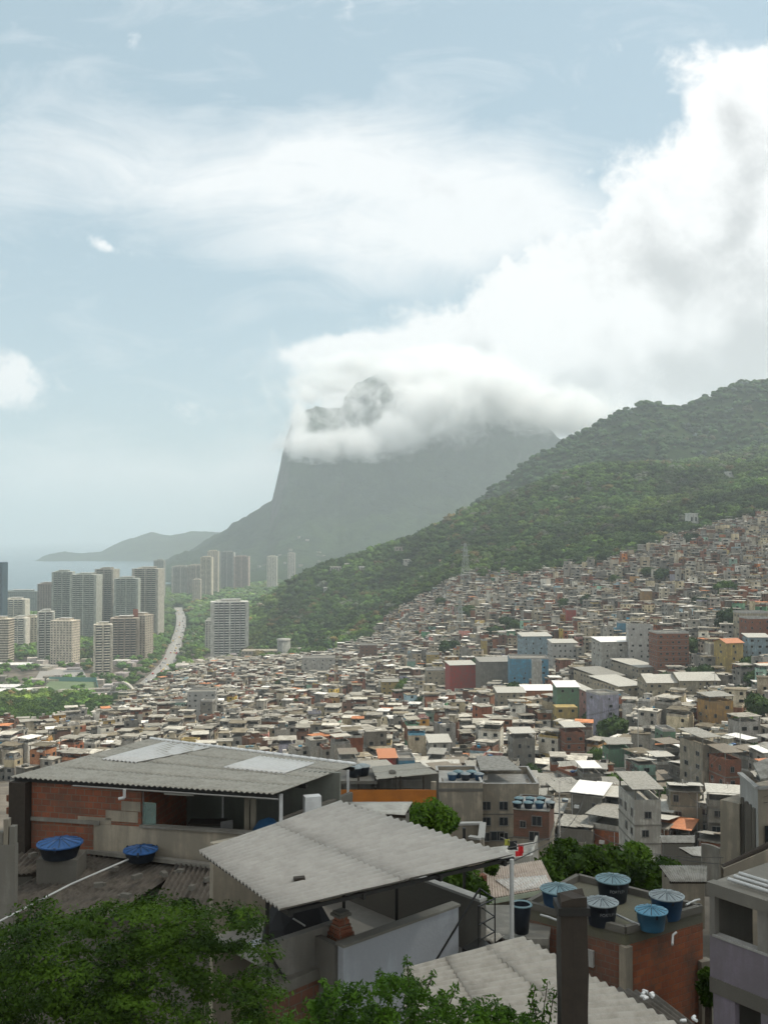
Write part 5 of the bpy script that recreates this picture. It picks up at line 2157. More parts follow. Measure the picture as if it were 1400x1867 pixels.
pa_, pb_, pc_ = onA(66), onA(263), onA(500)
zs = 160 - 9.07
zb_ = 160 - 13.0
m_ = MB()
m_.wall(pa_, pb_, zs + .004, zA + .12, .2, 0)
part(m_, 'brick_wall', MATS['brick'], HA)
m_ = MB()
m_.wall(onA(66), onA(178), 160 - 10.3, zs, .2, 0)
part(m_, 'brick_wall', MATS['brick'], HA)
m_ = MB()
m_.wall(onA(178.5), pc_, zb_, zs, .22, 0)
m_.wall(onA(66), onA(178), zb_, 160 - 10.304, .22, 0)
part(m_, 'plaster_wall', MATS['wall beige'], HA)['label'] = 'rough beige plaster on the lower front'
m_ = MB()
for x0_, x1_, z0_, z1_ in ((200, 258, -8.62, -8.95), (150, 210, -8.86, -9.06), (228, 262.5, -8.3, -8.6)):
    m_.wall(onA(x0_) - nA * .012, onA(x1_) - nA * .012, 160 + z1_, 160 + z0_, .205)
part(m_, 'plaster_patch', MATS['wall beige'], HA)
m_ = MB()
m_.wall(onA(66) - nA * .03, onA(190) - nA * .03, zs - .02, zs + .1, .26)
part(m_, 'concrete_band', MATS['concrete'], HA)
m_ = MB()
m_.wall(onA(262) - nA * .03, pc_ - nA * .03, zs + .002, zs + .06, .3)
part(m_, 'sill', MATS['concrete'], HA)
# dark pillar at the left corner
m_ = MB()
c_ = onA(49) - nA * .15
m_.box(c_.x, c_.y, zb_, .58, .5, zA + .15 - zb_, math.atan2(dA.y, dA.x))
part(m_, 'corner_pillar', MATS['wood_dark'], HA)
m_ = MB()
for zz in (-8.55, -8.95, -9.3):
    c2_ = onA(28)
    m_.box(c2_.x, c2_.y, 160 + zz, .3, .2, .2, math.atan2(dA.y, dA.x))
c2_ = onA(28)
m_.box(c2_.x, c2_.y, zb_, .14, .14, 160 - 7.9 - zb_, 0, 1)
part(m_, 'brick_pier', [MATS['brick_orange'], MATS['concrete']], HA)
# inside of the loggia
depth = 3.4
m_ = MB()
a_, c_ = onA(150) + nA * depth, pc_ + nA * depth + dA * 1.2
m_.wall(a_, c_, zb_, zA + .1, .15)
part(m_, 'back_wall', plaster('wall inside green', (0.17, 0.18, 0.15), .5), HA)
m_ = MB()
m_.wall(onA(262) + nA * .1, onA(262) + nA * depth, zs - 1, zA + .1, .12)
m_.wall(onA(120) + nA * depth, onA(66) + nA * .1, zb_, zA + .1, .12)
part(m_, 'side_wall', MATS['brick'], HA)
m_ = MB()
f0, f1 = onA(264) + nA * .11, pc_ + nA * .11
m_.slab([(f0.x, f0.y, zs - .95), (f1.x + 1.2, f1.y, zs - .95), (f1.x + nA.x * depth + 1.2, f1.y + nA.y * depth, zs - .95), (f0.x + nA.x * depth, f0.y + nA.y * depth, zs - .95)], .15)
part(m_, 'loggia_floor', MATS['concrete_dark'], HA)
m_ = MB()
for px_ in (432, 444):
    c_ = onA(px_) + nA * 1.0
    m_.box(c_.x, c_.y, zs - .9, .16, .16, 1.95)
part(m_, 'loggia_column', MATS['wall beige'], HA)
for px_, off in ((262.5, .05), (378, 1.4)):
    m_ = MB()
    c_ = onA(px_) + nA * off
    m_.box(c_.x, c_.y, zs, .05, .05, 1.05)
    part(m_, 'post', MATS['steel'], HA)
m_ = MB()
c_ = onA(512) + nA * .1
m_.box(c_.x, c_.y, zb_, .10, .10, zA + .15 - zb_)
part(m_, 'post', MATS['white_paint'], HA)['label'] = 'white steel post at the open corner'
m_ = MB()
c_ = lerp(FR, BR, .88)
m_.box(c_.x, c_.y, 146.5, .085, .085, c_.z - 146.5 - .05)
part(m_, 'post', MATS['white_paint'], HA)
# glass screen at the left of the loggia
m, b, bs = newmat('screen_glass')
bs.inputs['Base Color'].default_value = (0.25, 0.38, 0.34, 1)
bs.inputs['Roughness'].default_value = 0.15
bs.inputs['Alpha'].default_value = 0.35
MATS['screen_glass'] = m
m_ = MB()
m_.wall(onA(264), onA(288), zs + .06, zs + .75, .012)
part(m_, 'glass_screen', MATS['screen_glass'], HA)
# white sheet hung under the eave
m_ = MB()
m_.wall(onA(305) - nA * .1, onA(358) - nA * .1, 160 - 8.02, 160 - 7.86, .03)
part(m_, 'awning', MATS['wall white'], HA)
# low wall to the right of the loggia and what stands there
m_ = MB()
a_, c_ = W(515, 1500, -8.9), W(640, 1452, -8.9)
m_.wall(a_, c_, 147.0, 160 - 8.75, .15)
part(m_, 'side_parapet', MATS['concrete_dark'], HA)
# table and chairs in the loggia
def table(x, y, z, lab):
    r0 = root_at('table', (x, y, z), lab, 'table')
    m_ = MB()
    m_.box(x, y, z + .70, 1.2, .7, .04)
    part(m_, 'table_top', MATS['wood_dark'], r0)
    for sx in (-1, 1):
        for sy in (-1, 1):
            m_ = MB()
            m_.box(x + sx * .54, y + sy * .3, z, .05, .05, .70)
            part(m_, 'leg', MATS['steel'], r0)


tp = onA(345) + nA * 1.6
table(tp.x, tp.y, zs - .95, 'dark table in the shade of the brick house loggia')
def chair(x, y, z, rz, lab, mat='white_paint'):
    r0 = root_at('chair', (x, y, z), lab, 'chair')
    r0.rotation_euler = (0, 0, rz)
    m_ = MB()
    m_.box(0, 0, .42, .42, .42, .04)
    link_mesh('seat', m_.mesh('seat', MATS[mat]), r0)
    m_ = MB()
    m_.box(0, .2, .46, .42, .03, .42)
    link_mesh('backrest', m_.mesh('backrest', MATS[mat]), r0)
    for sx in (-1, 1):
        for sy in (-1, 1):
            m_ = MB()
            m_.tube((sx * .19, sy * .19, 0), (sx * .17, sy * .17, .42), .02, n=6)
            link_mesh('leg', m_.mesh('leg', MATS[mat]), r0)


cp = onA(395) + nA * 1.2
chair(cp.x, cp.y, zs - .95, .6, 'pale plastic chair beside the dark loggia table', 'steel')
bp = onA(478) + nA * .7
# blue covered heap
def heap(name, x, y, z, rx, ry, h, mat, lab, cat, seed=1):
    V = ICO2.copy()
    r = np.random.default_rng(seed)
    V[:, 2] = np.maximum(V[:, 2], -0.05)
    V = V * (1 + r.normal(0, .07, (len(V), 1)))
    V = V * np.array([rx, ry, h])
    V[:, 2] = np.maximum(V[:, 2], 0)
    me = np_mesh(name, V, ICO2F, MATS[mat], smooth=False)
    o = link_mesh(name, me, None, (x, y, z))
    return tag(o, lab, cat)


heap('tarpaulin', bp.x, bp.y, zs - .95, .75, .5, 1.3, 'tank_blue', 'dark blue tarpaulin heap at the open end of the loggia', 'tarpaulin', 3)
bx = onA(548) + nA * 1.3
b_ = MB()
b_.box(0, 0, 0, .52, .35, .62, .3)
b_.box(0, -.16, .1, .44, .06, .40, .3)
tag(b_.build('cabinet', MATS['white_paint'], None, (bx.x, bx.y, 160 - 8.78)), 'small white metal box standing on the low wall beside the white post', 'box')
# rear parapet plants
# ===== neighbour wall at the left edge
m_ = MB()
a_, c_ = W(-40, 1545, -8.6), W(31, 1545, -8.6)
wz = root_at('concrete_wall', (a_ + c_) / 2, 'rough grey stained concrete wall with stacked blocks at the edge beside the dark pillar', 'wall')
m_.wall(a_, c_, 147, 160 - 8.5, .25)
part(m_, 'wall_base', MATS['concrete'], wz)
for k, (x0_, x1_, zt_) in enumerate(((-30, 8, -8.15), (9, 18, -7.8), (20, 30, -8.0))):
    m_ = MB()
    m_.wall(W(x0_, 1545, -8.6), W(x1_, 1545, -8.6), 160 - 8.496, 160 + zt_, .2)
    part(m_, 'block', MATS['concrete' if k != 1 else 'wall beige'], wz)

# ===== B: old weathered roofs below the brick house
def sheet_roof(name, label, c, waves, mat, courses, z_to, thick=.12, amp=.028, wallmat='concrete_dark', posts=True, cat='roof'):
    """a lean-to roof with its own low walls beneath"""
    ctr = (c[0] + c[1] + c[2] + c[3]) / 4
    r0 = root_at(name, ctr, label, cat)
    quad_roof(r0, c, waves, MATS[mat], courses, 'roof_sheet', amp)
    m_ = MB()
    inn = [lerp(q, ctr, .12) - Vector((0, 0, .12)) for q in c]
    for k in range(4):
        a, e = inn[k], inn[(k + 1) % 4]
        mid = (a + e) / 2
        m_.add([tuple(a), tuple(e), (e.x, e.y, z_to), (a.x, a.y, z_to)], [(0, 1, 2, 3)])
    part(m_, 'wall', MATS[wallmat], r0)
    m_ = MB()
    for t in (.1, .5, .9):
        m_.bar(lerp(c[0], c[3], t) - Vector((0, 0, .09)), lerp(c[1], c[2], t) - Vector((0, 0, .09)), .06, .1)
    part(m_, 'purlin', MATS['wood_dark'], r0)
    return r0


# corners: cross-section edge first (A-B), ridges run A->D, B->C
SB1 = sheet_roof('weathered_roof', 'old dark corrugated roof with a white pipe across, below the brick house', [W(160, 1553, -10.05), W(345, 1578, -10.05), W(178, 1690, -10.6), W(-60, 1668, -10.6)], 22, 'near_sheet_old', 2, 144, amp=.035)
SB2 = sheet_roof('weathered_roof', 'old brown corrugated roof with deep waves beside the pale central roof', [W(322, 1576, -9.95), W(440, 1586, -9.95), W(392, 1700, -10.5), W(255, 1690, -10.5)], 13, 'near_sheet_old', 1, 144, amp=.05)
SB3 = sheet_roof('weathered_roof', 'narrow old roof strip under the larger blue-lidded tank', [W(32, 1542, -10.0), W(118, 1556, -10.0), W(62, 1592, -10.3), W(-20, 1600, -10.3)], 9, 'near_sheet_old', 1, 144, amp=.03)
m_ = MB()
a_, c_, e_ = W(-20, 1690, -10.2), W(130, 1612, -9.9), W(243, 1563, -9.75)
m_.tube(a_, c_, .028, n=8)
m_.tube(c_, e_, .028, n=8)
tag(m_.build('pipe', MATS['pipe_white']), 'long thin white water pipe lying across the dark corrugated roof', 'pipe')
m_ = MB()
a_, c_ = W(160, 1551, -9.95), W(425, 1583, -9.9)
m_.bar(a_, c_, .22, .12)
tag(m_.build('wall_coping', MATS['concrete']), 'narrow concrete coping along the foot of the plaster wall', 'coping')

# ===== water tanks seen close
def font_mesh(txt, size):
    cu = bpy.data.curves.new('lettering', 'FONT')
    cu.body = txt
    cu.size = size
    cu.extrude = 0.0
    cu.align_x = 'CENTER'
    cu.align_y = 'CENTER'
    ob = bpy.data.objects.new('t', cu)
    COL.objects.link(ob)
    dg = bpy.context.evaluated_depsgraph_get()
    me = bpy.data.meshes.new_from_object(ob.evaluated_get(dg))
    bpy.data.objects.remove(ob)
    return me


def big_tank(x, y, z, r_, h, body, lid, label, txt=None, ang=0.0, group=None, strap=True, off=0.0):
    r0 = root_at('water_tank', (x, y, z), label, 'water tank', group)
    m_ = MB()
    m_.lathe([(0, 0), (r_ * .78, 0), (r_ * .80, .03), (r_ * .97, h * .92), (r_ * 1.0, h * .93), (r_ * 1.0, h)], n=40)
    link_mesh('tank_body', m_.mesh('tank_body', MATS[body]), r0)
    L = MB()
    n = 64
    prof = [(1.06, -.03), (1.06, .03), (.98, .05), (.6, .13), (.3, .19), (.12, .215), (0, .22)]
    vs = []
    for k, (pr, pz) in enumerate(prof):
        for i in range(n):
            a = 2 * math.pi * i / n
            rib = max(0, math.cos(a * 12)) ** 6 * .028 * (1 if .1 < pr < 1.0 else 0)
            vs.append((r_ * pr * math.cos(a), r_ * pr * math.sin(a), h + r_ * pz * 1.0 + rib))
    fs = [(k * n + i, k * n + (i + 1) % n, (k + 1) * n + (i + 1) % n, (k + 1) * n + i) for k in range(len(prof) - 1) for i in range(n)]
    L.add(vs, fs, 0, (1, 1, 1), False)
    # thin dark seams between the lid's segments
    for i in range(12):
        a = 2 * math.pi * (i + .5) / 12
        p0 = Vector((r_ * .15 * math.cos(a), r_ * .15 * math.sin(a), h + r_ * .212))
        p1 = Vector((r_ * .98 * math.cos(a), r_ * .98 * math.sin(a), h + r_ * .056))
        L.bar(p0, p1, .022, .014, 1)
    lo = link_mesh('tank_lid', L.mesh('tank_lid', [MATS[lid], MATS['tank_black']]), r0)
    if strap:
        m_ = MB()
        for a in (0.6, 2.7, 4.8):
            m_.box(r_ * 1.03 * math.cos(a), r_ * 1.03 * math.sin(a), h * .80, .06, .03, .12, a + math.pi / 2)
        link_mesh('lid_clip', m_.mesh('lid_clip', MATS['tank_black']), r0)
    if txt:
        me = font_mesh(txt, h * .20)
        co = np.zeros(len(me.vertices) * 3)
        me.vertices.foreach_get('co', co)
        co = co.reshape(-1, 3)
        zz = h * .62 + co[:, 1]
        rr = r_ * (.80 + .17 * (zz / (h * .92))) + .006
        th = -math.pi / 2 + ang + co[:, 0] / r_
        me.vertices.foreach_set('co', np.stack([rr * np.cos(th), rr * np.sin(th), zz], 1).ravel())
        me.materials.clear()
        me.materials.append(MATS['letter_white'])
        me.update()
        link_mesh('lettering', me, r0)
    return r0


p = W(110, 1537, -9.2)
big_tank(p.x, p.y, 160 - 9.60, .64, .40, 'tank_black', 'lid_blue', 'black water tank with crinkled deep blue lid in front of the brick wall, the larger')
b_ = MB()
b_.box(p.x, p.y + .2, 144, 1.2, 1.0, 6.39)
tag(b_.build('tank_stand', MATS['concrete_dark']), 'dark concrete block carrying the larger blue-lidded tank', 'plinth')
p = W(257, 1548, -9.55)
big_tank(p.x, p.y, 160 - 9.88, .50, .31, 'tank_black', 'lid_blue', 'small black water tank with dark blue lid against the beige plaster wall')

# ===== F: the terrace house with the pale roof
L_, T_, R_, Bt = W(363, 1553, -6.2), W(622, 1462, -6.15), W(937, 1561, -6.05), W(512, 1660, -6.2)
HF = root_at('terrace_house', (-1, 20, 150), 'white-walled roof terrace house under a wide pale corrugated roof on thin posts', 'house')
quad_roof(HF, (Bt, L_, T_, R_), 24, MATS['near_sheet'], 2, amp=.032)
m_ = MB()
for t in (.04, .33, .66, .96):
    m_.bar(lerp(Bt, R_, t) - Vector((0, 0, .1)), lerp(L_, T_, t) - Vector((0, 0, .1)), .06, .1)
m_.bar(Bt + Vector((.1, .1, -.07)), R_ + Vector((0, .1, -.07)), .05, .06)
part(m_, 'roof_beam', MATS['dark_metal'], HF)
m_ = MB()
m_.bar(lerp(lerp(Bt, R_, .17), lerp(L_, T_, .17), .28) + Vector((0, 0, .05)), lerp(lerp(Bt, R_, .21), lerp(L_, T_, .21), .26) + Vector((0, 0, .05)), .12, .05)
tag(m_.build('brick', MATS['wood_dark']), 'small dark broken brick lying on the pale corrugated roof', 'brick')
A = Vector((-.80, 18.6, 0))
Bq = Vector((1.47, 20.65, 0))
Cq = Vector((2.05, 20.75, 0))
dr = (Bq - A).normalized()
pn = Vector((-dr.y, dr.x, 0))
zp = 160 - 7.55
zf = 160 - 8.6
zlow = 144.0
Eq = A + pn * 4.3
Dq = Cq + pn * 4.3
m_ = MB()
m_.wall(A, Bq, zlow, zp, .16)
part(m_, 'parapet_wall', MATS['wall grey'] if False else plaster('wall terrace', (0.40, 0.42, 0.45), .35), HF)['label'] = 'smooth blue-white front parapet'
m_ = MB()
m_.wall(A - dr * .03, Bq + dr * .02, zp + .002, zp + .05, .24)
part(m_, 'coping', MATS['concrete'], HF)
m_ = MB()
m_.wall(A + pn * .09, A + pn * .95, zlow, zp, .14)
part(m_, 'parapet_wall', MATS['wall dark grey'], HF)  # return face of the white parapet, its shadow put into the dark colour
m_ = MB()
m_.wall(Cq, Dq, zlow, zp + .04, .16)
part(m_, 'side_wall', MATS['wall dark grey'], HF)
m_ = MB()
m_.wall(Cq, Dq, zp + .044, zp + .10, .22)
part(m_, 'coping', MATS['concrete_light'], HF)
m_ = MB()
m_.wall(Eq + pn * .1, Dq + pn * .1, zlow, zp + .9, .16)
part(m_, 'back_wall', MATS['wall beige'], HF)
# lower left terrace: wall, ledge, brick below
W1a, W1b = Vector((-2.25, 18.3, 0)), Vector((-.92, 19.5, 0))
m_ = MB()
m_.wall(W1a, W1b, zlow, 160 - 7.42, .16)
part(m_, 'low_wall', MATS['wall grey'], HF)
la, lb = W(486, 1800, -8.12), W(590, 1757, -8.12)
m_ = MB()
m_.wall(la, lb, 160 - 8.3, 160 - 8.1, .26)
part(m_, 'ledge', MATS['concrete'], HF)
m_ = MB()
m_.wall(la, lb, zlow, 160 - 8.304, .2)
part(m_, 'brick_wall', MATS['brick_brown'], HF)
m_ = MB()
m_.slab([(la.x, la.y, 160 - 8.25), (lb.x, lb.y, 160 - 8.25), (W1b.x, W1b.y, 160 - 8.25), (W1a.x, W1a.y, 160 - 8.25)], .1)
part(m_, 'low_floor', MATS['concrete_dark'], HF)
# terrace floor of big tiles
m_ = MB()
m_.slab([tuple(v) for v in ((A.x + pn.x * .08, A.y + pn.y * .08, zf), (Cq.x, Cq.y, zf), (Dq.x, Dq.y, zf), (Eq.x, Eq.y, zf))], .15)
part(m_, 'floor', plaster('wall screed', (0.30, 0.29, 0.26), .4), HF)
m_ = MB()
t0 = W(648, 1716, -8.59)
for i in range(3):
    for j in range(3):
        q = A + dr * (.25 + i * .5 + .25) + pn * (2.2 + j * .5)
        m_.box(q.x, q.y, zf + .004, .485, .485, .015, math.atan2(dr.y, dr.x))
part(m_, 'floor_tile', MATS['tile_floor'], HF)
# posts
for px_, py_, zt_, rr_, mt_ in ((723, 1684, -6.15, .03, 'dark_metal'), (627, 1668, -6.15, .03, 'dark_metal'), (846, 1628, -6.15, .03, 'dark_metal')):
    q = W(px_, py_, -8.0 if px_ == 723 else -7.6)
    m_ = MB()
    m_.box(q.x, q.y, zf, .06, .06, 160 - 6.22 - zf)
    part(m_, 'post', MATS[mt_], HF)
q = lerp(R_, Bt, .012)
m_ = MB()
m_.tube((q.x - .02, q.y + .03, 144), (q.x, q.y, q.z - .05), .042, n=14)
part(m_, 'post', MATS['pipe_white'], HF)['label'] = 'pale round pipe post carrying the roof tip'
q = W(488, 1700, -7.2)
m_ = MB()
m_.box(q.x, q.y, 146, .07, .07, 160 - 6.25 - 146)
m_.bar((q.x, q.y, 160 - 7.55), (la.x + .35, la.y + .25, 160 - 8.15), .05, .05)
part(m_, 'post', MATS['dark_metal'], HF)
# far parapets right of the terrace
# barbecue
bq = W(628, 1722, -7.6)
bc = A + pn * .50 + dr * .42
rb = root_at('barbecue', (bc.x, bc.y, zf), 'small red brick barbecue chimney at the corner of the terrace', 'barbecue')
an = math.atan2(dr.y, dr.x)
m_ = MB()
m_.box(bc.x, bc.y, zf, .44, .42, .92, an)
part(m_, 'hearth', MATS['brick_brown'], rb)
m_ = MB()
for k in range(6):
    w_ = .42 - k * .045
    m_.box(bc.x, bc.y, zf + .92 + k * .075, w_, w_ * .9, .073, an)
part(m_, 'chimney_hood', MATS['brick'], rb)
m_ = MB()
m_.box(bc.x, bc.y, zf + 1.37, .30, .28, .05, an)
m_.box(bc.x, bc.y, zf + 1.42, .24, .22, .04, an)
part(m_, 'chimney_cap', MATS['concrete_dark'], rb)
# things stored under the roof's left end
q = W(520, 1680, -7.3)
heap('covered_heap', q.x + .1, q.y + 1.2, 160 - 8.4, .8, .6, 1.3, 'dark_cloth', 'black covered heap in the shade under the near tip of the pale roof', 'heap', 5)
m_ = MB()
q0, q1 = W(535, 1675, -7.0), W(556, 1688, -7.2)
m_.tube(q0, q1, .018, n=6)
tag(m_.build('pole', MATS['steel']), 'thin pale pole poking out of the black covered heap', 'pole')
q = W(565, 1700, -7.9)
# stair with railing at the gap
rs_ = root_at('metal_stair', (2.0, 20.2, zf - .6), 'black metal stair landing with thin railing between the terrace walls', 'stair')
s0, s1, s2, s3 = W(842, 1728, -8.25), W(872, 1745, -8.25), W(902, 1728, -8.25), W(875, 1708, -8.25)
m_ = MB()
m_.slab([s0, s1, s2, s3], .08)
part(m_, 'landing', MATS['dark_metal'], rs_)
for k in range(4):
    m_ = MB()
    m_.slab([s0 + Vector((-.22 * (k + 1), -.2 * (k + 1), -.17 * (k + 1))), s1 + Vector((-.22 * (k + 1), -.2 * (k + 1), -.17 * (k + 1))), lerp(s1, s2, .25) + Vector((-.22 * (k + 1), -.2 * (k + 1), -.17 * (k + 1))), lerp(s0, s3, .25) + Vector((-.22 * (k + 1), -.2 * (k + 1), -.17 * (k + 1)))], .04)
    part(m_, 'step', MATS['dark_metal'], rs_)
h1 = Vector((0, 0, 1.0))
for q in (s3, s2, s1):
    m_ = MB()
    m_.bar(q, q + h1, .025, .025)
    part(m_, 'railing_post', MATS['dark_metal'], rs_)
m_ = MB()
for hh in (.98, .62, .32):
    m_.bar(s3 + Vector((0, 0, hh)), s2 + Vector((0, 0, hh)), .02, .02)
    m_.bar(s2 + Vector((0, 0, hh)), s1 + Vector((0, 0, hh)), .02, .02)
m_.bar(s3 + h1, s0 + Vector((-.8, -.8, -.3)), .03, .03)
part(m_, 'handrail', MATS['dark_metal'], rs_)
# small roofs behind the stair
rbk = sheet_roof('low_roof', 'small pale roof corner beside the black stair landing', [W(880, 1690, -8.6), W(920, 1707, -8.6), W(900, 1722, -8.7), W(868, 1702, -8.7)], 4, 'near_sheet_pale', 1, 144)

# ===== G: the near grey roof at the bottom
HG = root_at('grey_roof_house', (2, 14, 152), 'near grey corrugated roof running off the bottom edge behind the dark post', 'roof')
G1, G2, G3, G4 = W(735, 1768, -6.5), W(955, 1712, -6.5), W(1330, 1925, -6.55), W(740, 1960, -6.6)
quad_roof(HG, (G4, G1, G2, G3), 22, MATS['near_sheet_pale'], 3)
m_ = MB()
for a, e in ((G1, G2), (G2, G3), (G3, G4), (G4, G1)):
    a, e = lerp(a, (G1 + G3) / 2, .06), lerp(e, (G1 + G3) / 2, .06)
    m_.add([(a.x, a.y, a.z - .1), (e.x, e.y, e.z - .1), (e.x, e.y, 143), (a.x, a.y, 143)], [(0, 1, 2, 3)])
part(m_, 'wall', MATS['concrete_dark'], HG)
m_ = MB()
m_.bar(G2 - Vector((0, 0, .05)), G3 - Vector((0, 0, .05)), .06, .08)
part(m_, 'fascia', MATS['wood_dark'], HG)
# weathered boards and cans beyond its edge
sheet_roof('plank_roof', 'dark weathered strip of old roofing at the foot of the tank building', [W(1085, 1795, -8.2), W(1190, 1812, -8.2), W(1330, 1920, -8.0), W(1215, 1885, -8.0)], 7, 'near_sheet_old', 1, 144)
cr2 = random.Random(8)
for k, (px_, py_) in enumerate(((1170, 1818), (1177, 1822), (1184, 1818), (1180, 1814), (1173, 1826), (1188, 1823), (1250, 1866), (1262, 1862), (1270, 1867))):
    q = W(px_, py_, -8.0)
    m_ = MB()
    m_.tube((0, 0, .03), (.08, .02, .03), .028, n=8)
    m_.tube((.08, .02, .03), (.10, .025, .03), .015, n=6)
    o = m_.build('can', MATS['white_paint'], None, (q.x, q.y, q.z + .02), cr2.uniform(0, 3))
    tag(o, 'small white can or bottle lying on the weathered strip beside the grey roof', 'can', 'white cans beside the grey roof')

# ===== H: the dark post
q = P(1045, 1740, 8.0)
pr_ = root_at('post', (q.x, 8.0, 150), 'thick dark weathered post with rough top standing close in front of the grey roof', 'post')
m_ = MB()
n_ = 12
rings = []
zt = P(1045, 1632, 8.0).z
for k in range(26):
    z = 150 + (zt - 150) * k / 25
    w_ = .112 - .008 * k / 25 + .003 * math.sin(k * 1.7)
    ring = []
    for (sx, sy) in ((-1, -1), (-.1, -1.04), (1, -1), (1.03, .1), (1, 1), (0, 1.02), (-1, 1), (-1.02, 0)):
        jz = .02 * math.sin(sx * 5 + sy * 3) if k == 25 else 0
        ring.append((q.x + sx * w_ + .003 * math.sin(k * 2.3 + sy) - .012 * (k / 25), 8 + sy * w_, z + jz))
    rings.append(ring)
vs = [v for r_ in rings for v in r_]
fs = [(k * 8 + i, k * 8 + (i + 1) % 8, (k + 1) * 8 + (i + 1) % 8, (k + 1) * 8 + i) for k in range(25) for i in range(8)]
fs.append(tuple(range(25 * 8, 26 * 8)))
m_.add(vs, fs)
part(m_, 'shaft', MATS['wood_dark'], pr_)
m_ = MB()
m_.box(q.x - .015, 8, zt - .12, .25, .25, .06)
part(m_, 'metal_band', MATS['dark_metal'], pr_)

# ===== I: the brick building that carries six tanks
zi = 160 - 12.0
I1, I2, I3, I4 = W(958, 1655, -12), W(1140, 1703, -12), W(1280, 1662, -12), W(1052, 1604, -12)
HI = root_at('tank_building', ((I1.x + I3.x) / 2, (I1.y + I3.y) / 2, 145), 'red brick building with mossy flat roof crowded with water tanks', 'building')
m_ = MB()
for a, e in ((I1, I2), (I4, I1)):
    m_.add([(a.x, a.y, 140), (e.x, e.y, 140), (e.x, e.y, zi - .35), (a.x, a.y, zi - .35)], [(0, 1, 2, 3)])
part(m_, 'wall', MATS['brick_brown'], HI)
m_ = MB()
for a, e in ((I2, I3), (I3, I4)):
    m_.add([(a.x, a.y, 140), (e.x, e.y, 140), (e.x, e.y, zi - .35), (a.x, a.y, zi - .35)], [(0, 1, 2, 3)])
part(m_, 'wall', MATS['brick_orange'], HI)['label'] = 'bright orange brick side of the tank building'
m_ = MB()
m_.slab([I1, I2, I3, I4], .35)
moss = plaster('mossy_concrete', (0.13, 0.125, 0.07), .7)
part(m_, 'roof_slab', moss, HI)
m_ = MB()
ce = (I1 + I3) / 2
for a, e in ((I1, I2), (I2, I3), (I3, I4), (I4, I1)):
    a2, e2 = lerp(a, ce, .02), lerp(e, ce, .02)
    m_.wall(a2, e2, zi + .003, zi + .22, .16)
part(m_, 'parapet', MATS['concrete_dark'], HI)
m_ = MB()
for q in (I2,):
    m_.box(q.x, q.y, 140, .28, .28, zi - 140 - .35, .6)
m_.box(lerp(I2, I3, .97).x + .1, lerp(I2, I3, .97).y, 140, .42, .3, zi - 141.5, .4)
part(m_, 'corner_column', MATS['wall beige'], HI)
m_ = MB()
a, e = lerp(I1, I2, .62), lerp(I1, I2, .70)
m_.wall((a.x - .03, a.y - .05), (e.x - .03, e.y - .05), zi - 1.25, zi - .75, .1)
part(m_, 'plaster_patch', MATS['concrete_light'], HI)
for k, (pts_) in enumerate((((985, 1668), (1000, 1672), (1020, 1680)), ((1120, 1666), (1150, 1680), (1165, 1686)), ((1165, 1672), (1185, 1660), (1200, 1655)), ((1225, 1722), (1226, 1705), (1232, 1700)), ((1250, 1650), (1268, 1641), (1275, 1640)))):
    m_ = MB()
    ps = [W(a, c, -11.8 if k != 3 else -12.1) for a, c in pts_]
    for a, e in zip(ps[:-1], ps[1:]):
        m_.tube(a, e, .035, n=8)
    part(m_, 'water_pipe', MATS['pipe_white'], HI)
for (px_, py_, rr_, hh_, bd, ld, tx, lab) in (
        (1018, 1660, .56, .68, 'tank_blue', 'lid_teal', None, 'dark blue tank with teal lid partly hidden by the dark post'),
        (1117, 1642, .54, .70, 'tank_black', 'lid_teal', 'FORTLEV', 'black tank with grey-teal lid and white lettering, rearmost on the brick building'),
        (1096, 1685, .50, .68, 'tank_black', 'lid_grey', 'FORTLEV', 'black tank with grey lid and white lettering beside the dark post'),
        (1215, 1673, .52, .68, 'tank_blue', 'lid_grey', None, 'blue tank with wide grey lid behind the bright blue one'),
        (1187, 1694, .47, .56, 'tank_bright', 'lid_bright', None, 'bright sky-blue tank with blue ribbed lid at the roof front edge')):
    q = W(px_, py_, -12 + .0)
    big_tank(q.x, q.y, zi + .01, rr_, hh_, bd, ld, lab, tx, {1096: .25, 1117: .1}.get(px_, 0))
ANCH.append(('the brick tank building', 1115, 1740))

# ===== J: the lavender concrete frame house at the right edge
HJ = root_at('frame_house', (10, 26, 148), 'unfinished house with mauve rendered walls and open window holes at the edge', 'house')
J0 = Vector((8.73, 27.0, 0))
dj = Vector((.60, -.80, 0)).normalized()
nj = Vector((.80, .60, 0))                 # into the house
mauve = plaster('wall mauve', (0.235, 0.20, 0.245), .55)


def onJ(px):
    k = (px - 700) / F
    s = (k * J0.y - J0.x) / (dj.x - k * dj.y)
    return J0 + dj * s


def jw(s0_, s1_, z0_, z1_, th=.2, off=0.0):
    return (J0 + dj * s0_ + nj * (th / 2 + off), J0 + dj * s1_ + nj * (th / 2 + off), 160 + z0_, 160 + z1_, th)


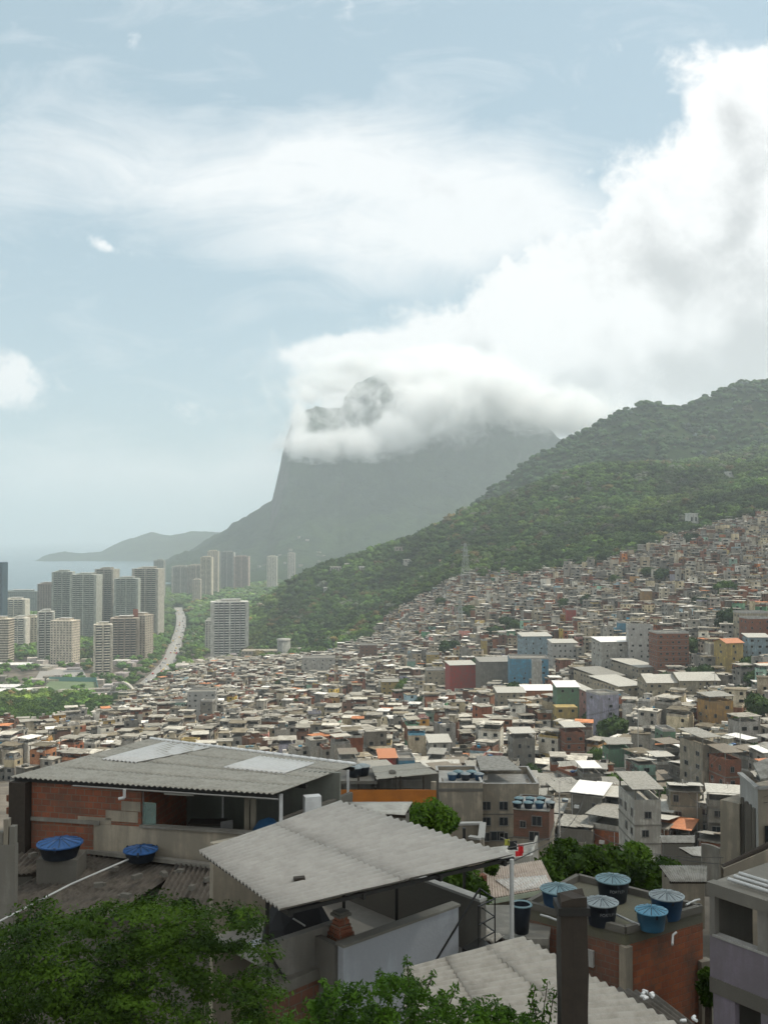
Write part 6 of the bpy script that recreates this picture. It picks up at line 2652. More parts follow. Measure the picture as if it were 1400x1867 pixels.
m_ = MB()
m_.wall(*jw(-.05, 6, -9.58, -9.25, .3, -.04))
part(m_, 'roof_beam', MATS['concrete'], HJ)
s13, s137, s139 = (onJ(1293) - J0).length, (onJ(1373) - J0).length, (onJ(1392) - J0).length
m_ = MB()
m_.wall(*jw(0, s13 + .05, -10.66, -9.584))
m_.wall(*jw(s137, s139, -10.66, -9.584))
m_.wall(*jw(s139 + 1.3, 6, -10.66, -9.584))
part(m_, 'pillar', MATS['wall grey'], HJ)
m_ = MB()
m_.wall(*jw(0, 6, -11.75, -10.664))
part(m_, 'parapet_wall', mauve, HJ)
m_ = MB()
m_.wall(*jw(.1, 6, -10.662, -10.60, .26, -.03))
part(m_, 'sill', MATS['concrete_light'], HJ)
m_ = MB()
m_.wall(*jw(0, 6, -12.15, -11.754, .3, -.03))
part(m_, 'floor_beam', MATS['concrete_dark'], HJ)
m_ = MB()
m_.wall(*jw(0.1, .75, -16, -12.154))
m_.wall(*jw(1.5, 2.0, -16, -12.154))
m_.wall(*jw(2.8, 6, -16, -12.154))
m_.wall(*jw(.75, 1.5, -16, -13.3))
m_.wall(*jw(2.0, 2.8, -16, -13.3))
part(m_, 'lower_wall', mauve, HJ)
# slabs, far walls and end wall
def jslab(z, th):
    q = [J0 + nj * .1, J0 + dj * 6 + nj * .1, J0 + dj * 6 + nj * 5, J0 + nj * 5]
    m_ = MB()
    m_.slab([(v.x, v.y, 160 + z) for v in q], th)
    return m_


part(jslab(-9.27, .15), 'roof_slab', MATS['concrete'], HJ)
part(jslab(-11.9, .2), 'floor_slab', MATS['concrete_dark'], HJ)
m_ = MB()
e0, e1 = J0 + nj * .25, J0 + nj * 5
m_.wall(e0, e1, 144, 160 - 11.9, .18)
m_.wall(e0, e0 + nj * 1.6, 160 - 11.9, 160 - 9.42, .18)
m_.wall(e1 - nj * 1.4, e1, 160 - 11.9, 160 - 9.42, .18)
part(m_, 'end_wall', MATS['concrete_dark'], HJ)
m_ = MB()
f0, f1 = J0 + nj * 5, J0 + dj * 6 + nj * 5
m_.wall(f0, f0 + dj * 1.1, 144, 160 - 9.42, .18)
m_.wall(f0 + dj * 2.2, f1, 144, 160 - 9.42, .18)
m_.wall(f0 + dj * 1.1, f0 + dj * 2.2, 144, 160 - 10.9, .18)
part(m_, 'back_wall', MATS['concrete'], HJ)
for k, (o_, z_) in enumerate(((.35, -9.15), (.62, -9.13), (.85, -9.1))):
    m_ = MB()
    m_.tube(J0 + dj * .35 + nj * o_ + Vector((0, 0, 160 + z_)), J0 + dj * (3.2 - k * .2) + nj * o_ + Vector((0, 0, 160 + z_)), .05, n=10)
    tag(m_.build('pipe', MATS['pipe_white']), 'white plastic pipe lying on the roof of the mauve frame house', 'pipe', 'white pipes on the mauve frame house')
q = J0 + dj * 2.6 + nj * 1.9
big_tank(q.x + .55, q.y + .6, 160 - 9.26, .66, .95, 'tank_blue', 'lid_grey', 'dark blue tank cut by the picture edge on the mauve frame house')

# ===== Q: the cream tiled roof behind the pipe post
Q1, Q2, Q3, Q4 = W(884, 1584, -15.3), W(986, 1568, -15.2), W(1010, 1618, -15.9), W(884, 1641, -15.9)
RQ_ = root_at('cream_roof_house', (5, 44, 140), 'low house with patchy cream-pink roof and pale green fascia behind the pipe post', 'house')
quad_roof(RQ_, (Q1, Q2, Q3, Q4), 26, sheet('roof_cream', (0.48, 0.40, 0.33), .3, .8, 1.2), 3, 'roof')
m_ = MB()
pq = lambda s, t: lerp(lerp(Q4, Q3, s), lerp(Q1, Q2, s), t) + Vector((0, 0, .05))
m_.corr(pq(.38, .05), pq(.95, .05), pq(.95, .42), pq(.15, .55), 15)
part(m_, 'roof_patch', MATS['near_sheet'] if False else sheet('roof_patch', (0.62, 0.60, 0.56), .4, .8, 3), RQ_)
m_ = MB()
m_.bar(Q4 - Vector((0, 0, .12)), Q3 - Vector((0, 0, .12)), .08, .2)
part(m_, 'fascia', plain('fascia_green', (0.36, 0.40, 0.30), .7), RQ_)
for s in (.02, .72, .98):
    m_ = MB()
    q = lerp(Q4, Q3, s)
    m_.box(q.x, q.y + .1, 136, .14, .14, q.z - 136 - .22)
    part(m_, 'post', MATS['fascia_green'], RQ_)
m_ = MB()
for a, e in ((Q1, Q2), (Q2, Q3), (Q1, lerp(Q1, Q4, .7))):
    m_.wall(a, e, 134, min(a.z, e.z) - .1, .2)
m_.wall(lerp(Q4, Q1, .3), lerp(Q3, Q2, .3), 134, 160 - 17.6, .2)
part(m_, 'wall', MATS['wall beige'], RQ_)
m_ = MB()
m_.wall(W(850, 1600, -14.6), W(884, 1598, -14.7), 136, 160 - 14.6, .3)
tag(m_.build('brick_wall', MATS['brick']), 'short red brick wall end overgrown with plants beside the cream-pink roof', 'wall')
# laundry and its terrace beyond
lz_ = -24.0
tw = root_at('laundry_terrace', W(930, 1575, lz_), 'small white walled terrace with a washing line below the beige apartment building', 'terrace')
m_ = MB()
a_, e_ = W(880, 1583, -24.9), W(968, 1571, -24.9)
m_.wall(a_, e_, 128, 160 - 24.4, .2)
m_.wall(e_, e_ + Vector((1.2, 5, 0)), 128, 160 - 24.4, .2)
m_.slab([(a_.x, a_.y, 160 - 25.2), (e_.x, e_.y, 160 - 25.2), (e_.x + 1.2, e_.y + 6, 160 - 25.2), (a_.x + 1.2, a_.y + 6, 160 - 25.2)], .2)
part(m_, 'wall', MATS['wall white'], tw)
yy0 = e_.y + 1.6
def cloth(px, py, w_, h_, mat, label, extra=None):
    top = P(px, py, yy0)
    n = 8
    vs, fs = [], []
    for j in range(6):
        for i in range(n + 1):
            s, t = i / n, j / 5
            vs.append((top.x + (s - .5) * w_ * (1 - .12 * math.sin(t * 3)), yy0 + .05 * math.sin(s * 9 + t * 2), top.z - t * h_))
    for j in range(5):
        for i in range(n):
            a = j * (n + 1) + i
            fs.append((a, a + 1, a + n + 2, a + n + 1))
    m_ = MB()
    m_.add(vs, fs, 0, (1, 1, 1), True)
    if extra:
        extra(m_, top)
    me = m_.mesh('garment', MATS[mat])
    o = link_mesh('garment', me)
    md = o.modifiers.new('thick', 'SOLIDIFY')
    md.thickness = .02
    return tag(o, label, 'garment')


cloth(946, 1552, .62, 1.1, 'red_cloth', 'vivid red dress-like garment hanging on the washing line')
cloth(949, 1540, .45, .62, 'red_cloth', 'smaller dark red hood-like garment above the vivid red one')
cloth(934, 1533, .75, .7, 'dark_cloth', 'black cloth hanging beside the red garments')
cloth(924, 1530, .42, .5, 'yellow_cloth', 'yellow-green cloth at the end of the washing line')
m_ = MB()
m_.tube(P(912, 1526, yy0), P(966, 1548, yy0), .02, n=6)
part(m_, 'washing_line', MATS['steel'], tw)

# ===== roofs and walls between F and the apartment building
s_ = sheet_roof('cream_flat_roof', 'pale cream concrete roof slab just beyond the ridge of the pale corrugated roof', [W(628, 1462, -8.9), W(752, 1462, -8.9), W(738, 1486, -9.0), W(690, 1484, -9.0)], 1, 'roof pale', 1, 140, amp=0)
s_ = sheet_roof('grey_flat_roof', 'plain grey roof with sloping end beside the round green bush', [W(738, 1486, -14.5), W(755, 1470, -14.0), W(810, 1466, -14.0), W(838, 1500, -14.6)], 1, 'roof grey', 1, 134, amp=0, wallmat='wall beige')
lw = root_at('terrace_wall', W(820, 1515, -13), 'L-shaped pale wall with white coping below the beige apartment building', 'wall')
a_, e_, g_ = W(768, 1503, -13.2), W(880, 1501, -13.2), W(877, 1529, -13.2)
m_ = MB()
m_.wall(a_, e_, 138, 160 - 13.25, .15)
m_.wall(e_, g_, 138, 160 - 13.25, .15)
m_.wall(g_, W(855, 1526, -13.2), 138, 160 - 13.25, .15)
part(m_, 'wall_face', MATS['wall beige'], lw)
m_ = MB()
m_.wall(a_, e_, 160 - 13.246, 160 - 13.15, .3)
m_.wall(e_, g_, 160 - 13.243, 160 - 13.147, .3)
m_.wall(g_, W(855, 1526, -13.2), 160 - 13.24, 160 - 13.144, .3)
part(m_, 'coping', MATS['concrete_light'], lw)

# ===== K: tall raw concrete house at the right
K0 = P(1312, 1458, 50)
HK = root_at('concrete_tower_house', (18, 52, 130), 'tall stained tan and grey concrete house with ribs, cut by the picture edge', 'house')
m_ = MB()
a_, e_ = P(1312, 1458, 50), P(1347, 1458, 49.2)
d_ = Vector((e_.x - a_.x, e_.y - a_.y, 0)).normalized()
n2 = Vector((-d_.y, d_.x, 0))
m_.add([(a_.x, a_.y, 120), (e_.x, e_.y, 120), (e_.x, e_.y, a_.z), (a_.x, a_.y, a_.z)], [(0, 1, 2, 3)])
f_ = Vector(a_) + n2 * 3
g_ = Vector(e_) + n2 * 3
m_.add([(a_.x, a_.y, 120), (a_.x, a_.y, a_.z), (f_.x, f_.y, a_.z), (f_.x, f_.y, 120)], [(0, 1, 2, 3)])
m_.add([(a_.x, a_.y, a_.z), (e_.x, e_.y, a_.z), (g_.x, g_.y, a_.z), (f_.x, f_.y, a_.z)], [(0, 1, 2, 3)])
part(m_, 'stair_shaft', MATS['wall beige'], HK)
k1, k2 = P(1348, 1408, 50), P(1381, 1436, 47.0)
k3 = Vector((k2.x + 6, k2.y + 1.0, 0))
zk = P(1362, 1424, 48.6).z
m_ = MB()
m_.add([(k1.x, k1.y, 120), (k2.x, k2.y, 120), (k2.x, k2.y, zk), (k1.x, k1.y, zk)], [(0, 1, 2, 3)])
part(m_, 'wall', MATS['concrete_light'], HK)
m_ = MB()
m_.add([(k2.x, k2.y, 120), (k3.x, k3.y, 120), (k3.x, k3.y, zk), (k2.x, k2.y, zk)], [(0, 1, 2, 3)])
m_.add([(k1.x, k1.y, zk - .6), (k2.x, k2.y, zk - .6), (k3.x, k3.y, zk - .6), (k1.x + 6, k1.y + 4, zk - .6)], [(0, 1, 2, 3)])
part(m_, 'wall', MATS['wall beige'], HK)
for t in (.18, .42, .60, .80):
    m_ = MB()
    q = lerp(k1, k2, t)
    m_.box(q.x - .05, q.y - .08, 120, .16, .2, zk - 121.0, -.7)
    part(m_, 'rib', MATS['concrete_dark'], HK)
m_ = MB()
m_.wall(k1, k2, zk + .002, zk + .1, .25)
m_.wall(k2, k3, zk + .004, zk + .1, .25)
part(m_, 'coping', MATS['concrete_light'], HK)
for zz in (-14.4, -17.2):
    for s in (.3, 1.7):
        m_ = MB()
        m_.box(k2.x + s + .5, k2.y + s * .17 - .03, 160 + zz, 1.0, .1, .9, .16)
        part(m_, 'window', MATS['window_dark'], HK)
m_ = MB()
m_.slab([P(1372, 1392, 48), P(1386, 1420, 46.5), P(1440, 1412, 46.5), P(1440, 1365, 49)], .1)
part(m_, 'roof', MATS['roof grey'], HK)
m_ = MB()
m_.tube(P(1318, 1582, 40), P(1402, 1540, 40), .13, n=8)
tag(m_.build('beam', MATS['wood_dark']), 'dark diagonal pole leaning across the foot of the concrete tower house', 'pole')
m_ = MB()
m_.slab([P(1398, 1545, 36), P(1315, 1580, 38), P(1315, 1640, 38), P(1440, 1640, 36)], 1.0)
m_ = MB()
a_, e_ = P(1318, 1584, 39.8), P(1440, 1522, 39.8)
m_.add([(a_.x, a_.y, 135), (e_.x + 2, e_.y, 135), (e_.x + 2, e_.y, e_.z + .6), (a_.x, a_.y, a_.z)], [(0, 1, 2, 3)])
m_.add([(a_.x, a_.y + .3, 135), (e_.x + 2, e_.y + .3, 135), (e_.x + 2, e_.y + .3, e_.z + .6), (a_.x, a_.y + .3, a_.z)], [(3, 2, 1, 0)])
m_.add([(a_.x, a_.y, a_.z), (e_.x + 2, e_.y, e_.z + .6), (e_.x + 2, e_.y + .3, e_.z + .6), (a_.x, a_.y + .3, a_.z)], [(0, 1, 2, 3)])
tag(m_.build('gable_wall', MATS['wall beige']), 'sloping tan wall behind the white pipes of the mauve house', 'wall')
# grey houses in the strip left of K
sheet_roof('grey_shed', 'flat grey roof over a dark open shed beside the mauve frame house', [W(1200, 1578, -15), W(1288, 1578, -15), W(1288, 1608, -15.3), W(1222, 1608, -15.3)], 18, 'roof grey', 1, 160 - 17.4, amp=.02, wallmat='wall beige')
sheet_roof('flat_grey_roof', 'long flat grey roof with twin round tanks uphill from the grey shed', [W(1202, 1523, -24), W(1266, 1523, -24), W(1266, 1537, -24.4), W(1206, 1537, -24.4)], 8, 'roof grey', 1, 132, amp=.01)
sheet_roof('tilted_roof', 'tilted pale grey roof triangle beside the grey curved wall', [W(1236, 1545, -22), W(1278, 1543, -22), W(1280, 1562, -22.4), W(1262, 1560, -22.4)], 5, 'roof pale', 1, 132, amp=.01)
m_ = MB()
prev = None
for k in range(9):
    t = k / 8
    q = W(1278 + 34 * t, 1538 + 9 * t * t, -20)
    if prev is not None:
        m_.wall(prev, q, 130, 140.0, .2)
    prev = q
tag(m_.build('curved_wall', MATS['concrete']), 'curved grey concrete wall at the foot of the tan stair shaft', 'wall')

# ===== L: beige apartment building with five tanks
def framed(name, lab, px0, px1, pyt, D, dpt, mat, rz=0.0, wins=(), H=9, cat='building', parapet=.45, floor_bands=True, capmat='concrete_light', nfl=None):
    """building whose front left and right edges are seen at px0, px1 and whose front top edge is at row pyt"""
    x0 = (px0 - 700) / F * D
    x1 = (px1 - 700) / F * D
    zt_ = CAMZ + (980 - pyt) / F * D
    wd = x1 - x0
    g0 = min(T1(x0, D), T1(x1, D)) - 3
    r0 = root_at(name, ((x0 + x1) / 2, D + dpt / 2, zt_), lab, cat)
    r0.rotation_euler = (0, 0, rz)
    hh = zt_ - g0
    m_ = MB()
    m_.box(0, 0, -hh, wd, dpt, hh)
    k = 0
    if floor_bands:
        zz = -2.75
        while zz > -hh + 2:
            m_.box(0, 0, zz, wd + .12, dpt + .12, .14, 0, 1)
            zz -= 2.75
    link_mesh('wall', m_.mesh('wall', [MATS[mat], MATS['concrete_dark']]), r0)
    m_ = MB()
    for s in (-1, 1):
        m_.box(s * (wd / 2 - .1), 0, 0, .2, dpt, parapet, 0)
        m_.box(0, s * (dpt / 2 - .1), 0, wd - .4, .2, parapet, 0)
    link_mesh('parapet', m_.mesh('parapet', MATS[mat]), r0)
    m_ = MB()
    for s in (-1, 1):
        m_.box(s * (wd / 2 - .1), 0, parapet + .002, .3, dpt + .1, .08, 0)
        m_.box(0, s * (dpt / 2 - .1), parapet + .004, wd - .3, .3, .08, 0)
    link_mesh('coping', m_.mesh('coping', MATS[capmat]), r0)
    m_ = MB()
    m_.box(0, 0, .01, wd - .4, dpt - .4, .05)
    link_mesh('roof', m_.mesh('roof', MATS['concrete_light']), r0)
    for (px_, py_, wm_) in wins:
        lx = (px_ - 700) / F * D - (x0 + x1) / 2
        lz = CAMZ + (980 - py_) / F * D - zt_
        link_mesh('window', wm_, r0, (lx, -dpt / 2 - .03, lz))
    return r0, wd, dpt, zt_


LD_ = 118
ws = [(px_, py_, WIN[0]) for px_ in (885, 916, 944) for py_ in (1472, 1500, 1528)] + [(975, 1474, WIN[1]), (904, 1527, WIN[4]), (968, 1504, WIN[1])]
r0, wd, dpt, zt_ = framed('apartment_building', 'beige stained apartment building with small windows, four storeys of rows seen beyond the pale roof', 879, 980, 1440, LD_ + 2, 9, 'wall beige', 0.0, ws, parapet=.9)
q = MB()
q.slab([(-wd / 2, -1.2, 1.8), (wd / 2 - 1.6, -1.2, 1.8), (wd / 2 - 3, dpt / 2, 2.3), (-wd / 2, dpt / 2, 2.3)], .12)
link_mesh('roof_sheet', q.mesh('roof_sheet', MATS['roof grey']), r0)
q = MB()
q.box(-1.0, dpt / 2 - .2, .4, wd - 2, .2, 1.4)
link_mesh('roof_wall', q.mesh('roof_wall', MATS['wall beige']), r0)
ws = []
r1, wd1, dp1, zt1 = framed('apartment_block', 'blank-sided tan block with white-rimmed roof terrace and five dark tanks', 800, 878.5, 1432, LD_, 8.5, 'wall beige', 0.0, ws, parapet=.5, floor_bands=False)
link_mesh('window', WIN[2], r1, (wd1 / 2 - 1.0, -dp1 / 2 - .03, -6.5))
q = MB()
q.box(0, 0, -.5, wd1 + .1, dp1 + .1, .35)
link_mesh('stain_band', q.mesh('stain_band', MATS['concrete_dark']), r1)
tr2 = random.Random(12)
for k in range(5):
    px_ = 822 + k * 12
    x = (px_ - 700) / F * (LD_ + 4.5)
    small_tank(x, LD_ + 3.2 + (k % 2) * 1.2, zt1 + .06, '', None, tr2, .95, 'lid_teal' if k % 2 else 'lid_grey')['label'] = ['westmost', 'second', 'middle', 'fourth', 'last'][k] + ' of five dark tanks in a row on the tan block roof'
ANCH += [('the beige apartment building', 930, 1470), ('the tan block with five tanks', 840, 1440)]
CLEAR.append(((890 - 700) / F * LD_, LD_ + 3, 12))
# M: brick building with seven tanks
r2, wd2, dp2, zt2 = framed('brick_building', 'low brown brick building with teal-lidded tanks along its roof beside the beige apartments', 948, 1012, 1478, 106, 6.5, 'brick_brown', -.25, [(965, 1505, WIN[1]), (990, 1500, WIN[0]), (985, 1528, WIN[0])], parapet=.15, capmat='concrete_dark')
q = MB()
q.box(0, 0, -20, wd2 + .1, dp2 + .1, 17.2)
link_mesh('lower_wall', q.mesh('lower_wall', MATS['wall beige']), r2)
for k in range(7):
    lx, ly = (-1.6 + (k % 4) * 1.15), (-2.2 + (k // 4) * 1.8 + (k % 4) * .3)
    v = Matrix.Rotation(-.25, 3, 'Z') @ Vector((lx, ly, 0))
    o = small_tank(r2.location.x + v.x, r2.location.y + v.y, zt2 + .07, 'x', None, tr2, .8, 'lid_teal' if k != 3 else 'lid_grey')
    o['label'] = 'teal-lidded tank among seven crowded on the brown brick building'
    o['group'] = 'seven tanks on the brown brick building'
CLEAR.append((r2.location.x, r2.location.y, 6))
# O: orange building with sheet roof and stair
OD = 88
r3 = root_at('orange_building', P(700, 1450, OD + 3), 'orange-brown building with long open balconies under a flat grey sheet roof', 'building')


def ob(px0, px1, py0, py1, D0, th, mat, name, seg=True):
    a_, e_ = P(px0, py1, D0), P(px1, py1, D0)
    zt_ = P(px0, py0, D0).z
    m_ = MB()
    m_.wall((a_.x, a_.y), (e_.x, e_.y), a_.z, zt_, th)
    return part(m_, name, MATS[mat], r3)


ob(603, 795, 1440, 1462, OD, .2, 'orange_paint', 'balcony_wall')
ob(613, 790, 1480, 1530, OD + .6, .3, 'wall lavender', 'wall')
ob(600, 612, 1424, 1530, OD + .1, .35, 'orange_paint', 'pier')
ob(786, 795, 1425, 1530, OD + .1, .35, 'wall beige', 'pier')
ob(600, 800, 1405, 1530, OD + 4.5, .3, 'concrete_dark', 'back_wall')
for px_ in (652, 683, 720, 728, 770):
    ob(px_, px_ + 3, 1415, 1442, OD + .1, .12, 'wood_dark', 'post')
ob(626, 676, 1427, 1438, OD + 3.4, .1, 'wall grey', 'inner_wall')
ob(692, 770, 1422, 1437, OD + 3.4, .1, 'wall grey', 'inner_wall')
m_ = MB()
a_, e_ = P(748, 1448, OD - .1), P(795, 1482, OD - .1)
for t_ in (0,):
    m_.add([(a_.x, a_.y - .02, a_.z), (a_.x, a_.y - .02, a_.z - 1.0), (e_.x, e_.y - .02, e_.z - 1.0), (e_.x, e_.y - .02, e_.z)], [(0, 1, 2, 3)])
    m_.add([(a_.x, a_.y + .18, a_.z), (a_.x, a_.y + .18, a_.z - 1.0), (e_.x, e_.y + .18, e_.z - 1.0), (e_.x, e_.y + .18, e_.z)], [(3, 2, 1, 0)])
    m_.add([(a_.x, a_.y - .02, a_.z), (e_.x, e_.y - .02, e_.z), (e_.x, e_.y + .18, e_.z), (a_.x, a_.y + .18, a_.z)], [(0, 1, 2, 3)])
part(m_, 'stair_wall', MATS['orange_paint'], r3)
m_ = MB()
z0 = P(690, 1418, OD).z
r_a, r_b, r_c, r_d = W(686, 1421, z0 - 160), W(800, 1410, z0 - 160), W(764, 1391, z0 - 160 + .25), W(677, 1398, z0 - 160 + .25)
m_.corr(r_a, r_b, r_c, r_d, 30, amp=.02, courses=2)
part(m_, 'roof', MATS['near_sheet_warm'], r3)
m_ = MB()
ra2, rb2 = P(605, 1424, OD), P(688, 1424, OD)
m_.slab([ra2, rb2, rb2 + Vector((.5, 5, 0)), ra2 + Vector((.5, 5, 0))], .25)
part(m_, 'roof_slab', MATS['concrete_dark'], r3)
m_ = MB()
m_.slab([P(606, 1462, OD + .1), P(794, 1462, OD + .1), P(794, 1462, OD + .1) + Vector((0, 4.4, 0)), P(606, 1462, OD + .1) + Vector((0, 4.4, 0))], .25)
part(m_, 'floor_slab', MATS['concrete'], r3)
for k, px_ in enumerate((646, 660)):
    q = P(px_, 1424, OD)
    small_tank(q.x, OD + 1.6 + k * .5, q.z + .01, '', None, tr2, 1.05, 'lid_grey')['label'] = ['pale-lidded tank on the orange building nearest its dark end', 'second pale-lidded tank on the orange building beside the grey roof'][k]
CLEAR.append(((640 - 700) / F * OD, OD + 3, 8))
CLEAR.append(((760 - 700) / F * OD, OD + 3, 9))
ANCH.append(('the orange balcony building', 700, 1450))


# ===== leafy plants close by
def leaf_cloud(name, C, N, size, mat, seed, parent=None, aspect=2.2, flat=.5):
    r = np.random.default_rng(seed)
    n = len(C)
    N = N / np.maximum(np.linalg.norm(N, axis=1, keepdims=True), 1e-6)
    N = N + r.normal(0, flat, (n, 3))
    N /= np.linalg.norm(N, axis=1, keepdims=True)
    A_ = r.normal(0, 1, (n, 3))
    A_[:, 2] -= .3
    T_ = np.cross(N, A_)
    T_ /= np.maximum(np.linalg.norm(T_, axis=1, keepdims=True), 1e-6)
    B_ = np.cross(N, T_)
    s = (size * r.uniform(.6, 1.4, (n, 1)))
    V = np.stack([C - B_ * s * aspect, C + T_ * s - B_ * s * .2 - N * s * .15, C + B_ * s * aspect - N * s * .3, C - T_ * s - B_ * s * .2 - N * s * .15], 1).reshape(-1, 3)
    Q = np.arange(4 * n).reshape(n, 4)
    me = np_mesh(name, V, Q, MATS[mat])
    return link_mesh(name, me, parent)


def sprays(centers, k, rad, r, flat=.45):
    """leaf positions in flattened sprays round centers"""
    C = np.repeat(centers, k, axis=0)
    rr_ = np.repeat(rad, k)
    d = r.normal(0, 1, C.shape)
    d /= np.linalg.norm(d, axis=1, keepdims=True)
    u = r.uniform(0, 1, len(C)) ** .5
    off = d * (u * rr_)[:, None]
    off[:, 2] *= flat
    off[:, 2] -= .35 * rr_ * u * u * flat
    N = np.tile(np.array([[0, 0, 1.0]]), (len(C), 1)) + off / rr_[:, None] * .8
    return C + off, N


# the big feathery tree at the bottom left
tr_ = root_at('tree', (-3.2, 11.8, 148), 'big feathery green tree with thin pale twigs filling the bottom corner below the old roofs', 'tree')
r = np.random.default_rng(21)
cs, rads = [], []
prof = [(-60, 1690), (0, 1672), (40, 1640), (75, 1625), (100, 1660), (150, 1668), (185, 1618), (215, 1625), (240, 1650), (270, 1620), (310, 1618), (360, 1640), (400, 1632), (440, 1640), (470, 1665), (485, 1720), (492, 1800), (500, 1900)]
pxs_ = np.array([a[0] for a in prof])
pys_ = np.array([a[1] for a in prof])
while len(cs) < 300:
    px_ = r.uniform(-70, 492)
    top_ = np.interp(px_, pxs_, pys_)
    py_ = top_ + 14 + (r.uniform(0, 1) ** 1.2) * 300
    if py_ > 1930:
        continue
    D_ = 10.2 + 3.2 * r.uniform(0, 1) + (1900 - py_) / 300 * .8
    q = P(px_, py_, D_)
    # leave airy holes
    if mn.noise(Vector((px_ * .013, py_ * .018, 5))) < -.20 and r.uniform() < .85:
        continue
    cs.append(q[:])
    rads.append(r.uniform(.16, .40))
cs = np.array(cs)
rads = np.array(rads)
C, N = sprays(cs, 190, rads, r, .26)
leaf_cloud('crown', C - np.array([-3.2, 11.8, 148]), N, .0135, 'leaf_near', 5, tr_, 2.0, .4)
m_ = MB()
base = Vector((-3.4, 12.2, 146.5))
lim = []
for k in range(9):
    a = k / 9 * 6.28
    e = base + Vector((1.5 * math.cos(a), 1.0 * math.sin(a), 5.0 + .9 * math.sin(k * 2.2)))
    mid = lerp(base, e, .5) + Vector((.2 * math.sin(k * 3), .2, .3))
    m_.tube(base, mid, .07, .045, 8)
    m_.tube(mid, e, .045, .02, 8)
    lim += [mid, lerp(mid, e, .5), e]
for k in range(0, len(cs), 1):
    c = Vector(cs[k])
    s = min(lim, key=lambda v: (v - c).length)
    if (s - c).length < 2.2:
        mid = lerp(s, c, .55) + Vector((r.uniform(-.12, .12), r.uniform(-.1, .1), r.uniform(-.05, .15)))
        m_.tube(s, mid, .012, .008, 5, cap=False)
        m_.tube(mid, c, .008, .004, 5, cap=False)
part(m_, 'trunk', MATS['bark_pale'], tr_)

# the shrub along the bottom
sh_ = root_at('shrub', (.3, 8.4, 155), 'glossy green leafy shrub along the bottom edge in front of the terrace house', 'shrub')
cs, rads = [], []
prof = [(340, 1870), (400, 1862), (430, 1860), (470, 1850), (520, 1836), (560, 1832), (600, 1800), (640, 1790), (680, 1795), (720, 1775), (745, 1762), (780, 1790), (820, 1808), (860, 1818), (900, 1822), (940, 1838), (1000, 1860), (1040, 1900)]
pxs_ = np.array([a[0] for a in prof])
pys_ = np.array([a[1] for a in prof])
while len(cs) < 470:
    px_ = r.uniform(345, 1040)
    py_ = np.interp(px_, pxs_, pys_) + 8 + r.uniform(0, 1) * 150
    D_ = 7.6 + 1.6 * r.uniform(0, 1)
    cs.append(P(px_, py_, D_)[:])
    rads.append(r.uniform(.06, .13))
C, N = sprays(np.array(cs), 85, np.array(rads), r, .9)
leaf_cloud('foliage', C - np.array([.3, 8.4, 155]), N, .0085, 'leaf_shrub', 6, sh_, 2.8, .7)
# upright shoots
C, N = [], []
m_ = MB()
for (px0, py0, px1, py1) in ((962, 1870, 975, 1800), (985, 1880, 998, 1790), (1000, 1870, 1010, 1805), (745, 1800, 742, 1748), (775, 1810, 790, 1775), (700, 1810, 690, 1772), (985, 1880, 968, 1815), (600, 1820, 590, 1790), (820, 1830, 832, 1795)):
    a_, e_ = P(px0, py0, 8.0), P(px1, py1, 8.0)
    m_.tube(a_, e_, .006, .003, 6)
    for k in range(46):
        t = r.uniform(0.1, 1)
        q = lerp(a_, e_, t)
        a = r.uniform(0, 6.28)
        rr2 = .045 * (1.15 - t * .7)
        C.append((q.x + rr2 * math.cos(a), q.y + rr2 * math.sin(a), q.z + .02))
        N.append((math.cos(a) * .5, math.sin(a) * .5, .9))
part(m_, 'stem', MATS['bark'], sh_)
leaf_cloud('shoot_leaves', np.array(C) - np.array([.3, 8.4, 155]), np.array(N), .009, 'leaf_shrub', 7, sh_, 3.0, .5)
m_ = MB()
for k in range(26):
    q = Vector(cs[k * 13])
    m_.tube((.3 + (q.x - .3) * .5, 8.6, 154.0), q, .012, .005, 5)
part(m_, 'branch', MATS['bark'], sh_)


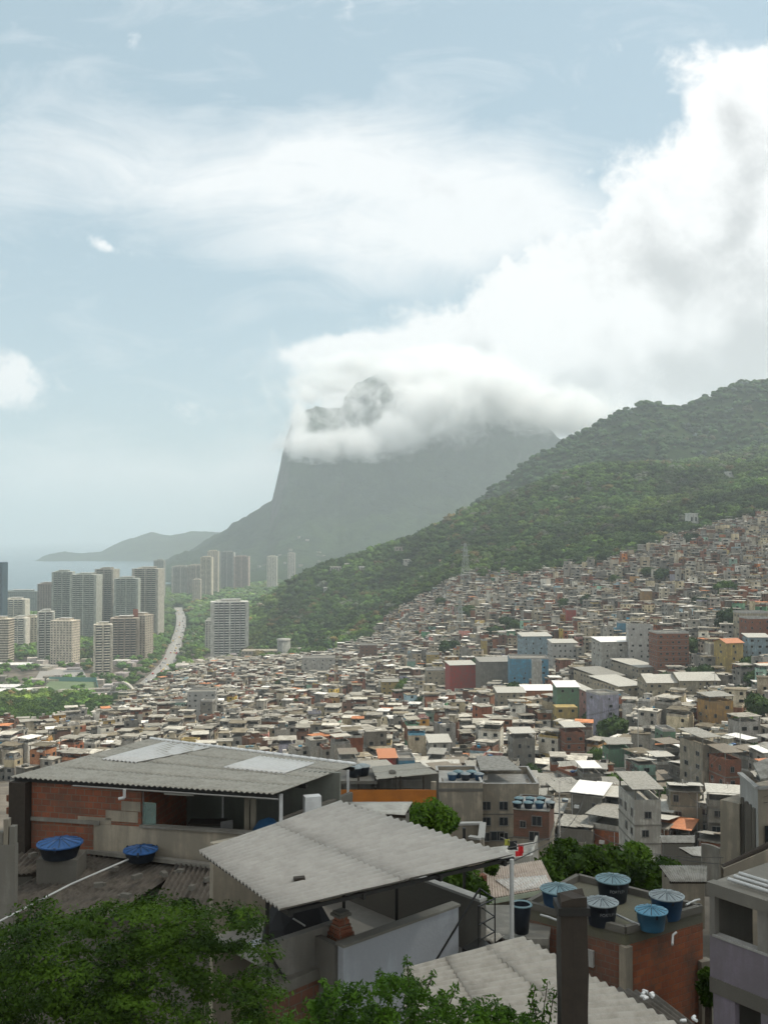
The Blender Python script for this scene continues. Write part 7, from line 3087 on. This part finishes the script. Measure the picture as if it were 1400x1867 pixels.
def near_tree(label, blobs, D0, leaf, mat, n, seed, name='tree', cat='tree', hgt=4, aspect=2.0):
    """dense crown made of leafy lobes: blobs = (px, py, radius in metres, depth offset)"""
    r = np.random.default_rng(seed)
    q0 = P(blobs[0][0], blobs[0][1], D0)
    rt = root_at(name, (q0.x, q0.y, q0.z - hgt), label, cat)
    o0 = np.array([q0.x, q0.y, q0.z - hgt])
    Cs_, Ns_ = [], []
    Vs_, Fs_, n0_ = [], [], 0
    for (px_, py_, rad_, dd) in blobs:
        c = np.array(P(px_, py_, D0 + dd)[:])
        for s in range(9):
            d = r.normal(0, 1, 3)
            d /= np.linalg.norm(d)
            cc = c + d * rad_ * .55
            lr = rad_ * r.uniform(.35, .55)
            v = ICO1 * (1 + r.normal(0, .12, (len(ICO1), 1))) * lr * .8 + cc - o0
            Vs_.append(v)
            Fs_.append(ICO1F + n0_)
            n0_ += len(v)
            k = int(n / len(blobs) / 9)
            dd_ = r.normal(0, 1, (k, 3))
            dd_ /= np.linalg.norm(dd_, axis=1, keepdims=True)
            Cs_.append(cc + dd_ * lr * r.uniform(.8, 1.2, (k, 1)) - o0)
            Ns_.append(dd_ + np.array([0, 0, .6]))
    leaf_cloud('crown', np.concatenate(Cs_), np.concatenate(Ns_), leaf, mat, seed, rt, aspect, .6)
    inner = link_mesh('inner_crown', np_mesh('inner_crown', np.concatenate(Vs_), np.concatenate(Fs_), MATS['leaf_town']), rt)
    m_ = MB()
    m_.tube((0, 0, -3), (0, 0, hgt * .7), .16, .1, 8)
    for k in range(4):
        m_.tube((0, 0, hgt * .6), (math.cos(k * 1.6) * blobs[0][2] * .6, math.sin(k * 1.6) * blobs[0][2] * .6, hgt), .08, .03, 6)
    link_mesh('trunk', m_.mesh('trunk', MATS['bark']), rt)
    return rt


near_tree('dense dark green tree spreading behind the brick tank building', [(1040, 1580, 1.4, 0), (1085, 1585, 1.5, 0), (1130, 1590, 1.4, 1), (1175, 1595, 1.3, 1), (1215, 1610, 1.2, 0), (1000, 1600, .9, -2), (1010, 1625, .8, -3)], 50, .07, 'leaf_near', 15000, 31)
near_tree('small yellow-green tree poking above the dense dark tree', [(1158, 1552, .8, 0), (1162, 1566, .8, 0), (1150, 1580, .9, 0)], 56, .07, 'leaf_bright', 3500, 32)
near_tree('bright green round bush behind the ridge of the pale corrugated roof', [(765, 1490, .75, 0), (785, 1487, .8, 0), (805, 1492, .7, 0), (822, 1497, .35, 0)], 42, .055, 'leaf_bright', 6000, 33, 'bush', 'bush', 1.5)
near_tree('scrubby plants growing beside the cream-pink roof under the terrace roof', [(820, 1600, .8, 0), (845, 1612, .8, 0), (868, 1632, .6, 0), (800, 1590, .6, 0), (895, 1577, .35, 6)], 36, .05, 'leaf_near', 5000, 34, 'bush', 'bush', 1.5)
near_tree('vine-like plants beside the brick house roof corner', [(565, 1441, .35, 0), (600, 1437, .3, 1), (580, 1450, .3, 0)], 36, .04, 'leaf_bright', 2200, 35, 'bush', 'bush', 1.5)
near_tree('dark creeper hanging in the gap beside the mauve frame house', [(1290, 1775, .30, 0), (1287, 1800, .3, 0), (1292, 1820, .25, 0)], 31, .05, 'leaf_near', 1500, 36, 'bush', 'bush', 2)
# what lies behind that gap and below: a pale roof
sheet_roof('pale_low_roof', 'pale tiled roof glimpsed in the gap beside the mauve frame house', [W(1265, 1800, -17), W(1345, 1800, -17), W(1345, 1870, -17.2), W(1265, 1870, -17.2)], 18, 'roof pale', 2, 138)
# pot of plants behind the pipe post
q = W(950, 1700, -12.2)
rp_ = root_at('planter', (q.x, q.y, q.z), 'black barrel planter with pale rim between the pipe post and the tank building', 'planter')
m_ = MB()
m_.lathe([(0, 0), (.22, 0), (.30, .8), (.30, .85)], q.x, q.y, q.z, 16)
part(m_, 'barrel', MATS['tank_black'], rp_)
m_ = MB()
m_.lathe([(.31, .83), (.35, .85), (.31, .9), (.27, .86)], q.x, q.y, q.z, 16)
part(m_, 'rim', MATS['lid_teal'], rp_)
m_ = MB()
m_.slab([W(880, 1712, -12.3), W(1000, 1712, -12.3), W(1010, 1650, -12.6), W(884, 1650, -12.6)], .2)
m_.slab([W(880, 1712, -12.6), W(1000, 1712, -12.6), W(1010, 1650, -12.8), W(884, 1650, -12.8)], 3)
tag(m_.build('yard_slab', MATS['concrete']), kind='structure')


# ===== street poles with wires, seen among the houses
def wire(m_, a, e, sag, rr=.02):
    prev = None
    for k in range(13):
        t = k / 12
        q = Vector(a).lerp(Vector(e), t) - Vector((0, 0, sag * 4 * t * (1 - t)))
        if prev is not None:
            m_.tube(prev, q, rr, n=4, cap=False)
        prev = q


pl = []
for (px_, py_, D_, what) in ((1017, 1480, 150, 'beside the brown brick building'), (1240, 1440, 175, 'below the tan tower house'), (1160, 1300, 300, 'beside the pale-roofed hall'), (1065, 1455, 190, 'between low houses uphill from the dense dark tree'),
                             (870, 1340, 330, 'among houses uphill from the beige apartment building'), (1345, 1330, 260, 'near the picture edge among trees'), (1300, 1250, 420, 'beside the long pale roof')):
    x = (px_ - 700) / F * D_
    g_ = T1(x, D_)
    zt = max(g_ + 11, CAMZ + (980 - py_ + 22) / F * D_)
    r0 = root_at('utility_pole', (x, D_, g_), 'thin concrete electricity pole with cross-arm ' + what, 'utility pole')
    m_ = MB()
    m_.tube((x, D_, g_ - 1), (x, D_, zt), .17, .11, 8)
    part(m_, 'pole_shaft', MATS['concrete_light'], r0)
    m_ = MB()
    m_.bar((x - 1.0, D_, zt - .5), (x + 1.0, D_, zt - .5), .1, .12)
    part(m_, 'cross_arm', MATS['wood_dark'], r0)
    pl.append(Vector((x, D_, zt - .4)))
for i, j in ((0, 3), (3, 1), (3, 4), (1, 5), (2, 6), (4, 2)):
    m_ = MB()
    for o_ in (-.9, 0, .9):
        wire(m_, pl[i] + Vector((o_, 0, 0)), pl[j] + Vector((o_, 0, 0)), 2.0, .025)
    tag(m_.build('cable', MATS['dark_metal']), 'sagging triple black cable strung between two thin poles over the houses', 'cable', 'cables between the poles')
for k, (a_, e_, sg) in enumerate(((W(1318, 1576, -14), W(1017, 1470, -28), 1.2), (W(925, 1575, -6.3), W(1066, 1450, -30), 1.0), (W(1400, 1462, -12), W(1240, 1430, -34), 1.5))):
    m_ = MB()
    wire(m_, a_, e_, sg, .015)
    wire(m_, a_ + Vector((0, 0, .3)), e_ + Vector((0, 0, .4)), sg * 1.3, .012)
    tag(m_.build('cable', MATS['dark_metal']), ['pair of thin cables running from the sloping tan wall towards the brick building', 'pair of thin cables running from the pipe post towards the low houses', 'pair of thin cables leaving the concrete tower house over the slope'][k], 'cable')
# dishes and antennas on the nearer roofs
_m = MB()
_m.lathe([(0, 0), (.2, .03), (.34, .1), (.35, .12)], n=12)
DISH = _m.mesh('dish', MATS['wall grey'])
_m = MB()
_m.tube((0, 0, -.9), (0, 0, 0), .025, n=6)
MAST = _m.mesh('mast', MATS['steel'])
for k, (px_, py_, D_, wh) in enumerate(((884, 1418, 121, 'at the front corner of the beige apartment roof'), (960, 1425, 122, 'at the far end of the beige apartment roof'), (806, 1424, 119.5, 'on the corner of the tan block'), (1000, 1470, 107, 'between tanks on the brown brick building'),
                                     (1360, 1416, 50.5, 'on the concrete tower house coping'), (715, 1410, 89, 'on the grey roof of the orange building'))):
    q = P(px_, py_, D_)
    r0 = root_at('satellite_dish', q, 'small grey satellite dish ' + wh, 'satellite dish')
    link_mesh('dish', DISH, r0, (0, 0, 0), (R(60), 0, R(20 + 30 * k)))
    link_mesh('mast', MAST, r0)

bk2 = random.Random(17)
for k in range(9):
    px_, py_ = [(210, 1590), (250, 1605), (300, 1600), (180, 1620), (350, 1625), (380, 1610), (60, 1565), (230, 1640), (330, 1595)][k]
    q = W(px_, py_, -10.1 if px_ > 100 else -10.0)
    m_ = MB()
    m_.box(0, 0, 0, bk2.uniform(.15, .3), .14, .12, 0)
    m_.box(.16, .05, 0, .08, .10, .08, .5)
    o = m_.build('brick', MATS['concrete_dark'], None, (q.x, q.y, q.z + .05), bk2.uniform(0, 3))
    tag(o, 'loose grey brick weighing down the old dark corrugated roofs', 'brick', 'loose bricks on the old dark roofs')
# ---------------------------------------------------------------- labels of the repeats, each made to single out one thing
ORD = ['first', 'second', 'third', 'fourth', 'fifth', 'sixth', 'seventh', 'eighth', 'ninth', 'tenth', 'eleventh', 'twelfth']
by = {}
for o, lab, px in PENDING:
    by.setdefault(lab or o['label'], []).append((px, o))
for lab, lst in by.items():
    lst.sort(key=lambda a: a[0])
    for k, (px, o) in enumerate(lst):
        l = lab
        if len(lst) > 1:
            l = ORD[min(k, 11)] + ' from the left: ' + lab
        o['label'] = ' '.join(l.split()[:16])
# ---------------------------------------------------------------- the air
m = bpy.data.materials.new('haze')
m.use_nodes = True
nt = m.node_tree
for n in list(nt.nodes):
    nt.nodes.remove(n)
pv = nt.nodes.new('ShaderNodeVolumePrincipled')
pv.inputs['Color'].default_value = (0.84, 0.93, 0.97, 1)
pv.inputs['Density'].default_value = 0.000135
pv.inputs['Anisotropy'].default_value = 0.25
ot = nt.nodes.new('ShaderNodeOutputMaterial')
nt.links.new(pv.outputs[0], ot.inputs['Volume'])
hb = MB()
hb.box(0, 44000, -13, 121000, 93000, 1100 + 13)
tag(hb.build('haze', m), kind='stuff')
